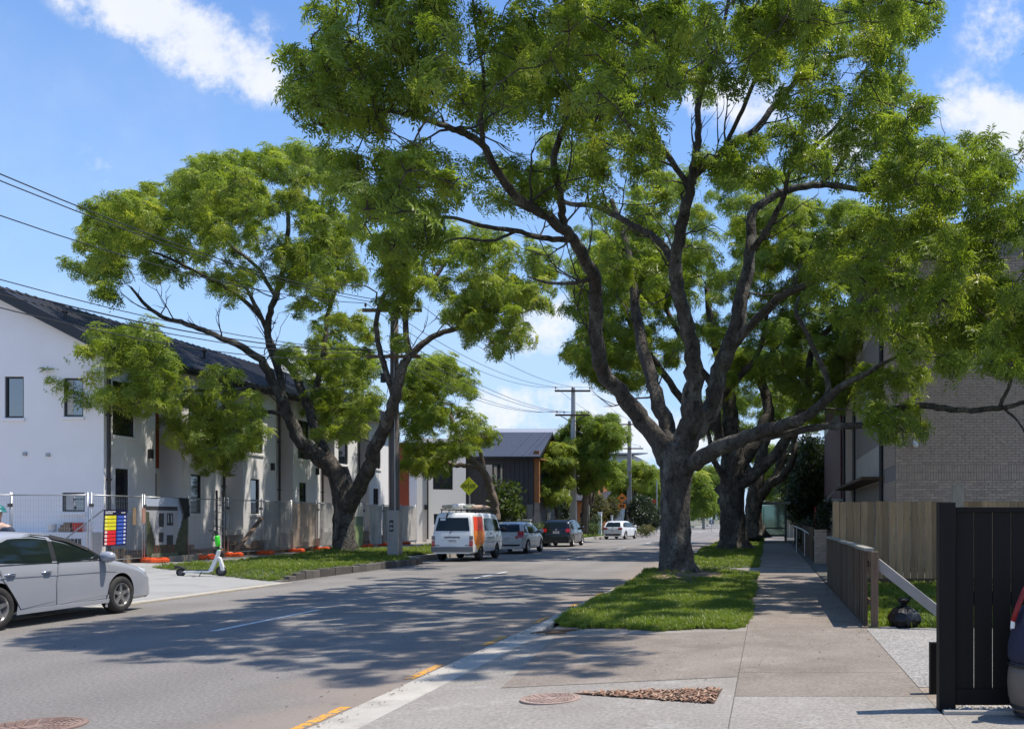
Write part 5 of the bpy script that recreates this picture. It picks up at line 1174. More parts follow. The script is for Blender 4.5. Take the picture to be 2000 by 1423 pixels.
for q in range(8):
    z0 = .03 + q * .103; m = BR_ if q < 4 else BY_
    bq('row_panel', m, .04, .52, z0, z0 + .085, .018, bd); bq('row_panel', BB_, .56, .97, z0, z0 + .085, .018, bd)
    bq('row_text', BB2, .60, .80, z0 + .03, z0 + .055, .022, bd); bq('row_icon', WHITEPL, .86, .94, z0 + .02, z0 + .07, .022, bd)
    if q < 4: bq('row_icon', WHITEPL, .05, .14, z0 + .01, z0 + .075, .022, bd)
    else: bq('row_icon', mat('pale yellow', srgb(245, 240, 130), .5), .05, .12, z0 + .01, z0 + .075, .022, bd)
for (a0, a1, z0) in ((.05, .12, .935), (.135, .30, .935), (.315, .48, .935), (.05, .20, .89), (.215, .36, .89), (.74, .92, .90)): bq('heading_text', WHITEPL, a0, a1, z0, z0 + .022, .018, bd)
for lab, y, z, h in (('brown wooden tag tied to the fence at the right of the safety board', 29.75, 1.45, .55), ('reddish notice on the fence post left of the printed banner', 30.2, 1.5, .5)):
    mb = MB(); mb.box(FX + .03, FX + .05, y, y + .16, z, z + h); tag(mb.build('fence_tag', SITETIMBER if 'brown' in lab else mat('faded red notice', (.4, .22, .17), .7)), lab, 'tag')
# props, scaffold tube, timber heap behind the fence
mb = MB(); mb.bar((FX + .12, 35.1, .25), (FX + .02, 37.35, 1.66), .05, .16, up=(1, 0, 0)); mb.bar((FX + .02, 37.3, 1.66), (FX + .02, 37.6, 1.66), .05, .12); tag(mb.build('timber_prop', mat('brown prop timber', (.17, .12, .09), .85, var=.2, scale=4)), 'brown timber prop leaning against the mesh fence', 'plank')
mb = MB(); mb.tube([(-22.6, 30.0, .75), (-20.9, 29.4, 1.72), (-20.1, 28.7, 1.95)], .022, 8); tag(mb.build('loose_tube', GALV), 'thin pale tube slanting behind the corner of the site fence', 'tube')
ld = thing('ladder', 'dark ladder standing against the townhouse wall behind the bare mesh panel', 'ladder', (-21.3, 36.9, .25))
for y in (36.75, 37.2): mb = MB(); mb.box(-21.42, -21.36, y - .03, y + .03, .25, 2.75); mb.build('stile', BLACKMETAL, ld)
for k in range(8): mb = MB(); mb.tube([(-21.39, 36.75, .5 + k * .28), (-21.39, 37.2, .5 + k * .28)], .018, 6); mb.build('rung', GALV, ld)
rg = random.Random(8)
for k in range(24):
    x = rg.uniform(-20.9, -20.3); y = rg.uniform(29.5, 45); L_ = rg.uniform(.5, 2.2); a = rg.uniform(-.25, .25); h = rg.uniform(.06, .25)
    mb = MB(); M_ = Matrix.Translation((x, y, .235)) @ Matrix.Rotation(a, 4, 'Z'); mb.box(-.06, .06, 0, L_, 0, h, 0, M_)
    tag(mb.build('loose_timber', SITETIMBER), 'length of brown building timber on the ground behind the site fence', 'timber', 'loose timber behind the site fence')
for k in range(12):
    x = rg.uniform(-21.0, -20.4); y = rg.uniform(30, 45); mb = MB(); w = rg.uniform(.15, .35); mb.box(x - w / 2, x + w / 2, y, y + rg.uniform(.3, .6), .235, .235 + rg.uniform(.2, .5))
    tag(mb.build('timber_stack', SITETIMBER), 'squat brown stack of timber behind the site fence', 'timber', 'timber stacks behind the site fence')
mb = MB(); mb.box(FX + .25, FX + .4, 31.2, 32.9, .24, .42); tag(mb.build('kerb_timber', PALETIMBER), 'pale timber baulk on the ground below the printed banner', 'timber')

# ------------------------------------------------------------------ electric scooter
sc = thing('electric_scooter', 'white shared electric scooter with a bright green stem on the pale concrete', 'scooter', (-15.15, 25.3, .115), 0)
ez = lambda z: z
def wheel_s(x, r=.115):
    mb = MB(); T = Matrix.Translation((x, 0, r)) @ Matrix.Rotation(PI / 2, 4, 'X'); prof = [(r * .55, -.03), (r * .85, -.035), (r, -.02), (r, .02), (r * .85, .035), (r * .55, .03)]
    mb.lathe(prof, 20, T, closed=True); w = mb.build('wheel', RUBBER, sc, local=True, smooth=True)
    mb = MB(); mb.lathe([(.0, -.025), (r * .56, -.025), (r * .56, .025), (0, .025)], 16, T); mb.build('hub', DARKSTEEL, w, local=True)
wheel_s(-.48, .11); wheel_s(.50, .135)
mb = MB(); mb.prism([(-.42, .13), (-.36, .10), (.22, .10), (.30, .14), (.30, .18), (.22, .16), (-.36, .16)], -.08, .08, Matrix.Rotation(PI / 2, 4, 'X')); recalc(mb.build('deck', WHITEPL, sc, local=True, bevel=.012))
mb = MB(); mb.box(-.34, .2, -.07, .07, .161, .168); mb.build('deck_mat', BLACKPL, sc, local=True)
mb = MB(); mb.prism([(-.64, .20), (-.60, .30), (-.48, .275), (-.36, .22), (-.36, .18), (-.5, .24)], -.05, .05, Matrix.Rotation(PI / 2, 4, 'X')); recalc(mb.build('rear_mudguard', BLACKPL, sc, local=True, bevel=.01))
mb = MB(); mb.prism([(.18, .13), (.30, .12), (.46, .52), (.50, .70), (.42, .70), (.36, .50)], -.045, .045, Matrix.Rotation(PI / 2, 4, 'X')); mb.prism([(.44, .52), (.50, .50), (.60, .16), (.56, .14), (.5, .16)], -.06, .06, Matrix.Rotation(PI / 2, 4, 'X')); recalc(mb.build('frame', WHITEPL, sc, local=True, bevel=.014))
GREEN = mat('bright green plastic', srgb(55, 205, 40), .4, var=.05)
mb = MB(); mb.tube([(.455, 0, .64), (.44, 0, .76)], .035, 12); mb.tube([(.435, 0, .80), (.432, 0, .86), (.42, 0, 1.05), (.415, 0, 1.09)], [.05, .062, .06, .04], 14); mb.build('stem', GREEN, sc, local=True, smooth=True)
mb = MB(); mb.tube([(.44, 0, .72), (.435, 0, .83)], .04, 12); mb.tube([(.415, 0, 1.08), (.40, 0, 1.18)], .035, 12); mb.box(.33, .44, -.03, .03, 1.10, 1.2); mb.build('stem_collar', BLACKPL, sc, local=True)
mb = MB(); mb.tube([(.38, -.27, 1.19), (.38, -.10, 1.20), (.38, .10, 1.20), (.20, .27, 1.2)], .016, 8); mb.tube([(.38, -.27, 1.19), (.48, -.33, 1.13)], .02, 8); mb.tube([(.30, .18, 1.2), (.12, .32, 1.2)], .022, 8); mb.build('handlebar', BLACKPL, sc, local=True, smooth=True)
mb = MB(); mb.tube([(.36, -.03, 1.16), (.33, -.05, 1.06), (.30, -.05, .99), (.34, -.04, .95)], .012, 6); mb.build('brake_cable', BLACKPL, sc, local=True)
mb = MB(); mb.tube([(.05, -.08, .12), (.0, -.16, 0)], .012, 6); mb.build('side_stand', BLACKPL, sc, local=True)
sc.rotation_euler = (math.radians(4), 0, math.radians(12))
# ------------------------------------------------------------------ cars
def smooth_profile(pts, n=260, k=3):
    x = np.array([p[0] for p in pts], float); z = np.array([p[1] for p in pts], float)
    d = np.concatenate([[0], np.cumsum(np.hypot(np.diff(x), np.diff(z)))]); t = np.linspace(0, d[-1], n)
    X = np.interp(t, d, x); Z = np.interp(t, d, z)
    for _ in range(k):
        X[1:-1] = (X[:-2] + 2 * X[1:-1] + X[2:]) / 4; Z[1:-1] = (Z[:-2] + 2 * Z[1:-1] + Z[2:]) / 4
    return X, Z

class Car:
    def __init__(s, name, label, cat, loc, rz, prof, W, belt, zbot, wheels, rw, paint, tumble=.20, roofr=.10, group=None, plan=.14, kk=14, spokes=5, rimm=None, bumperm=None):
        s.t = thing(name, label, cat, loc, rz, group); s.W = W; s.belt = belt; s.zbot = zbot; s.tum = tumble; s.rr = roofr; s.plan = plan; s.paint = paint
        s.PX, s.PZ = smooth_profile(prof, 300, kk); s.x0, s.x1 = s.PX.min(), s.PX.max(); s.roof = s.PZ.max()
        i = np.argsort(s.PX); s.sx, s.sz = s.PX[i], s.PZ[i]; s.wheels = wheels; s.rw = rw
        s.body(bumperm); s.make_wheels(spokes, rimm or RIM)
    def zt(s, x): return float(np.interp(x, s.sx, s.sz))
    def w(s, x, z):
        xc = (s.x0 + s.x1) / 2; h = (s.x1 - s.x0) / 2; q = min(1, abs((x - xc) / h))
        w0 = s.W * (1 - s.plan * q ** 5 - .03 * q ** 2)
        if z < s.belt: k = 1 - .055 * ((s.belt * .72 - z) / s.belt) ** 2 * 2 - (.02 if z > s.belt * .93 else 0) * (z - s.belt * .93) / (.07 * s.belt)
        else: k = .98 - s.tum * ((z - s.belt) / (s.roof - s.belt)) ** 1.15
        return w0 * k
    def body(s, bumperm):
        xs = np.unique(np.concatenate([np.linspace(s.x0, s.x1, 70), s.x0 + np.array([0, .01, .03, .06, .1, .15]), s.x1 - np.array([0, .01, .03, .06, .1, .15])]))
        mb = MB(); rows = []
        for x in xs:
            zt = max(s.zt(x), s.zbot + .12); r = min(s.rr, (zt - s.zbot) * .4); pts = [(0, s.zbot), (s.w(x, s.zbot) * .93, s.zbot)]
            zs = np.linspace(s.zbot + .05, zt - r, 12)
            for z in zs: pts.append((s.w(x, z), z))
            wt = s.w(x, zt - r)
            for a in (20, 42, 64, 80): pts.append((wt - r * (1 - math.cos(math.radians(a))) * 1.0, zt - r + r * math.sin(math.radians(a)) - .012))
            for f in (.62, .33, 0): pts.append(((wt - r) * f, zt + .012 * (1 - f * f) - .006))
            rows.append(pts)
        m = len(rows[0]); vs = []; full = []
        for x, pts in zip(xs, rows):
            ring = [(x, -y, z) for (y, z) in pts] + [(x, y, z) for (y, z) in reversed(pts[1:-1])]
            vs += ring
        n = 2 * m - 2; fs = []
        for i in range(len(xs) - 1):
            for j in range(n): fs.append((i * n + j, i * n + (j + 1) % n, (i + 1) * n + (j + 1) % n, (i + 1) * n + j))
        fs.append(tuple(range(n))); fs.append(tuple(reversed([(len(xs) - 1) * n + j for j in range(n)])))
        mb.add(vs, fs); o = recalc(mb.build('body', [s.paint, BLACKPL], s.t, local=True))
        cut = MB()
        for wx in s.wheels:
            for sy in (-1, 1): cut.lathe([(s.rw + .06, s.W * .55), (s.rw + .06, s.W + .3)], 32, Matrix.Translation((wx, 0, s.rw)) @ Matrix.Rotation(PI / 2 * sy, 4, 'X'))
        co = recalc(cut.build('cutter', [s.paint, BLACKPL], None, local=True)); co.data.polygons.foreach_set('material_index', [1] * len(co.data.polygons))
        co.matrix_world = Matrix.Identity(4)
        bo = o.modifiers.new('b', 'BOOLEAN'); bo.operation = 'DIFFERENCE'; bo.object = co; bo.solver = 'EXACT'; bo.material_mode = 'INDEX'
        loc, rot = s.t.location.copy(), s.t.rotation_euler.copy(); s.t.location = (0, 0, 0); s.t.rotation_euler = (0, 0, 0)
        bpy.context.view_layer.update(); dg = bpy.context.evaluated_depsgraph_get(); me = bpy.data.meshes.new_from_object(o.evaluated_get(dg)); o.modifiers.clear(); o.data = me
        s.t.location = loc; s.t.rotation_euler = rot; bpy.data.objects.remove(co, do_unlink=True)
        me.polygons.foreach_set('use_smooth', [True] * len(me.polygons)); me.set_sharp_from_angle(angle=math.radians(32)); s.bodyo = o
    def make_wheels(s, spokes, rimm):
        r = s.rw; first = None
        for wx in s.wheels:
            for sy in (-1, 1):
                T = Matrix.Translation((wx, sy * (s.W - .10), r)) @ Matrix.Rotation(PI / 2 * -sy, 4, 'X')
                mb = MB(); mb.lathe([(r * .63, -.095), (r * .9, -.10), (r * .985, -.07), (r, -.03), (r, .03), (r * .985, .07), (r * .9, .10), (r * .68, .098), (r * .63, .085)], 36, T, closed=True); wl = mb.build('wheel', RUBBER, s.t, local=True, smooth=True)
                mb = MB(); mb.lathe([(r * .645, .0), (r * .66, .088), (r * .60, .092), (r * .57, .06), (r * .56, .0)], 32, T, closed=True); 
                for k in range(spokes):
                    a = 2 * PI * k / spokes + .3
                    A = T @ Matrix.Rotation(a, 4, 'Z'); mb.prism([(r * .10, -.035), (r * .59, -.026), (r * .59, .026), (r * .10, .035)], .045, .072, A)
                mb.lathe([(0, .08), (r * .12, .078), (r * .15, .06), (r * .15, .03)], 14, T); mb.build('rim', rimm, wl, local=True, angle=40)
                mb = MB(); mb.lathe([(0, .0), (r * .58, .0), (r * .58, .02), (0, .02)], 24, T); mb.build('brake_disc', DARKSTEEL, wl, local=True)
    def side(s, name, poly, m, off=.004, sides=(-1, 1), nz=10, nx=8, par=None, label=None):
        zs = [p[1] for p in poly]; z0, z1 = min(zs), max(zs); out = []
        for sy in sides:
            mb = MB(); vs = []
            for j in range(nz + 1):
                z = z0 + (z1 - z0) * (j / nz); z = min(max(z, z0 + 1e-4), z1 - 1e-4); X = []
                for i in range(len(poly)):
                    (xa, za), (xb, zb) = poly[i], poly[(i + 1) % len(poly)]
                    if (za > z) != (zb > z): X.append(xa + (z - za) * (xb - xa) / (zb - za))
                a, b = min(X), max(X)
                for i in range(nx + 1): x = a + (b - a) * i / nx; vs.append((x, sy * (s.w(x, z) + off), z))
            fs = [(j * (nx + 1) + i, j * (nx + 1) + i + 1, (j + 1) * (nx + 1) + i + 1, (j + 1) * (nx + 1) + i) for j in range(nz) for i in range(nx)]
            if sy > 0: fs = [tuple(reversed(f)) for f in fs]
            mb.add(vs, fs); o = mb.build(name, m, par or s.t, local=True, smooth=True); out.append(o)
        return out
    def seam(s, poly, closed=True, sides=(-1, 1), r=.004, name='panel_gap', m=None):
        for sy in sides:
            mb = MB(); pts = []
            P = poly + ([poly[0]] if closed else [])
            for (xa, za), (xb, zb) in zip(P[:-1], P[1:]):
                for t in np.linspace(0, 1, 7)[:-1]: x = xa + (xb - xa) * t; z = za + (zb - za) * t; pts.append((x, sy * (s.w(x, z) + .0), z))
            pts.append((P[-1][0], sy * s.w(*P[-1]), P[-1][1])); mb.tube(pts, r, 5, caps=False); mb.build(name, m or BLACKPL, s.t, local=True)
    def top(s, name, xa, xb, ya, yb, m, off=.006, n=10, par=None):
        """patch on the sloping screen between lengths xa..xb; half widths ya (at xa) and yb (at xb)"""
        mb = MB(); vs = []
        for i in range(n + 1):
            x = xa + (xb - xa) * i / n; h = ya + (yb - ya) * i / n
            sl = (s.zt(x + .01) - s.zt(x - .01)) / .02; nn = Vector((-sl, 0, 1)).normalized()
            for j in range(9):
                y = h * (j / 4 - 1); wt = s.w(x, s.zt(x)); f = min(1, abs(y) / max(wt, .1)); vs.append((x + nn.x * off, y, s.zt(x) + nn.z * off + .010 * (1 - f * f) - .004))
        mb.add(vs, [(i * 9 + j, i * 9 + j + 1, (i + 1) * 9 + j + 1, (i + 1) * 9 + j) for i in range(n) for j in range(8)])
        return mb.build(name, m, par or s.t, local=True, smooth=True)
    def xr(s, z):
        k = s.PX < (s.x0 + s.x1) / 2; zz = s.PZ[k]; xx = s.PX[k]; i = int(np.argmax(zz)); 
        o_ = np.argsort(zz); return float(np.interp(z, zz[o_], xx[o_]))
    def rear(s, name, z0, z1, y0, y1, m, off=.012, nz=6, ny=6, par=None, y0t=None, y1t=None, thick=True):
        mb = MB(); vs = []
        for j in range(nz + 1):
            t = j / nz; z = z0 + (z1 - z0) * t; a = y0 + ((y0t if y0t is not None else y0) - y0) * t; b = y1 + ((y1t if y1t is not None else y1) - y1) * t
            for i in range(ny + 1): y = a + (b - a) * i / ny; vs.append((s.xr(z) - off + .02 * (abs(y) / s.W) ** 4, y, z))
        k = len(vs); vs2 = [(x + .05, y, z) for x, y, z in vs]; fs = [(j * (ny + 1) + i, (j + 1) * (ny + 1) + i, (j + 1) * (ny + 1) + i + 1, j * (ny + 1) + i + 1) for j in range(nz) for i in range(ny)]
        ring = [i for i in range(ny + 1)] + [j * (ny + 1) + ny for j in range(1, nz + 1)] + [nz * (ny + 1) + i for i in range(ny - 1, -1, -1)] + [j * (ny + 1) for j in range(nz - 1, 0, -1)]
        for a, b in zip(ring, ring[1:] + ring[:1]): fs.append((a, b, k + b, k + a))
        mb.add(vs + vs2, fs); return recalc(mb.build(name, m, par or s.t, local=True))
    def box(s, name, x0, x1, y0, y1, z0, z1, m, bevel=.01, par=None): mb = MB(); mb.box(x0, x1, y0, y1, z0, z1); return mb.build(name, m, par or s.t, local=True, bevel=bevel)
    def plate(s, z, w=.36, h=.125, off=.02):
        p = s.box('number_plate', s.xr(z) - off - .008, s.xr(z) - off + .02, -w / 2, w / 2, z - h / 2, z + h / 2, WHITEPL, .004)
        mb = MB(); x = s.xr(z) - off - .0095
        for k in range(6):
            y = -w / 2 + .035 + k * (w - .07) / 6
            mb.box(x - .002, x, y, y + .012, z - .035, z + .035); mb.box(x - .002, x, y, y + .035, z + (.02 if k % 2 else -.035), z + (.035 if k % 2 else -.02))
        mb.build('plate_text', SBLACK, p, local=True)
    def mirror(s, x, z, m, sides=(-1, 1)):
        for sy in sides:
            y = sy * (s.w(x, z) + .12); mb = MB(); T = Matrix.Translation((x, y, z)) @ Matrix.Scale(.62, 4, (1, 0, 0)) @ Matrix.Scale(.74, 4, (0, 0, 1)); prof = [(.0, -.12), (.08, -.11), (.12, -.06), (.13, 0), (.12, .06), (.08, .11), (0, .12)]
            mb.lathe(prof, 16, T @ Matrix.Rotation(PI / 2, 4, 'X')); mi = mb.build('mirror', m, s.t, local=True, smooth=True)
            mb = MB(); mb.bar((x, sy * (s.w(x, z) - .02), z - .05), (x, y, z - .04), .06, .04); mb.build('mirror_stalk', BLACKPL, mi, local=True)

def paint(name, col, metal=.0, rough=.3, coat=.6): return mat(name, col, rough, var=.03, scale=2, metal=metal, coat=coat, spec=.5)
SILVER = paint('silver blue paint', (.37, .38, .41), .15, .25); SILVER2 = paint('silver paint', (.52, .52, .52), .0, .35); WHITEP = paint('white paint', (.74, .74, .72), 0, .35); BLACKP = paint('black paint', (.010, .010, .012), 0, .2)
GREYP = mat('grey bumper', (.17, .175, .18), .55, var=.08)

# ---- silver sedan, left foreground
prof = [(2.24, .30), (2.30, .46), (2.27, .62), (2.16, .71), (1.95, .79), (1.5, .89), (1.1, .955), (.95, .985), (.55, 1.17), (.15, 1.335), (-.15, 1.405), (-.5, 1.44), (-.9, 1.435), (-1.25, 1.37), (-1.6, 1.21), (-1.9, 1.07), (-2.3, 1.03), (-2.42, .95), (-2.46, .7), (-2.44, .3)]
c = Car('silver_sedan', 'silver blue four door sedan parked at the left edge with its front towards the scooter', 'car', (-12.17, 15.24, .012), PI / 2, prof, .88, .90, .20, (1.33, -1.34), .318, SILVER, tumble=.27, roofr=.13, kk=10)
fw = [(.88, .955), (.60, 1.13), (.22, 1.29), (-.08, 1.345), (-.16, .93), (.4, .94)]; rwn = [(-.27, .935), (-.17, 1.35), (-.45, 1.375), (-.85, 1.36), (-1.2, 1.24), (-1.28, .95)]; qw = [(-1.33, .955), (-1.26, 1.225), (-1.62, 1.0)]
for nm, po in (('window_surround', [(1.0, .93), (.62, 1.155), (.22, 1.315), (-.1, 1.375), (-.45, 1.40), (-.9, 1.385), (-1.3, 1.25), (-1.75, .96)]),): c.side(nm, po, BLACKPL, .003, nx=22)
for po in (fw, rwn, qw): c.side('side_window', po, CARGLASS, .007)
for (a, b) in (((1.02, .948), (.62, 1.17)), ((.62, 1.17), (.22, 1.33)), ((.22, 1.33), (-.1, 1.39))): pass
c.side('wind_deflector', [(.66, 1.135), (.22, 1.32), (-.1, 1.385), (-.12, 1.32), (.2, 1.27), (.58, 1.11)], mat('smoked visor', (.05, .045, .045), .25), .022)
c.seam([(.98, .93), (-1.7, .95)], closed=False, r=.009, name='waist_strip', m=mat('dark chrome', (.12, .12, .12), .25, metal=.6))
c.side('front_door', [(1.0, .93), (1.02, .60), (.96, .30), (-.18, .27), (-.2, .6), (-.13, .93)], SILVER, .004); c.side('rear_door', [(-.22, .93), (-.24, .6), (-.215, .28), (-.9, .27), (-1.0, .42), (-1.25, .75), (-1.3, .93)], SILVER, .004)
c.seam([(1.0, .93), (1.02, .60), (.96, .28), (-.19, .26), (-.215, .6), (-.16, .93)]); c.seam([(-.2, .27), (-.9, .26), (-1.02, .42), (-1.27, .75), (-1.33, .93)], closed=False)
c.side('sill_moulding', [(1.0, .20), (1.0, .275), (-1.0, .265), (-1.0, .19)], SILVER, .025, nx=14); c.side('body_crease', [(1.2, .735), (1.2, .75), (-1.9, .775), (-1.9, .76)], SILVER, .012, nx=24)
for sy in (-1, 1):
    for x in (-.42, -1.47 + .35):
        mb = MB(); yy = sy * (c.w(x, .80) + .018); mb.tube([(x - .10, yy - sy * .015, .80), (x - .05, yy + sy * .01, .805), (x + .06, yy + sy * .01, .805), (x + .10, yy - sy * .015, .80)], [.008, .017, .017, .008], 8); mb.build('door_handle', mat('chrome', (.7, .7, .7), .12, metal=1), c.t, local=True, smooth=True)
c.top('windscreen', 1.02, .12, .74, .58, CARGLASS); c.top('rear_screen', -1.83, -1.16, .66, .56, CARGLASS)
c.mirror(.86, .99, SILVER); 
for sy in (-1, 1):
    mb = MB(); mb.lathe([(0, -.09), (.10, -.08), (.15, 0), (.10, .08), (0, .09)], 14, Matrix.Translation((2.02, sy * .66, .66)) @ Matrix.Scale(1.6, 4, (1, 0, 0)) @ Matrix.Scale(.8, 4, (0, 0, 1)) @ Matrix.Rotation(PI / 2, 4, 'X')); mb.build('headlight', CLEARLENS, c.t, local=True, smooth=True)
c.side('mud_flap', [(.99, .12), (.93, .14), (.97, .34), (1.0, .34)], SILVER, .012)
c.box('front_bumper_lip', 1.75, 2.26, -.70, .70, .20, .25, BLACKPL, .02)
c.rear('tail_light', .72, .92, .50, .74, REDLENS); c.rear('tail_light', .72, .92, -.74, -.50, REDLENS); c.plate(.80)

# ---- white van
prof = [(2.08, .35), (2.12, .62), (2.06, .88), (1.95, 1.02), (1.72, 1.30), (1.40, 1.72), (1.2, 1.84), (.6, 1.88), (-1.6, 1.88), (-1.84, 1.84), (-1.92, 1.72), (-2.04, 1.25), (-2.10, 1.0), (-2.12, .62), (-2.10, .36)]
v = Car('white_van', 'old white van with orange window graphics and a loaded roof rack at the kerb', 'van', (-12.12, 38.45, .012), PI / 2, prof, .82, 1.10, .30, (1.10, -1.12), .30, WHITEP, tumble=.13, roofr=.09, kk=8, rimm=DARKSTEEL, plan=.07)
v.rear('rear_window', 1.17, 1.68, -.66, .66, CARGLASS, y0t=-.56, y1t=.56); v.rear('bumper', .36, .56, -.80, .80, GREYP, off=.05); v.rear('grip_bar', .90, .96, -.30, .30, GREYP, off=.02)
for a, b in ((.66, .79), (-.79, -.66)):
    v.rear('tail_light', .58, .80, a, b, REDLENS, off=.018); v.rear('reversing_light', .82, .98, a, b, mat('smoky lens', (.2, .15, .14), .2), off=.018)
v.plate(.80, .34, .14); v.rear('rear_badge', .60, .63, -.70, -.50, DARKSTEEL, off=.012); v.rear('rear_badge', .60, .63, .48, .70, DARKSTEEL, off=.012)
v.rear('rear_sticker', 1.57, 1.66, .30, .50, WHITEPL, off=.02); mb = MB(); mb.tube([(v.xr(1.1) - .03, .1, 1.06), (v.xr(1.2) - .03, .02, 1.20)], .012, 6); mb.tube([(v.xr(1.75) - .02, .28, 1.70), (v.xr(1.8) - .08, .22, 1.84)], .03, 8); mb.build('rear_wiper', BLACKPL, v.t, local=True)
v.side('side_window', [(.55, 1.16), (.50, 1.66), (-.55, 1.66), (-.62, 1.16)], CARGLASS, .006); v.side('side_window', [(1.55, 1.14), (1.28, 1.62), (.72, 1.64), (.70, 1.14)], CARGLASS, .006)
OGR = mat('orange red graphic', srgb(228, 72, 40), .4, var=.12, scale=2); OGR2 = mat('orange graphic', srgb(214, 120, 45), .4, var=.15, scale=2); OGR3 = mat('yellow graphic', srgb(222, 165, 50), .4, var=.1)
v.side('window_graphic', [(-.80, 1.18), (-.72, 1.72), (-1.75, 1.72), (-1.85, 1.18)], OGR, .006); v.side('side_graphic', [(-.68, 1.175), (-.70, .80), (-.85, .62), (-1.75, .62), (-1.88, .85), (-1.87, 1.175)], OGR2, .006); v.side('tail_graphic', [(-.95, .615), (-1.1, .42), (-1.5, .42), (-1.65, .615)], OGR3, .006)
v.seam([(-.70, 1.74), (-.66, .38)], closed=False); v.seam([(.62, 1.70), (.62, .34)], closed=False); v.seam([(1.75, .70), (-1.9, .70)], closed=False, r=.006, m=GREYP, name='side_rub_strip')
for (x, z, w_, h_) in ((.30, 1.0, .10, .10), (.12, 1.0, .10, .10), (.42, .84, .12, .07), (.25, .84, .10, .07), (.10, .84, .1, .07), (-.1, .84, .12, .07), (-.28, .84, .12, .07), (1.0, .9, .22, .10)): v.side('door_lettering', [(x, z), (x, z + h_), (x + w_, z + h_), (x + w_, z)], DARKSTEEL if z > .95 else mat('faded lettering', (.42, .40, .38), .5), .006, sides=(-1,), nz=2, nx=2)
v.top('windscreen', 1.92, 1.30, .70, .62, CARGLASS); v.mirror(1.72, 1.2, BLACKPL)
rk = thing('roof_rack', 'black roof rack strapped to the white van', 'roof rack', (-12.12, 38.45, 1.9), PI / 2)
mb = MB()
for x in (-1.35, -.5, .35, 1.0): mb.bar((x, -.68, .10), (x, .68, .10), .03, .03); mb.bar((x, -.66, -.12), (x, -.66, .10), .03, .03); mb.bar((x, .66, -.12), (x, .66, .10), .03, .03)
mb.bar((-1.5, -.66, .12), (1.1, -.66, .12), .025, .025); mb.bar((-1.5, .66, .12), (1.1, .66, .12), .025, .025); mb.build('rack_frame', BLACKMETAL, rk, local=True)
mb = MB()
for x in (-1.2, -.2, .7): mb.tube([(x, -.7, .08), (x, -.45, .28), (x, .3, .27), (x, .7, .08)], .012, 5)
mb.build('strap', BLACKPL, rk, local=True)
for i, (y, r, m, lab, x0, x1) in enumerate(((-.45, .08, mat('peach cloth roll', (.5, .36, .27), .9, var=.2, scale=6), 'peach coloured roll at the kerb-away edge of the van roof rack', -1.0, 1.15), (-.22, .09, mat('greenish cloth roll', (.38, .40, .33), .9, var=.2, scale=6), 'grey green roll lying second on the van roof rack', -1.3, .9), (.08, .10, WHITEPL, 'white bundle in the middle of the van roof rack', -1.75, .5), (.42, .08, mat('straw coloured roll', (.48, .42, .28), .9, var=.2, scale=6), 'straw coloured roll on the left of the van roof rack', -1.85, .4))):
    mb = MB(); ys_ = -12.12 - y; mb.tube([(ys_, 38.45 + x0, 2.03 + r), (ys_ + .02, 38.45 + (x0 + x1) / 2, 2.05 + r), (ys_, 38.45 + x1, 2.03 + r)], [r * .8, r * 1.05, r * .8], 12, wob=.12); tag(mb.build('roof_load_roll', m, smooth=True), lab, 'roll')

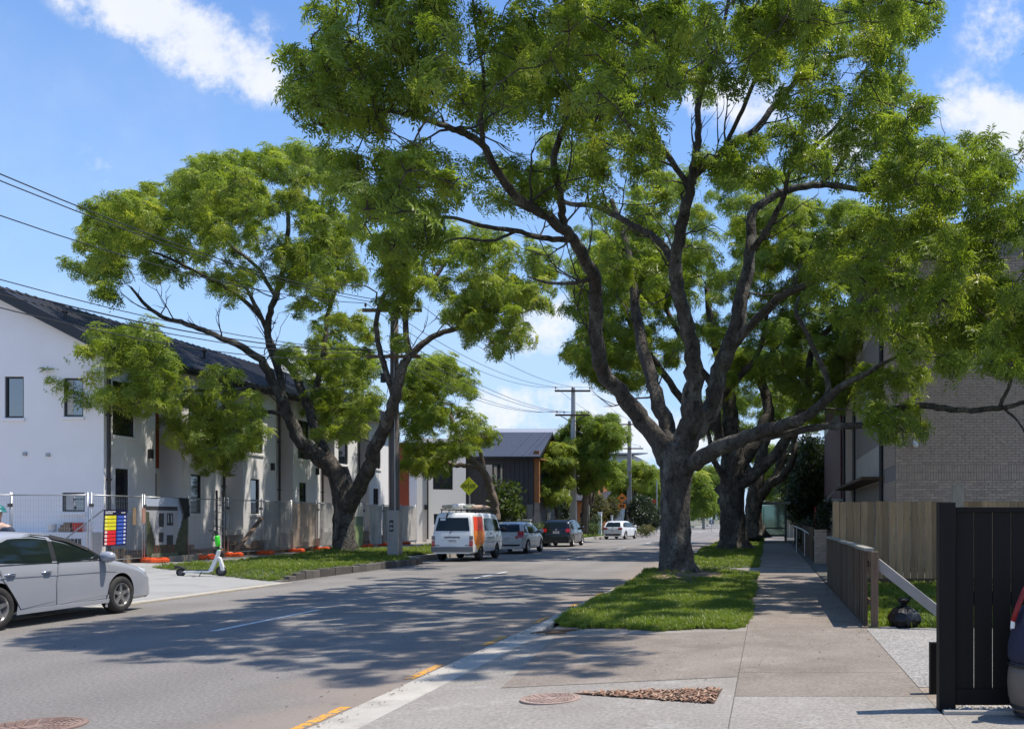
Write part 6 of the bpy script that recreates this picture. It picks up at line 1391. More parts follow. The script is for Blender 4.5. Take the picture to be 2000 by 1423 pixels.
# ---- silver hatchback
def hatch(name, label, loc, rz, P, W=.85, roof=1.53, belt=.93, tail=REDLENS, long_=2.08, lamps=((.66, 1.02, .48, .78),), big=False, glassz=(1.02, 1.38), wheelm=None, wb=1.30, rack=False, tum=.22):
    prof = [(2.0, .32), (2.06, .55), (1.98, .74), (1.6, .88), (1.15, .98), (1.0, 1.02), (.55, roof - .22), (.1, roof - .06), (-.4, roof), (-1.1, roof - .01), (-1.62, roof - .08), (-1.80, roof - .18), (-2.0, 1.0), (-2.06, .85), (-2.09, .6), (-2.07, .34)]
    h = Car(name, label, 'car', loc, rz, prof, W, belt, .22, (wb, -wb), .315, P, tumble=tum, roofr=.12, kk=9, rimm=wheelm, plan=.12)
    b = belt + .03; r = roof - .1
    h.side('window_surround', [(1.1, b - .02), (.55, r - .14), (.1, r - .01), (-1.0, r + .01), (-1.55, r - .06), (-1.75, b + .12), (-1.7, b - .01)], BLACKPL, .003, nx=20)
    h.side('side_window', [(1.0, b), (.5, r - .18), (.1, r - .05), (-.12, r - .03), (-.12, b)], CARGLASS, .007); h.side('side_window', [(-.2, b), (-.2, r - .03), (-1.0, r - .03), (-1.15, b)], CARGLASS, .007); h.side('side_window', [(-1.24, b + .02), (-1.12, r - .05), (-1.48, r - .1), (-1.62, b + .12)], CARGLASS, .007)
    h.seam([(1.05, b), (1.08, .5), (1.0, .28), (-.16, .26), (-.16, b)]); h.seam([(-.17, .26), (-.9, .27), (-1.1, .55), (-1.2, b)], closed=False)
    h.rear('rear_window', glassz[0], glassz[1], -.62, .62, CARGLASS, off=.012, y0t=-.52, y1t=.52)
    for (z0, z1, y0, y1) in lamps: h.rear('tail_light', z0, z1, y0, y1, tail, off=.02); h.rear('tail_light', z0, z1, -y1, -y0, tail, off=.02)
    h.plate(.72 if not big else .84); h.rear('bumper_strip', .36, .44, -.66, .66, BLACKPL, off=.02)
    h.top('windscreen', 1.05, .2, .70, .58, CARGLASS); h.mirror(.9, b + .06, P)
    for sy in (-1, 1):
        for x in (-.36, -1.28):
            mb = MB(); yy = sy * (h.w(x, b - .12) + .015); mb.tube([(x, yy, b - .12), (x + .18, yy, b - .12)], .013, 6); mb.build('door_handle', P, h.t, local=True)
    mb = MB(); mb.tube([(h.xr(glassz[0]) - .02, .05, glassz[0] - .01), (h.xr(glassz[0] + .1) - .03, -.25, glassz[0] + .06)], .01, 6); mb.build('rear_wiper', BLACKPL, h.t, local=True)
    if rack:
        for sy in (-1, 1): mb = MB(); yy = sy * .56; mb.tube([(.3, yy, roof - .02), (.2, yy, roof + .05), (-1.3, yy, roof + .05), (-1.45, yy, roof - .05)], .018, 8); mb.build('roof_rail', BLACKPL, h.t, local=True)
    return h
h1 = hatch('silver_hatchback', 'silver hatchback parked right in front of the white van, big red tail lamps', (-12.22, 46.3, .012), PI / 2, SILVER2, .85, 1.50, .93, lamps=((.76, 1.06, .52, .80),))
h1.rear('lamp_tip', .72, .84, .42, .56, REDLENS, off=.021); h1.rear('lamp_tip', .72, .84, -.56, -.42, REDLENS, off=.021)
h2 = hatch('black_hatchback', 'black people carrier with roof rails parked behind the hedge, ahead of the silver hatchback', (-12.34, 57.2, .012), PI / 2, BLACKP, .89, 1.63, .99, lamps=((.86, 1.06, .56, .80),), big=True, glassz=(1.10, 1.48), rack=True, wb=1.34)
h2.rear('rear_badge', .98, 1.05, -.05, .05, GALV, off=.02)
h3 = hatch('white_hatchback', 'white hatchback farthest along the street, pulled out at an angle from the kerb', (-12.05, 77.5, .012), PI / 2 - math.radians(9), WHITEP, .88, 1.47, .92, lamps=((.78, .93, .44, .78),), tail=mat('dark red lens', (.22, .012, .015), .2), glassz=(1.0, 1.36), wb=1.29)
h3.rear('rear_badge', .84, .92, -.05, .05, GALV, off=.02); h3.rear('diffuser', .30, .42, -.6, .6, BLACKPL, off=.03)

# ------------------------------------------------------------------ worker standing behind the sedan, cut by the picture edge
pw = thing('person', 'person in a teal hard hat standing behind the silver sedan at the left edge', 'person', (-14.08, 17.3, .07))
def skin(name, joints, edges, m, parent, sub=2):
    me = bpy.data.meshes.new(name); o0 = _org(parent); me.from_pydata([(Vector(p[:3]) - o0) for p in joints], edges, [])
    o = bpy.data.objects.new(name, me); COL.objects.link(o); o.parent = parent
    md = o.modifiers.new('skin', 'SKIN'); md.use_smooth_shade = True
    for i, p in enumerate(joints): me.skin_vertices[0].data[i].radius = (p[3], p[3] * (p[4] if len(p) > 4 else 1)); me.skin_vertices[0].data[i].use_root = (i == 0)
    o.modifiers.new('sub', 'SUBSURF').levels = sub; o.modifiers['sub'].render_levels = sub; me.materials.append(m); ORG[o.name] = o0; return o
bx, by, bz = -14.08, 17.3, .07; SKIN = mat('skin', (.5, .33, .25), .55, var=.05)
J = [(bx, by, bz + .98, .15, .75), (bx, by, bz + 1.2, .14, .75), (bx, by, bz + 1.42, .17, .6), (bx, by, bz + 1.52, .06), (bx, by, bz + 1.57, .055), (bx + .0, by, bz + 1.66, .085, 1.1), (bx, by, bz + 1.74, .078, 1.15)]
E_ = [(0, 1), (1, 2), (2, 3), (3, 4), (4, 5), (5, 6)]
for sx in (-1, 1):
    i = len(J); J += [(bx + sx * .21, by, bz + 1.42, .065), (bx + sx * .27, by + .02, bz + 1.13, .05), (bx + sx * .27, by + .1, bz + .88, .038), (bx + sx * .27, by + .14, bz + .79, .035)]; E_ += [(2, i), (i, i + 1), (i + 1, i + 2), (i + 2, i + 3)]
    for f in range(5):
        k = len(J); fx = sx * (.0 + .018 * (f - 2)); J += [(bx + sx * .27 + fx * .7, by + .15, bz + .76, .010), (bx + sx * .27 + fx, by + .16, bz + (.71 if f else .74), .008)]; E_ += [(i + 3, k), (k, k + 1)]
    i = len(J); J += [(bx + sx * .09, by, bz + .92, .095), (bx + sx * .10, by + .01, bz + .5, .065), (bx + sx * .10, by, bz + .10, .045), (bx + sx * .11, by - .14, bz + .04, .04)]; E_ += [(0, i), (i, i + 1), (i + 1, i + 2), (i + 2, i + 3)]
skin('body', J, E_, SKIN, pw)
Jv = [(bx, by, bz + .90, .165, .8), (bx, by, bz + 1.2, .155, .8), (bx, by, bz + 1.42, .185, .62), (bx, by, bz + 1.47, .12, .7), (bx - .24, by, bz + 1.38, .085), (bx - .27, by + .02, bz + 1.16, .07), (bx + .24, by, bz + 1.38, .085), (bx + .27, by + .02, bz + 1.16, .07)]
skin('work_shirt', Jv, [(0, 1), (1, 2), (2, 3), (2, 4), (4, 5), (2, 6), (6, 7)], mat('navy work shirt', (.03, .04, .07), .9, var=.1), pw)
Jt = [(bx, by, bz + .96, .16, .8)]; Et = []
for sx in (-1, 1): i = len(Jt); Jt += [(bx + sx * .09, by, bz + .86, .11), (bx + sx * .10, by + .01, bz + .5, .085), (bx + sx * .10, by, bz + .1, .075)]; Et += [(0, i), (i, i + 1), (i + 1, i + 2)]
skin('trousers', Jt, Et, mat('khaki trousers', (.16, .13, .09), .9, var=.1), pw)
mb = MB(); T = Matrix.Translation((bx, by, bz + 1.70)); mb.lathe([(.155, .0), (.15, .012), (.128, .02), (.122, .06), (.10, .105), (.06, .13), (0, .138)], 22, T); mb.build('hard_hat', mat('teal plastic', (.02, .16, .16), .4), pw, smooth=True)
mb = MB()
for sx in (-1, 1): mb.lathe([(.0, -.012), (.012, 0), (0, .012)], 8, Matrix.Translation((bx + sx * .034, by - .088, bz + 1.655)))
mb.build('eye', BLACKPL, pw); mb = MB(); mb.tube([(bx, by - .085, bz + 1.655), (bx, by - .112, bz + 1.625), (bx, by - .09, bz + 1.615)], [.01, .016, .012], 8); mb.build('nose', SKIN, pw, smooth=True)
mb = MB(); mb.tube([(bx - .025, by - .088, bz + 1.59), (bx, by - .094, bz + 1.588), (bx + .025, by - .088, bz + 1.59)], .006, 6); mb.build('mouth', mat('lips', (.35, .15, .13), .6), pw)
# ------------------------------------------------------------------ trees
def catmull(P, n):
    P = [np.array(p, float) for p in P]
    if len(P) == 2: return [P[0] + (P[1] - P[0]) * t for t in np.linspace(0, 1, n + 1)]
    Q = [2 * P[0] - P[1]] + P + [2 * P[-1] - P[-2]]; out = []
    for i in range(1, len(Q) - 2):
        for t in np.linspace(0, 1, n, endpoint=False):
            a, b, c, d = Q[i - 1], Q[i], Q[i + 1], Q[i + 2]
            out.append(.5 * (2 * b + (c - a) * t + (2 * a - 5 * b + 4 * c - d) * t * t + (3 * b - a - 3 * c + d) * t ** 3))
    out.append(P[-1]); return out

def in_poly(u, v, poly):
    c = False; j = len(poly) - 1
    for i in range(len(poly)):
        (x1, y1), (x2, y2) = poly[i], poly[j]
        if (y1 > v) != (y2 > v) and u < (x2 - x1) * (v - y1) / (y2 - y1) + x1: c = not c
        j = i
    return c

def ell(u, v, ru, rv, n=12): return [(u + ru * math.cos(2 * PI * k / n), v + rv * math.sin(2 * PI * k / n)) for k in range(n)]

def tree(name, label, base, Y0, limbs, polys, group=None, bark=None, srcs=None, clump=1.0, per=42, mind=1.1, rscl=1.0, seed=1, flare=1.6, twigs=True, holes=(), flat=.62, lr_=1.0, over=(), gapt=-2.0, gapk=.62, keep=None, sprigs=0, tintb=(0, 1), extra_names=None, cat='tree'):
    """limbs: lists of (u, v, radius px, metres nearer(-)/farther(+) than Y0); polys: (outline of a foliage mass, number of clumps, nearest Y, farthest Y)"""
    rg = random.Random(seed); s0 = F / Y0
    b3 = at(base[0], base[1], Y0)
    root = thing(name, label, cat, tuple(b3), 0, group)
    mb = MB(); SK = []; SR = []; SD = []
    for li, L in enumerate(limbs):
        P = [np.array([*at(u, v, Y0 + dY), r * (lr_ if li else (1 + lr_) / 2) / F * (Y0 + dY)]) for (u, v, r, dY) in L]
        if li and SK:        # a limb starts on the wood that carries it
            k0 = min(range(len(SK)), key=lambda k: (SK[k] - Vector(P[0][:3])).length)
            if (SK[k0] - Vector(P[0][:3])).length < 1.6: P[0][:3] = SK[k0]
        C = catmull(P, 6); pts = [Vector(c[:3]) for c in C]; rad = [max(.012, c[3]) for c in C]
        if li == 0 and flare > 1:
            for i in range(len(rad)):
                h = pts[i].z - b3.z; rad[i] *= 1 + (flare - 1) * math.exp(-max(h, 0) / .28)
        for i in range(1, len(pts) - 1):        # knobbly, not ruled
            if rad[i] < .35: pts[i] = pts[i] + Vector((rg.gauss(0, 1), rg.gauss(0, 1), rg.gauss(0, 1))) * (rad[i] * .13)
        mb.tube(pts, rad, 26 if rad[0] > .25 else (14 if rad[0] > .12 else 9), wob=.13 if rad[0] > .12 else .08, rg=rg)
        for i in range(len(pts)):
            SK.append(pts[i]); SR.append(rad[i]); SD.append((pts[min(i + 1, len(pts) - 1)] - pts[max(0, i - 1)]).normalized())
    for q_ in range(sprigs):        # thin bare side branches, forked
        j = rg.randrange(len(SK)); 
        if SR[j] < .05 or SR[j] > .2 or SK[j].z < b3.z + 4: continue
        def grow(p, d, ln, r, depth):
            pts = [p]
            for k in range(6):
                d = (d + Vector((rg.gauss(0, .2), rg.gauss(0, .2), rg.gauss(.05, .2)))).normalized(); pts.append(pts[-1] + d * ln / 6)
            mb.tube(pts, [max(.005, r * (1 - .8 * k / 6)) for k in range(7)], 4, caps=False)
            for k in (2, 4, 5):
                SK.append(pts[k]); SR.append(max(.012, r * (1 - .8 * k / 6))); SD.append(d)
                if depth: grow(pts[k], (d + Vector((rg.gauss(0, .7), rg.gauss(0, .7), rg.gauss(.2, .6)))).normalized(), ln * rg.uniform(.35, .6), r * .5, depth - 1)
        grow(SK[j], (SD[j] * .5 + Vector((rg.gauss(0, .8), rg.gauss(0, .8), rg.gauss(.35, .5)))).normalized(), rg.uniform(.9, 1.9), min(.03, SR[j] * .5), 1)
    # foliage clumps
    clumps = []
    for (poly, n, ya, yb) in polys:
        us = [p[0] for p in poly]; vs = [p[1] for p in poly]; k = 0; tries = 0
        while k < n and tries < n * 40:
            tries += 1
            u, v = rg.uniform(min(us), max(us)), rg.uniform(min(vs), max(vs))
            if not in_poly(u, v, poly) or any(in_poly(u, v, h) for h in holes): continue
            p = at(u, v, rg.uniform(ya, yb))
            if mnoise.noise(p * (.62 / clump ** .35) * gapk + Vector((seed * 7.1, 0, 0))) < gapt: continue
            if keep and not keep(p): continue
            cr = clump * rg.uniform(.6, 1.25)
            if any((p - c[0]).length < mind * (.5 + .5 * c[1] / clump) for c in clumps): continue
            clumps.append((p, cr)); k += 1
    for p in over: clumps.append((Vector(p), clump * rg.uniform(.7, 1.3)))
    skn = np.array([tuple(p) for p in SK])
    order = sorted(range(len(clumps)), key=lambda i: float(np.min(np.linalg.norm(skn - np.array(clumps[i][0]), axis=1))))
    lp, lr, ls, lt = [], [], [], []
    tipset = []
    for ci in order:
        c, cr = clumps[ci]; ca = np.array(c)
        d = np.linalg.norm(skn - ca, axis=1)
        pen = np.clip(skn[:, 2] - ca[2], 0, 99) * .7 - np.clip(np.array(SR), 0, .12) * 4
        j = int(np.argmin(d + pen)); p0 = SK[j]; ln = (c - p0).length
        if ln > .25:
            r0 = min(SR[j] * .72, .016 + .013 * ln); ctrl = p0 + SD[j] * (ln * .35) + Vector((rg.gauss(0, .08), rg.gauss(0, .08), rg.gauss(.06, .08))) * ln
            m = max(4, min(12, int(ln / .4) + 2)); pts = []
            for q in range(m + 1):
                t = q / m; p = p0 * ((1 - t) ** 2) + ctrl * (2 * t * (1 - t)) + c * (t * t)
                if 0 < q < m: p = p + Vector((rg.gauss(0, 1), rg.gauss(0, 1), rg.gauss(0, 1))) * (.035 + .02 * ln)
                pts.append(p)
            rad = [r0 + (.011 - r0) * (q / m) ** .8 for q in range(m + 1)]; rad = [max(.009, r) for r in rad]
            mb.tube(pts, rad, 6 if r0 > .04 else 5, caps=False)
            for q in range(1, m + 1):
                SK.append(pts[q]); SR.append(rad[q]); SD.append((pts[q] - pts[q - 1]).normalized())
            skn = np.vstack([skn, np.array([tuple(p) for p in pts[1:]])])
        npc = max(6, int(per * (cr / clump) ** 2 * rg.uniform(.75, 1.2)))
        young = rg.betavariate(2, 2)
        for q in range(npc):
            dv = Vector((rg.gauss(0, 1), rg.gauss(0, 1), rg.gauss(.25, 1))).normalized()
            rr = cr * rg.uniform(.35, 1.05)
            p = c + Vector((dv.x * rr, dv.y * rr, dv.z * rr * flat))
            ax = (dv + Vector((0, 0, .55)) + Vector((rg.gauss(0, .3), rg.gauss(0, .3), rg.gauss(0, .3)))).normalized()
            e = ax.to_track_quat('Z', 'Y').to_euler(); 
            M_ = e.to_matrix() @ Matrix.Rotation(rg.random() * 6.28, 3, 'Z')
            lp.append(p); lr.append(tuple(M_.to_euler())); ls.append(rscl * rg.uniform(.7, 1.25) * (.8 if p.y < 16.5 else 1))
            lt.append(tintb[0] + (tintb[1] - tintb[0]) * min(1, max(0, .45 * young + .55 * rg.betavariate(1.6, 2.2) + .03)))
            if twigs and q % 2 == 0:
                mid = c.lerp(p, .55) + Vector((rg.gauss(0, .05), rg.gauss(0, .05), rg.gauss(.0, .05)))
                mb.tube([c, mid, p], [.012, .009, .005], 3, caps=False)
    mb.build('trunk', bark or BARK, root, smooth=True)
    cr_ = scatter('crown', lp, lr, ls, lt, srcs or ROS, root, kind='stuff')
    return root

# 1: the big ash at the near kerb
L = [
 [(1325, 1124, 40, 0), (1322, 1085, 36, 0), (1320, 1030, 33, 0), (1318, 960, 33, 0), (1322, 905, 37, 0), (1330, 868, 36, 0)],
 [(1322, 935, 24, 0), (1295, 880, 25, 0), (1248, 812, 24, 0), (1190, 745, 21, -.5), (1166, 690, 19, -1), (1164, 600, 18, -1.5), (1160, 545, 17, -2), (1125, 475, 15, -2.6), (1085, 435, 14, -3.2), (1010, 385, 12.5, -4.2), (968, 330, 11, -4.8), (945, 285, 10, -5.2), (900, 258, 8.5, -5.8), (850, 240, 7, -6.5), (790, 222, 5, -7.2), (740, 215, 3, -8)],
 [(945, 285, 7, -5.2), (938, 220, 6, -5.5), (945, 150, 5, -5.8), (930, 60, 4, -6), (920, -40, 3, -6)],
 [(1098, 445, 11, -3), (1096, 390, 10, -3.2), (1082, 310, 9, -3.6), (1105, 240, 7.5, -4), (1135, 160, 6, -4.4), (1150, 70, 4.5, -4.8), (1160, -40, 3.5, -5)],
 [(1108, 488, 8, -2.8), (1060, 465, 7.5, -3), (1010, 452, 6.5, -3.6), (940, 440, 5.5, -4.4), (880, 425, 4.5, -5.2), (820, 430, 3, -6)],
 [(1020, 452, 4, -3.6), (960, 470, 3.5, -4), (900, 465, 3, -4.4), (850, 480, 2, -5)],
 [(1160, 545, 7, -2), (1120, 552, 5, -1.6), (1070, 552, 4, -1), (1030, 540, 2, -1)],
 [(1330, 905, 24, .2), (1296, 815, 21, .6), (1275, 750, 18, 1), (1248, 640, 14, 1.6), (1234, 545, 11, 2.2), (1222, 470, 8, 2.6), (1195, 390, 6, 3)],
 [(1335, 925, 30, -.1), (1345, 850, 30, -.2), (1352, 780, 26, -.4), (1352, 700, 22, -.6), (1336, 605, 19, -.8), (1318, 530, 17, -1), (1328, 460, 15, -1.2), (1344, 385, 14, -1.4), (1354, 340, 12.5, -1.5), (1364, 262, 9, -1.7), (1366, 190, 7.5, -1.9), (1398, 110, 6, -2), (1420, 20, 5, -2.2), (1430, -80, 3.5, -2.4)],
 [(1350, 352, 10, -1.5), (1412, 295, 10, -1.2), (1472, 256, 9, -.8), (1524, 195, 7.5, -.4), (1592, 124, 7, 0), (1690, 102, 5.5, .4), (1765, 68, 4.5, .8), (1830, 32, 3, 1)],
 [(1410, 298, 6, -1.2), (1450, 215, 5.5, -1.6), (1490, 130, 5, -2), (1560, 60, 4, -2.4), (1610, -30, 3, -2.6)],
 [(1318, 512, 12, -1), (1285, 470, 10, -.6), (1235, 440, 8.5, -.2), (1172, 405, 7.5, .4), (1105, 395, 6, 1), (1040, 350, 4, 1.6)],
 [(1345, 372, 8, -1.4), (1292, 290, 8.5, -1.8), (1226, 233, 7.5, -2.2), (1160, 178, 6, -2.8), (1100, 110, 4.5, -3.2), (1040, 40, 3, -3.6)],
 [(1290, 288, 5, -1.8), (1262, 200, 5, -2), (1258, 110, 4, -2.2), (1240, 10, 3, -2.4)],
 [(1348, 880, 24, .1), (1388, 790, 24, .2), (1410, 715, 22, .3), (1440, 630, 21, .4), (1454, 560, 18, .6), (1466, 470, 14, .8), (1470, 415, 12, 1), (1488, 398, 10, 1.1), (1528, 375, 9.5, 1.2), (1600, 361, 8.5, 1.4), (1685, 369, 7, 1.6), (1775, 360, 6, 1.8), (1842, 333, 5, 2), (1910, 290, 3.5, 2.2)],
 [(1462, 505, 10, .8), (1500, 445, 8, .4), (1530, 385, 7, 0), (1545, 330, 6, -.4), (1610, 270, 5, -.8), (1660, 220, 4, -1.2)],
 [(1600, 361, 6, 1.4), (1640, 320, 5.5, 1.4), (1662, 270, 4.5, 1.2), (1700, 220, 3.5, 1)],
 [(1420, 690, 14, .3), (1478, 622, 11, 0), (1527, 578, 9.5, -.4), (1600, 545, 9, -1), (1650, 535, 8.5, -1.4), (1706, 516, 7, -1.8), (1775, 560, 6, -2.2), (1830, 600, 4, -2.6)],
 [(1640, 536, 8, -1.4), (1700, 548, 7, -1.6), (1780, 568, 5.5, -2), (1850, 590, 3.5, -2.4)],
 [(1340, 930, 24, -.2), (1376, 890, 22, -.6), (1445, 858, 19, -1.4), (1520, 832, 16, -2.2), (1565, 818, 14, -2.8), (1610, 784, 12, -3.2), (1650, 752, 9, -3.6), (1700, 725, 6, -4), (1760, 690, 4, -4.4)],
 [(1445, 862, 12, -1.4), (1530, 848, 10, -2), (1605, 834, 9.5, -2.8), (1690, 829, 9, -3.4), (1740, 800, 9, -3.8), (1800, 792, 8.5, -4.2), (1870, 800, 8, -4.6), (1950, 797, 7, -5), (2000, 785, 5.5, -5.3), (2060, 760, 4, -5.6)],
 [(1948, 795, 5.5, -5), (1972, 750, 5, -5.2), (1988, 700, 4.5, -5.4), (2005, 650, 3, -5.6)],
 [(1960, 800, 4, -5), (1990, 825, 3.2, -5.1), (2010, 860, 2.5, -5.2)],
 [(1565, 818, 8, -2.8), (1618, 760, 8, -2.6), (1580, 660, 6.5, -2.2), (1555, 610, 5.5, -2), (1560, 580, 4, -1.8)],
]
L = [[(u, v, r, dY * 1.42 if dY < -1 and u < 1130 else dY) for (u, v, r, dY) in l] for l in L]
top = [(540, 70), (575, 10), (640, -80), (800, -210), (1050, -290), (1300, -330), (1550, -280), (1720, -180), (1820, -60), (1850, 20), (1810, 90), (1740, 130), (1560, 170), (1400, 190), (1150, 210), (1000, 190), (860, 215), (760, 250), (640, 250), (590, 170)]
P1 = [(top, 147, 11.5, 26),
      ([(522, 70), (560, 10), (660, -40), (820, -90), (900, 60), (840, 200), (720, 262), (640, 268), (575, 190)], 77, 11.3, 16),
      ([(800, 20), (1350, -40), (1360, 160), (1200, 260), (1060, 240), (930, 230), (820, 200)], 76, 13, 22),
      ([(1350, 0), (1700, -60), (1850, 20), (1790, 90), (1660, 130), (1560, 200), (1440, 230), (1370, 200)], 72, 16, 27),
      ([(1560, 200), (1700, 140), (1800, 180), (1870, 250), (1960, 310), (1990, 370), (1920, 440), (1800, 430), (1650, 350), (1560, 330)], 101, 16, 27),
      ([(640, 300), (700, 270), (860, 290), (900, 350), (860, 400), (760, 440), (700, 400)], 26, 12, 17), ([(720, 420), (800, 400), (860, 420), (850, 500), (740, 510)], 11, 13, 18), ([(930, 300), (1060, 330), (1060, 400), (960, 400)], 14, 18, 24),
      
      ([(1010, 280), (1280, 240), (1300, 400), (1240, 440), (1140, 380), (1050, 340)], 38, 18, 28),
      ([(1180, 440), (1300, 420), (1310, 560), (1240, 590), (1150, 480)], 19, 25, 29),
      ([(1360, 300), (1560, 240), (1600, 330), (1520, 360), (1420, 350)], 19, 22, 28),
      ([(1640, 430), (1800, 440), (1960, 500), (1990, 640), (1900, 720), (1760, 700), (1640, 640), (1560, 560)], 101, 16.5, 26), ([(1850, 390), (2180, 340), (2180, 740), (1900, 720)], 56, 14.5, 22), ([(2010, 100), (2400, 100), (2300, 600), (2010, 640)], 88, 14, 22),
      ([(1640, 760), (1740, 700), (1860, 720), (1800, 770)], 17, 19.5, 22),
      ([(1700, 790), (1800, 800), (1760, 850), (1715, 845)], 7, 19.5, 21.5),
      ([(1895, 560), (2060, 520), (2060, 740), (1960, 740), (1900, 680)], 24, 18.5, 21),
      ([(1790, 815), (1830, 820), (1830, 845), (1795, 840)], 2, 20, 21),
      ]
H1 = [ell(1440, 185, 42, 30), ell(1600, 275, 34, 26), ell(1345, 215, 12, 20)]
rv_ = random.Random(77); OVER = []
while len(OVER) < 215:       # the part of the crown that reaches over the road, above the picture
    x = rv_.uniform(-5.4, 2.6); y = rv_.uniform(10.6, 18.5); z = rv_.uniform(9.2, 13.5)
    if y < 10.9 + (.6 - x) * .42 or z < 1.9 + .56 * y or any((Vector((x, y, z)) - Vector(q)).length < .5 for q in OVER): continue
    OVER.append((x, y, z))
tree('ash_tree', 'big spreading ash tree rooted in the near grass verge, its crown running off the top', (1325, 1124), 25.0, L, P1, 'ash trees along the street', clump=.34, per=6.2, mind=.46, seed=5, flare=1.2, holes=H1, rscl=1.0, flat=.85, lr_=.74, over=OVER, gapt=-.06, sprigs=260,
     keep=lambda p: not (p.x - .4 * p.z < -10.4 and p.y - .08 * p.z < 26) and p.y - .08 * p.z > 9.9 + max(0, -4 - (p.x - .4 * p.z)) * .45)

# 2: the dark ash behind it, next to the footpath
L = [
 [(1434, 1076, 32, 0), (1432, 1030, 27, 0), (1430, 960, 26, 0), (1430, 900, 25, 0), (1428, 850, 20, 0), (1425, 790, 15, .2), (1410, 720, 11, .4), (1390, 640, 8, .6), (1380, 560, 5, .8)],
 [(1425, 900, 15, 0), (1405, 850, 12, -.6), (1400, 790, 10, -1.2), (1440, 740, 8, -1.6), (1480, 690, 6, -2), (1500, 600, 4, -2.4)],
 [(1440, 930, 18, 0), (1478, 860, 15, .4), (1500, 800, 13, .8), (1490, 740, 10, 1), (1520, 670, 8, 1.2), (1560, 600, 6, 1.4), (1590, 520, 4, 1.6)],
 [(1450, 960, 14, 0), (1500, 900, 13, -.8), (1545, 840, 11, -1.4), (1575, 770, 9, -2), (1585, 690, 7, -2.4), (1640, 620, 5, -2.8), (1700, 560, 3, -3)],
 [(1415, 860, 10, 0), (1350, 800, 9, -.5), (1290, 720, 8, -1), (1240, 650, 6, -1.5), (1200, 560, 4, -2)],
 [(1425, 800, 9, .2), (1370, 720, 8, 1), (1310, 620, 6, 2), (1260, 520, 4, 3)],
 [(1405, 960, 9, 0), (1395, 900, 7, -1), (1385, 850, 5, -1.6), (1370, 790, 3, -2)],
]
P = [([(1105, 610), (1110, 480), (1180, 410), (1330, 330), (1500, 320), (1650, 400), (1800, 430), (1920, 470), (1960, 560), (1900, 650), (1750, 660), (1640, 690), (1540, 720), (1420, 660), (1330, 690), (1280, 740), (1190, 750), (1120, 720)], 460, 38, 54),
     ([(1105, 600), (1180, 470), (1300, 500), (1320, 700), (1250, 760), (1180, 770), (1120, 720)], 132, 40, 50),
     ([(1440, 380), (1660, 400), (1800, 450), (1800, 560), (1600, 540), (1450, 520)], 117, 38, 44),
     ([(1480, 620), (1700, 600), (1760, 700), (1640, 790), (1560, 800), (1500, 740)], 102, 41, 50),
     ([(1390, 700), (1480, 690), (1480, 780), (1400, 790)], 15, 43, 48)]
tree('ash_tree', 'dark trunked ash standing second along the right footpath, behind the big one', (1434, 1076), 46.0, L, P, 'ash trees along the street', clump=.55, per=11, mind=.62, seed=9, rscl=1.2, lr_=.85, flare=1.6)

# 3: the next one, whose limbs curve over the footpath beside the bus shelter
L = [
 [(1474, 1050, 22, 0), (1472, 1010, 17, 0), (1474, 970, 16, 0), (1480, 930, 13, 0), (1490, 880, 10, .5), (1510, 820, 8, 1)],
 [(1478, 990, 11, 0), (1500, 950, 9, -.5), (1528, 930, 8, -.8), (1548, 895, 7, -1), (1552, 850, 6, -1), (1560, 800, 4, -1)],
 [(1478, 970, 10, 0), (1515, 930, 8, .5), (1530, 880, 7, .8), (1535, 830, 5, 1)],
 [(1470, 950, 9, 0), (1455, 900, 7, .5), (1440, 840, 5, 1)],
]
P = [([(1380, 790), (1420, 690), (1600, 700), (1640, 790), (1615, 850), (1560, 830), (1500, 850), (1440, 850), (1390, 850)], 44, 56, 68),
     ([(1395, 800), (1440, 800), (1440, 890), (1385, 885)], 6, 58, 66)]
tree('ash_tree', 'third ash on the right with limbs curving over the footpath by the bus shelter', (1474, 1050), 62.0, L, P, 'ash trees along the street', clump=1.25, per=28, mind=1.2, seed=13, rscl=1.5)

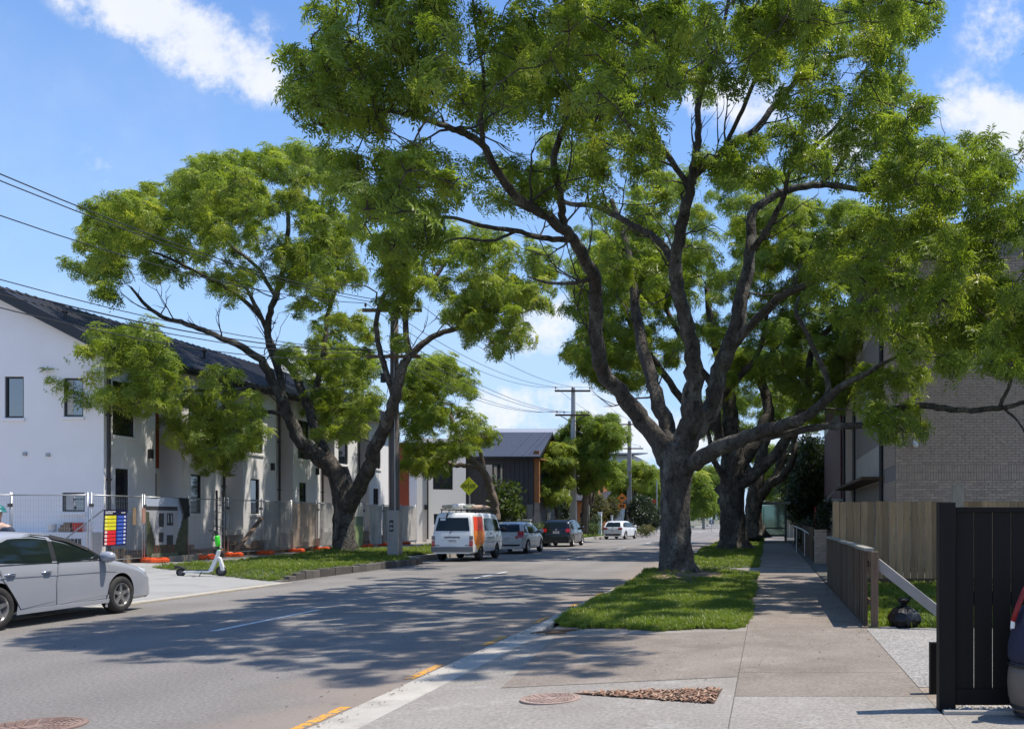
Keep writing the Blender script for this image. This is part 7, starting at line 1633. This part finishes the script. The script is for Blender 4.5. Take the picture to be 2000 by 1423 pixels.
# 4: the large ash on the left verge
L = [
 [(675, 1080, 26, 0), (672, 1040, 23, 0), (672, 990, 23, 0), (668, 950, 25, 0), (660, 915, 22, 0)],
 [(662, 940, 22, 0), (628, 895, 22, -.3), (590, 865, 19, -.6), (563, 810, 15, -1), (535, 748, 13, -1.4), (500, 695, 11, -1.8), (420, 655, 8, -2.4), (360, 630, 7, -2.8), (325, 622, 6, -3), (290, 600, 5, -3.2), (255, 560, 3, -3.4)],
 [(560, 805, 10, -1), (546, 730, 9.5, -.8), (522, 650, 9, -.6), (535, 590, 8, -.4), (555, 520, 7, -.2), (562, 450, 6, 0), (566, 390, 5, 0), (600, 330, 3, 0)],
 [(540, 580, 6, -.4), (500, 520, 5, .4), (440, 470, 4, 1), (400, 420, 3, 1.4), (380, 370, 2, 1.6)],
 [(528, 640, 6, -.6), (470, 580, 6, -1.4), (400, 540, 5, -2), (320, 500, 4, -2.6), (250, 480, 2.5, -3)],
 [(650, 930, 17, .2), (618, 850, 14, .6), (600, 790, 12, 1), (570, 720, 10, 1.4), (540, 690, 8, 1.8), (510, 620, 6, 2.2), (470, 540, 4, 2.6)],
 [(605, 800, 8, 1), (630, 700, 7, 1.2), (640, 620, 6, 1.4), (660, 540, 4.5, 1.4), (650, 450, 3, 1.4)],
 [(690, 1000, 22, 0), (712, 930, 20, -.8), (738, 865, 18, -2), (768, 790, 16, -3), (782, 730, 13, -3.2), (805, 690, 10, -3.2), (850, 655, 8, -3), (900, 640, 6.5, -2.6), (960, 612, 5, -2.2), (1020, 590, 3, -2)],
 [(772, 780, 9, -3), (752, 720, 8, -3.2), (735, 640, 7, -3.3), (748, 580, 6, -3.3), (775, 540, 5.5, -3.3), (780, 480, 3, -3.2)],
 [(798, 695, 8, -3.2), (792, 620, 8, -3), (806, 570, 7.5, -2.8), (850, 540, 6, -2.4), (880, 500, 4.5, -2), (920, 460, 3, -1.6)],
 [(796, 620, 5, -3), (812, 560, 4.5, -3), (830, 500, 3.5, -2.8)],
 [(563, 815, 7, -1.2), (500, 800, 5.5, -2), (440, 800, 4.5, -3), (400, 820, 3, -3.6)],
 [(535, 750, 6, -1.5), (440, 760, 5, -3), (330, 762, 4.5, -4.4), (245, 748, 4, -5.4), (170, 745, 2.5, -6)],
]
P = [([(150, 480), (185, 400), (280, 370), (400, 315), (560, 285), (640, 300), (700, 350), (700, 470), (640, 590), (590, 640), (540, 560), (440, 580), (330, 540), (240, 560), (180, 570)], 281, 32, 44),
     ([(150, 480), (185, 400), (280, 370), (400, 315), (560, 285), (640, 300), (700, 350), (690, 420), (560, 420), (400, 430), (280, 470), (200, 540)], 162, 31, 42),
     ([(600, 440), (700, 430), (710, 540), (640, 600)], 32, 35, 42),
     ([(720, 480), (800, 440), (960, 460), (1080, 490), (1085, 560), (1050, 620), (1030, 660), (960, 690), (900, 640), (860, 600), (800, 540), (740, 540)], 124, 31, 38),
     ([(900, 560), (1060, 540), (1045, 640), (980, 690), (920, 660)], 43, 32, 38), ([(745, 470), (800, 480), (800, 560), (755, 570)], 19, 32, 34.5),
     ([(735, 590), (800, 580), (800, 670), (740, 670)], 16, 32.5, 34.6),
     ([(545, 690), (640, 600), (730, 620), (740, 760), (720, 840), (640, 870), (590, 760)], 150, 36, 46),
     ([(95, 730), (180, 650), (300, 640), (350, 720), (340, 790), (230, 800), (120, 770)], 70, 29.5, 33.5),
     ([(310, 810), (360, 730), (470, 730), (515, 830), (490, 890), (430, 920), (345, 880)], 65, 31.5, 36),
     ([(130, 740), (170, 720), (175, 780), (135, 775)], 5, 30, 32), ([(135, 520), (165, 515), (160, 540)], 3, 33, 34), ([(190, 560), (215, 560), (205, 590)], 3, 33, 34)]
H4 = [[(700, 480), (760, 500), (740, 600), (700, 580)], [(560, 640), (600, 600), (640, 600), (600, 680), (555, 690)]]
tree('ash_tree', 'large ash on the left verge next to the utility pole, forked low down', (675, 1080), 38.0, L, P, 'ash trees along the street', clump=.40, per=7, mind=.54, seed=21, rscl=1.06, flat=.85, holes=H4, srcs=ROS_F, flare=1.25, lr_=.68, gapt=-.08, sprigs=150,
     over=[at(u, v, y) for (u, v, y) in ((105, 748, 31), (122, 728, 31.4), (138, 756, 31), (150, 712, 31.2), (168, 690, 31.6), (176, 738, 30.8), (196, 704, 31.2), (128, 772, 31.2), (160, 776, 30.8), (150, 532, 34), (138, 518, 34.2), (205, 580, 33.6), (240, 660, 31.6), (215, 672, 31.4))])

# 5: small ash leaning over the parked van
L = [[(968, 1016, 8, 0), (966, 985, 7.5, 0), (956, 945, 7, -.2), (940, 915, 6.5, -.4), (915, 890, 5, -.8), (895, 850, 4, -1), (880, 810, 3, -1.2)],
     [(938, 912, 5, -.4), (900, 908, 4.5, -1.2), (880, 906, 4, -1.6), (850, 890, 2.5, -2)],
     [(950, 930, 4, -.2), (935, 870, 3.5, 0), (915, 820, 2.5, .2)]]
P = [([(790, 800), (820, 705), (870, 695), (915, 750), (910, 790), (950, 850), (945, 895), (880, 890), (830, 905), (800, 870)], 44, 47, 53),
     ([(790, 890), (860, 890), (850, 920), (800, 925)], 5, 47, 50), ([(770, 735), (812, 730), (805, 762), (775, 765)], 3, 48, 50)]
tree('ash_tree', 'small ash with a thin trunk leaning left above the white van', (968, 1016), 51.0, L, P, 'ash trees along the street', clump=.9, per=24, mind=.85, seed=31, rscl=1.25, srcs=ROS_F, bark=BARK_PALE, flare=1.2)

# young street trees and yard trees farther down on the left
def small(name, label, base, Y, crowns, trunk_r, group, seed, srcs=ROS_F, rscl=1.6, clump=.9, per=30, bark=BARK, top=None, mind=.8):
    u, v = base; cu, cv = (top or (crowns[0][0], crowns[0][1]))
    L = [[(u, v, trunk_r, 0), (u + (cu - u) * .1, v + (cv - v) * .3, trunk_r * .9, 0), (u + (cu - u) * .4, v + (cv - v) * .65, trunk_r * .75, 0), (cu, cv, trunk_r * .4, 0)]]
    for (a, b, ru, rv, n) in crowns[1:]: L.append([(u + (cu - u) * .3, v + (cv - v) * .55, trunk_r * .55, 0), ((u + a) / 2 + (a - u) * .1, (v + b) / 2, trunk_r * .45, .3), (a, b, trunk_r * .25, .6)])
    P = [(ell(a, b, ru, rv), n, Y - ru / F * Y, Y + ru / F * Y) for (a, b, ru, rv, n) in crowns]
    return tree(name, label, base, Y, L, P, group, bark, srcs, clump, per, mind, rscl, seed, 1.25)
G2 = 'street trees beyond the parked cars'
small('young_ash', 'low light green street tree in front of the charcoal house', (1092, 1042), 66, [(1062, 935, 52, 48, 26), (1048, 905, 34, 28, 8), (1100, 900, 22, 40, 6)], 4, G2, 41)
small('young_ash', 'slim street tree with a pale forked trunk beside the grey pole', (1141, 1042), 68, [(1160, 850, 48, 40, 22), (1120, 875, 34, 30, 9), (1185, 835, 22, 20, 4), (1165, 930, 34, 26, 6), (1140, 890, 30, 40, 8)], 6.5, G2, 42, bark=BARK_PALE, srcs=ROS, top=(1158, 880))
small('young_ash', 'bushy street tree behind the orange hump sign', (1226, 1028), 96, [(1200, 940, 40, 38, 20), (1245, 925, 32, 30, 12), (1180, 920, 20, 24, 5)], 8, G2, 43, rscl=1.9, clump=1.0, top=(1236, 950))
small('young_ash', 'far street tree half hidden by the big ash trunk', (1268, 1022), 105, [(1256, 950, 24, 26, 9), (1280, 960, 14, 20, 5)], 3, G2, 44, rscl=2.4, clump=1.1)
G3 = 'trees at the far end of the street'
for i, (bu, bv, Yf, cr, lab) in enumerate([
    ((1372), 1016, 150, [(1366, 960, 16, 26, 8), (1374, 985, 14, 18, 5)], 'slender far tree just right of the big ash trunk'),
    (1394, 1014, 170, [(1394, 948, 22, 30, 10), (1402, 980, 18, 22, 6)], 'rounded far tree seen between the two nearest right trunks'),
    (1352, 1016, 190, [(1352, 985, 14, 20, 5)], 'low far tree against the edge of the big ash trunk'),
    (1420, 1014, 210, [(1424, 955, 26, 40, 12)], 'tall far tree behind the second right trunk'),
    (1300, 1018, 140, [(1296, 975, 18, 28, 7)], 'far roadside tree behind the left edge of the big ash trunk')]):
    small('far_tree', lab, (bu, bv), Yf, cr, 2, G3, 50 + i, rscl=3.2, clump=1.7, per=30, srcs=ROS, mind=1.3)
# dark evergreens behind the bus shelter, right of the footpath
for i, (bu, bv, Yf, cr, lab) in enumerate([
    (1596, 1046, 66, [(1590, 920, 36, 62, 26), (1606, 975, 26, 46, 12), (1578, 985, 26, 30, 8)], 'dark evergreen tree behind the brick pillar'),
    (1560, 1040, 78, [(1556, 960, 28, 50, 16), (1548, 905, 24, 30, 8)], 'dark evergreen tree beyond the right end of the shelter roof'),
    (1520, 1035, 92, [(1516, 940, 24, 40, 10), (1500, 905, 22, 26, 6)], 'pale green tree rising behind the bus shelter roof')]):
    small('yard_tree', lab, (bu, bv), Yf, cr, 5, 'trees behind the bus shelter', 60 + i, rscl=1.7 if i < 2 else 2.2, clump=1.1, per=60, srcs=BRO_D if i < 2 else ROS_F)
small('magnolia_sapling', 'open sapling with big pale leaves in front of the charcoal house', (985, 1022), 56, [(985, 975, 22, 34, 9), (1000, 990, 16, 20, 4), (975, 1005, 12, 14, 3)], 2.2, None, 70, rscl=1.2, clump=.5, per=9, srcs=[broad_rosette('leaf_spray', 700, n=9, R_=.22, ll=.26, lw=.13, m=LEAF_BUSH)], bark=BARK_PALE, mind=.5)

def bush(name, label, u, v, Y, ru, rv, srcs, group=None, n=None, sq=1.0, scl=1.0, seed=1, cat='shrub'):
    """a shrub: stems at its foot and leaf sprays over and through its body"""
    rg = random.Random(seed); c = at(u, v, Y); rx = ru / F * Y; rz = rv / F * Y
    root = thing(name, label, cat, (c.x, c.y, c.z - rz), 0, group)
    mb = MB(); b = Vector((c.x, c.y, c.z - rz))
    for k in range(6):
        a = k * 1.05; mb.tube([b + Vector((.05 * math.cos(a), .05 * math.sin(a), 0)), b + Vector((rx * .35 * math.cos(a), rx * .35 * math.sin(a), rz * .8)), b + Vector((rx * .6 * math.cos(a), rx * .6 * math.sin(a), rz * 1.5))], [.03, .022, .01], 5)
    mb.build('stem', BARK, root, smooth=True)
    n = n or int(90 * (rx * rz) / .3); lp, lr, ls, lt = [], [], [], []
    lob = [Vector((rg.gauss(0, 1), rg.gauss(0, 1), rg.gauss(0, 1))).normalized() for _ in range(9)]
    for k in range(n):
        dv = Vector((rg.gauss(0, 1), rg.gauss(0, 1), rg.gauss(.15, 1))).normalized()
        if sq != 1: dv = Vector([math.copysign(abs(q) ** sq, q) for q in dv])
        bump = 1 + .16 * max(dv.dot(l_) for l_ in lob) - .12
        rr = rg.uniform(.55, 1.0) * bump
        p = c + Vector((dv.x * rx * rr, dv.y * rx * rr, dv.z * rz * rr))
        ax = (dv + Vector((0, 0, .3))).normalized(); M_ = ax.to_track_quat('Z', 'Y').to_matrix() @ Matrix.Rotation(rg.random() * 6.28, 3, 'Z')
        lp.append(p); lr.append(tuple(M_.to_euler())); ls.append(scl * rg.uniform(.7, 1.3)); lt.append(rg.betavariate(1.6, 2))
    scatter('foliage', lp, lr, ls, lt, srcs, root, kind='stuff'); return root
bush('hedge_shrub', 'rounded light green hedge between the silver and the black hatchback', 1046, 1040, 56, 24, 18, BRO_B, sq=.7, seed=1, scl=1.2)
bush('clipped_shrub', 'ball shaped clipped shrub left of the white hatchback', 1166, 1014, 76, 8, 9, BRO_B, seed=2, scl=1.2)
bush('low_shrub', 'low spreading shrub in front of the clipped ball', 1158, 1032, 74, 18, 10, BRO_B, seed=3, scl=1.3)
bush('red_tipped_shrub', 'olive and reddish shrub in the yard behind the pale tree trunk', 1165, 990, 84, 22, 26, BRO_R, seed=4, scl=1.6)
bush('red_tipped_shrub', 'golden green shrub left of the orange sign post', 1192, 995, 88, 18, 24, BRO_R, seed=5, scl=1.6)
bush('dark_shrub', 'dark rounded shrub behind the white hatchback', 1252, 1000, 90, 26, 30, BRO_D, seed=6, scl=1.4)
bush('grey_shrub', 'greyish shrub at the kerb right of the white hatchback', 1276, 1012, 96, 14, 20, BRO_D, seed=7, scl=1.5)
bush('flax_clump', 'yellowish grass clump at the kerb ahead of the white hatchback', 1262, 1036, 84, 16, 9, BRO_R, seed=8, scl=1.3)
bush('climbing_shrub', 'dark upright shrub left of the grey pole', 1098, 1000, 72, 14, 30, BRO_D, seed=9, scl=1.3)
bush('small_shrub', 'yellow green shrub in front of the charcoal house corner', 1085, 1000, 69, 10, 22, BRO_R, seed=10, scl=1.1)
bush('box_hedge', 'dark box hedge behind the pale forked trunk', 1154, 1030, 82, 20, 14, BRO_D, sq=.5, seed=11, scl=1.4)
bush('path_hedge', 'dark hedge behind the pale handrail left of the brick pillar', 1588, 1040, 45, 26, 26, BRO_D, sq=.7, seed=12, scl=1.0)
bush('bright_shrub', 'sunlit yellow green shrub at the right of the bus shelter', 1556, 1000, 72, 24, 16, BRO_B, seed=13, scl=1.8)
bush('yard_shrub', 'dark shrub against the paling fence end, behind the brick pillar', 1612, 1010, 40, 16, 34, BRO_D, seed=14)
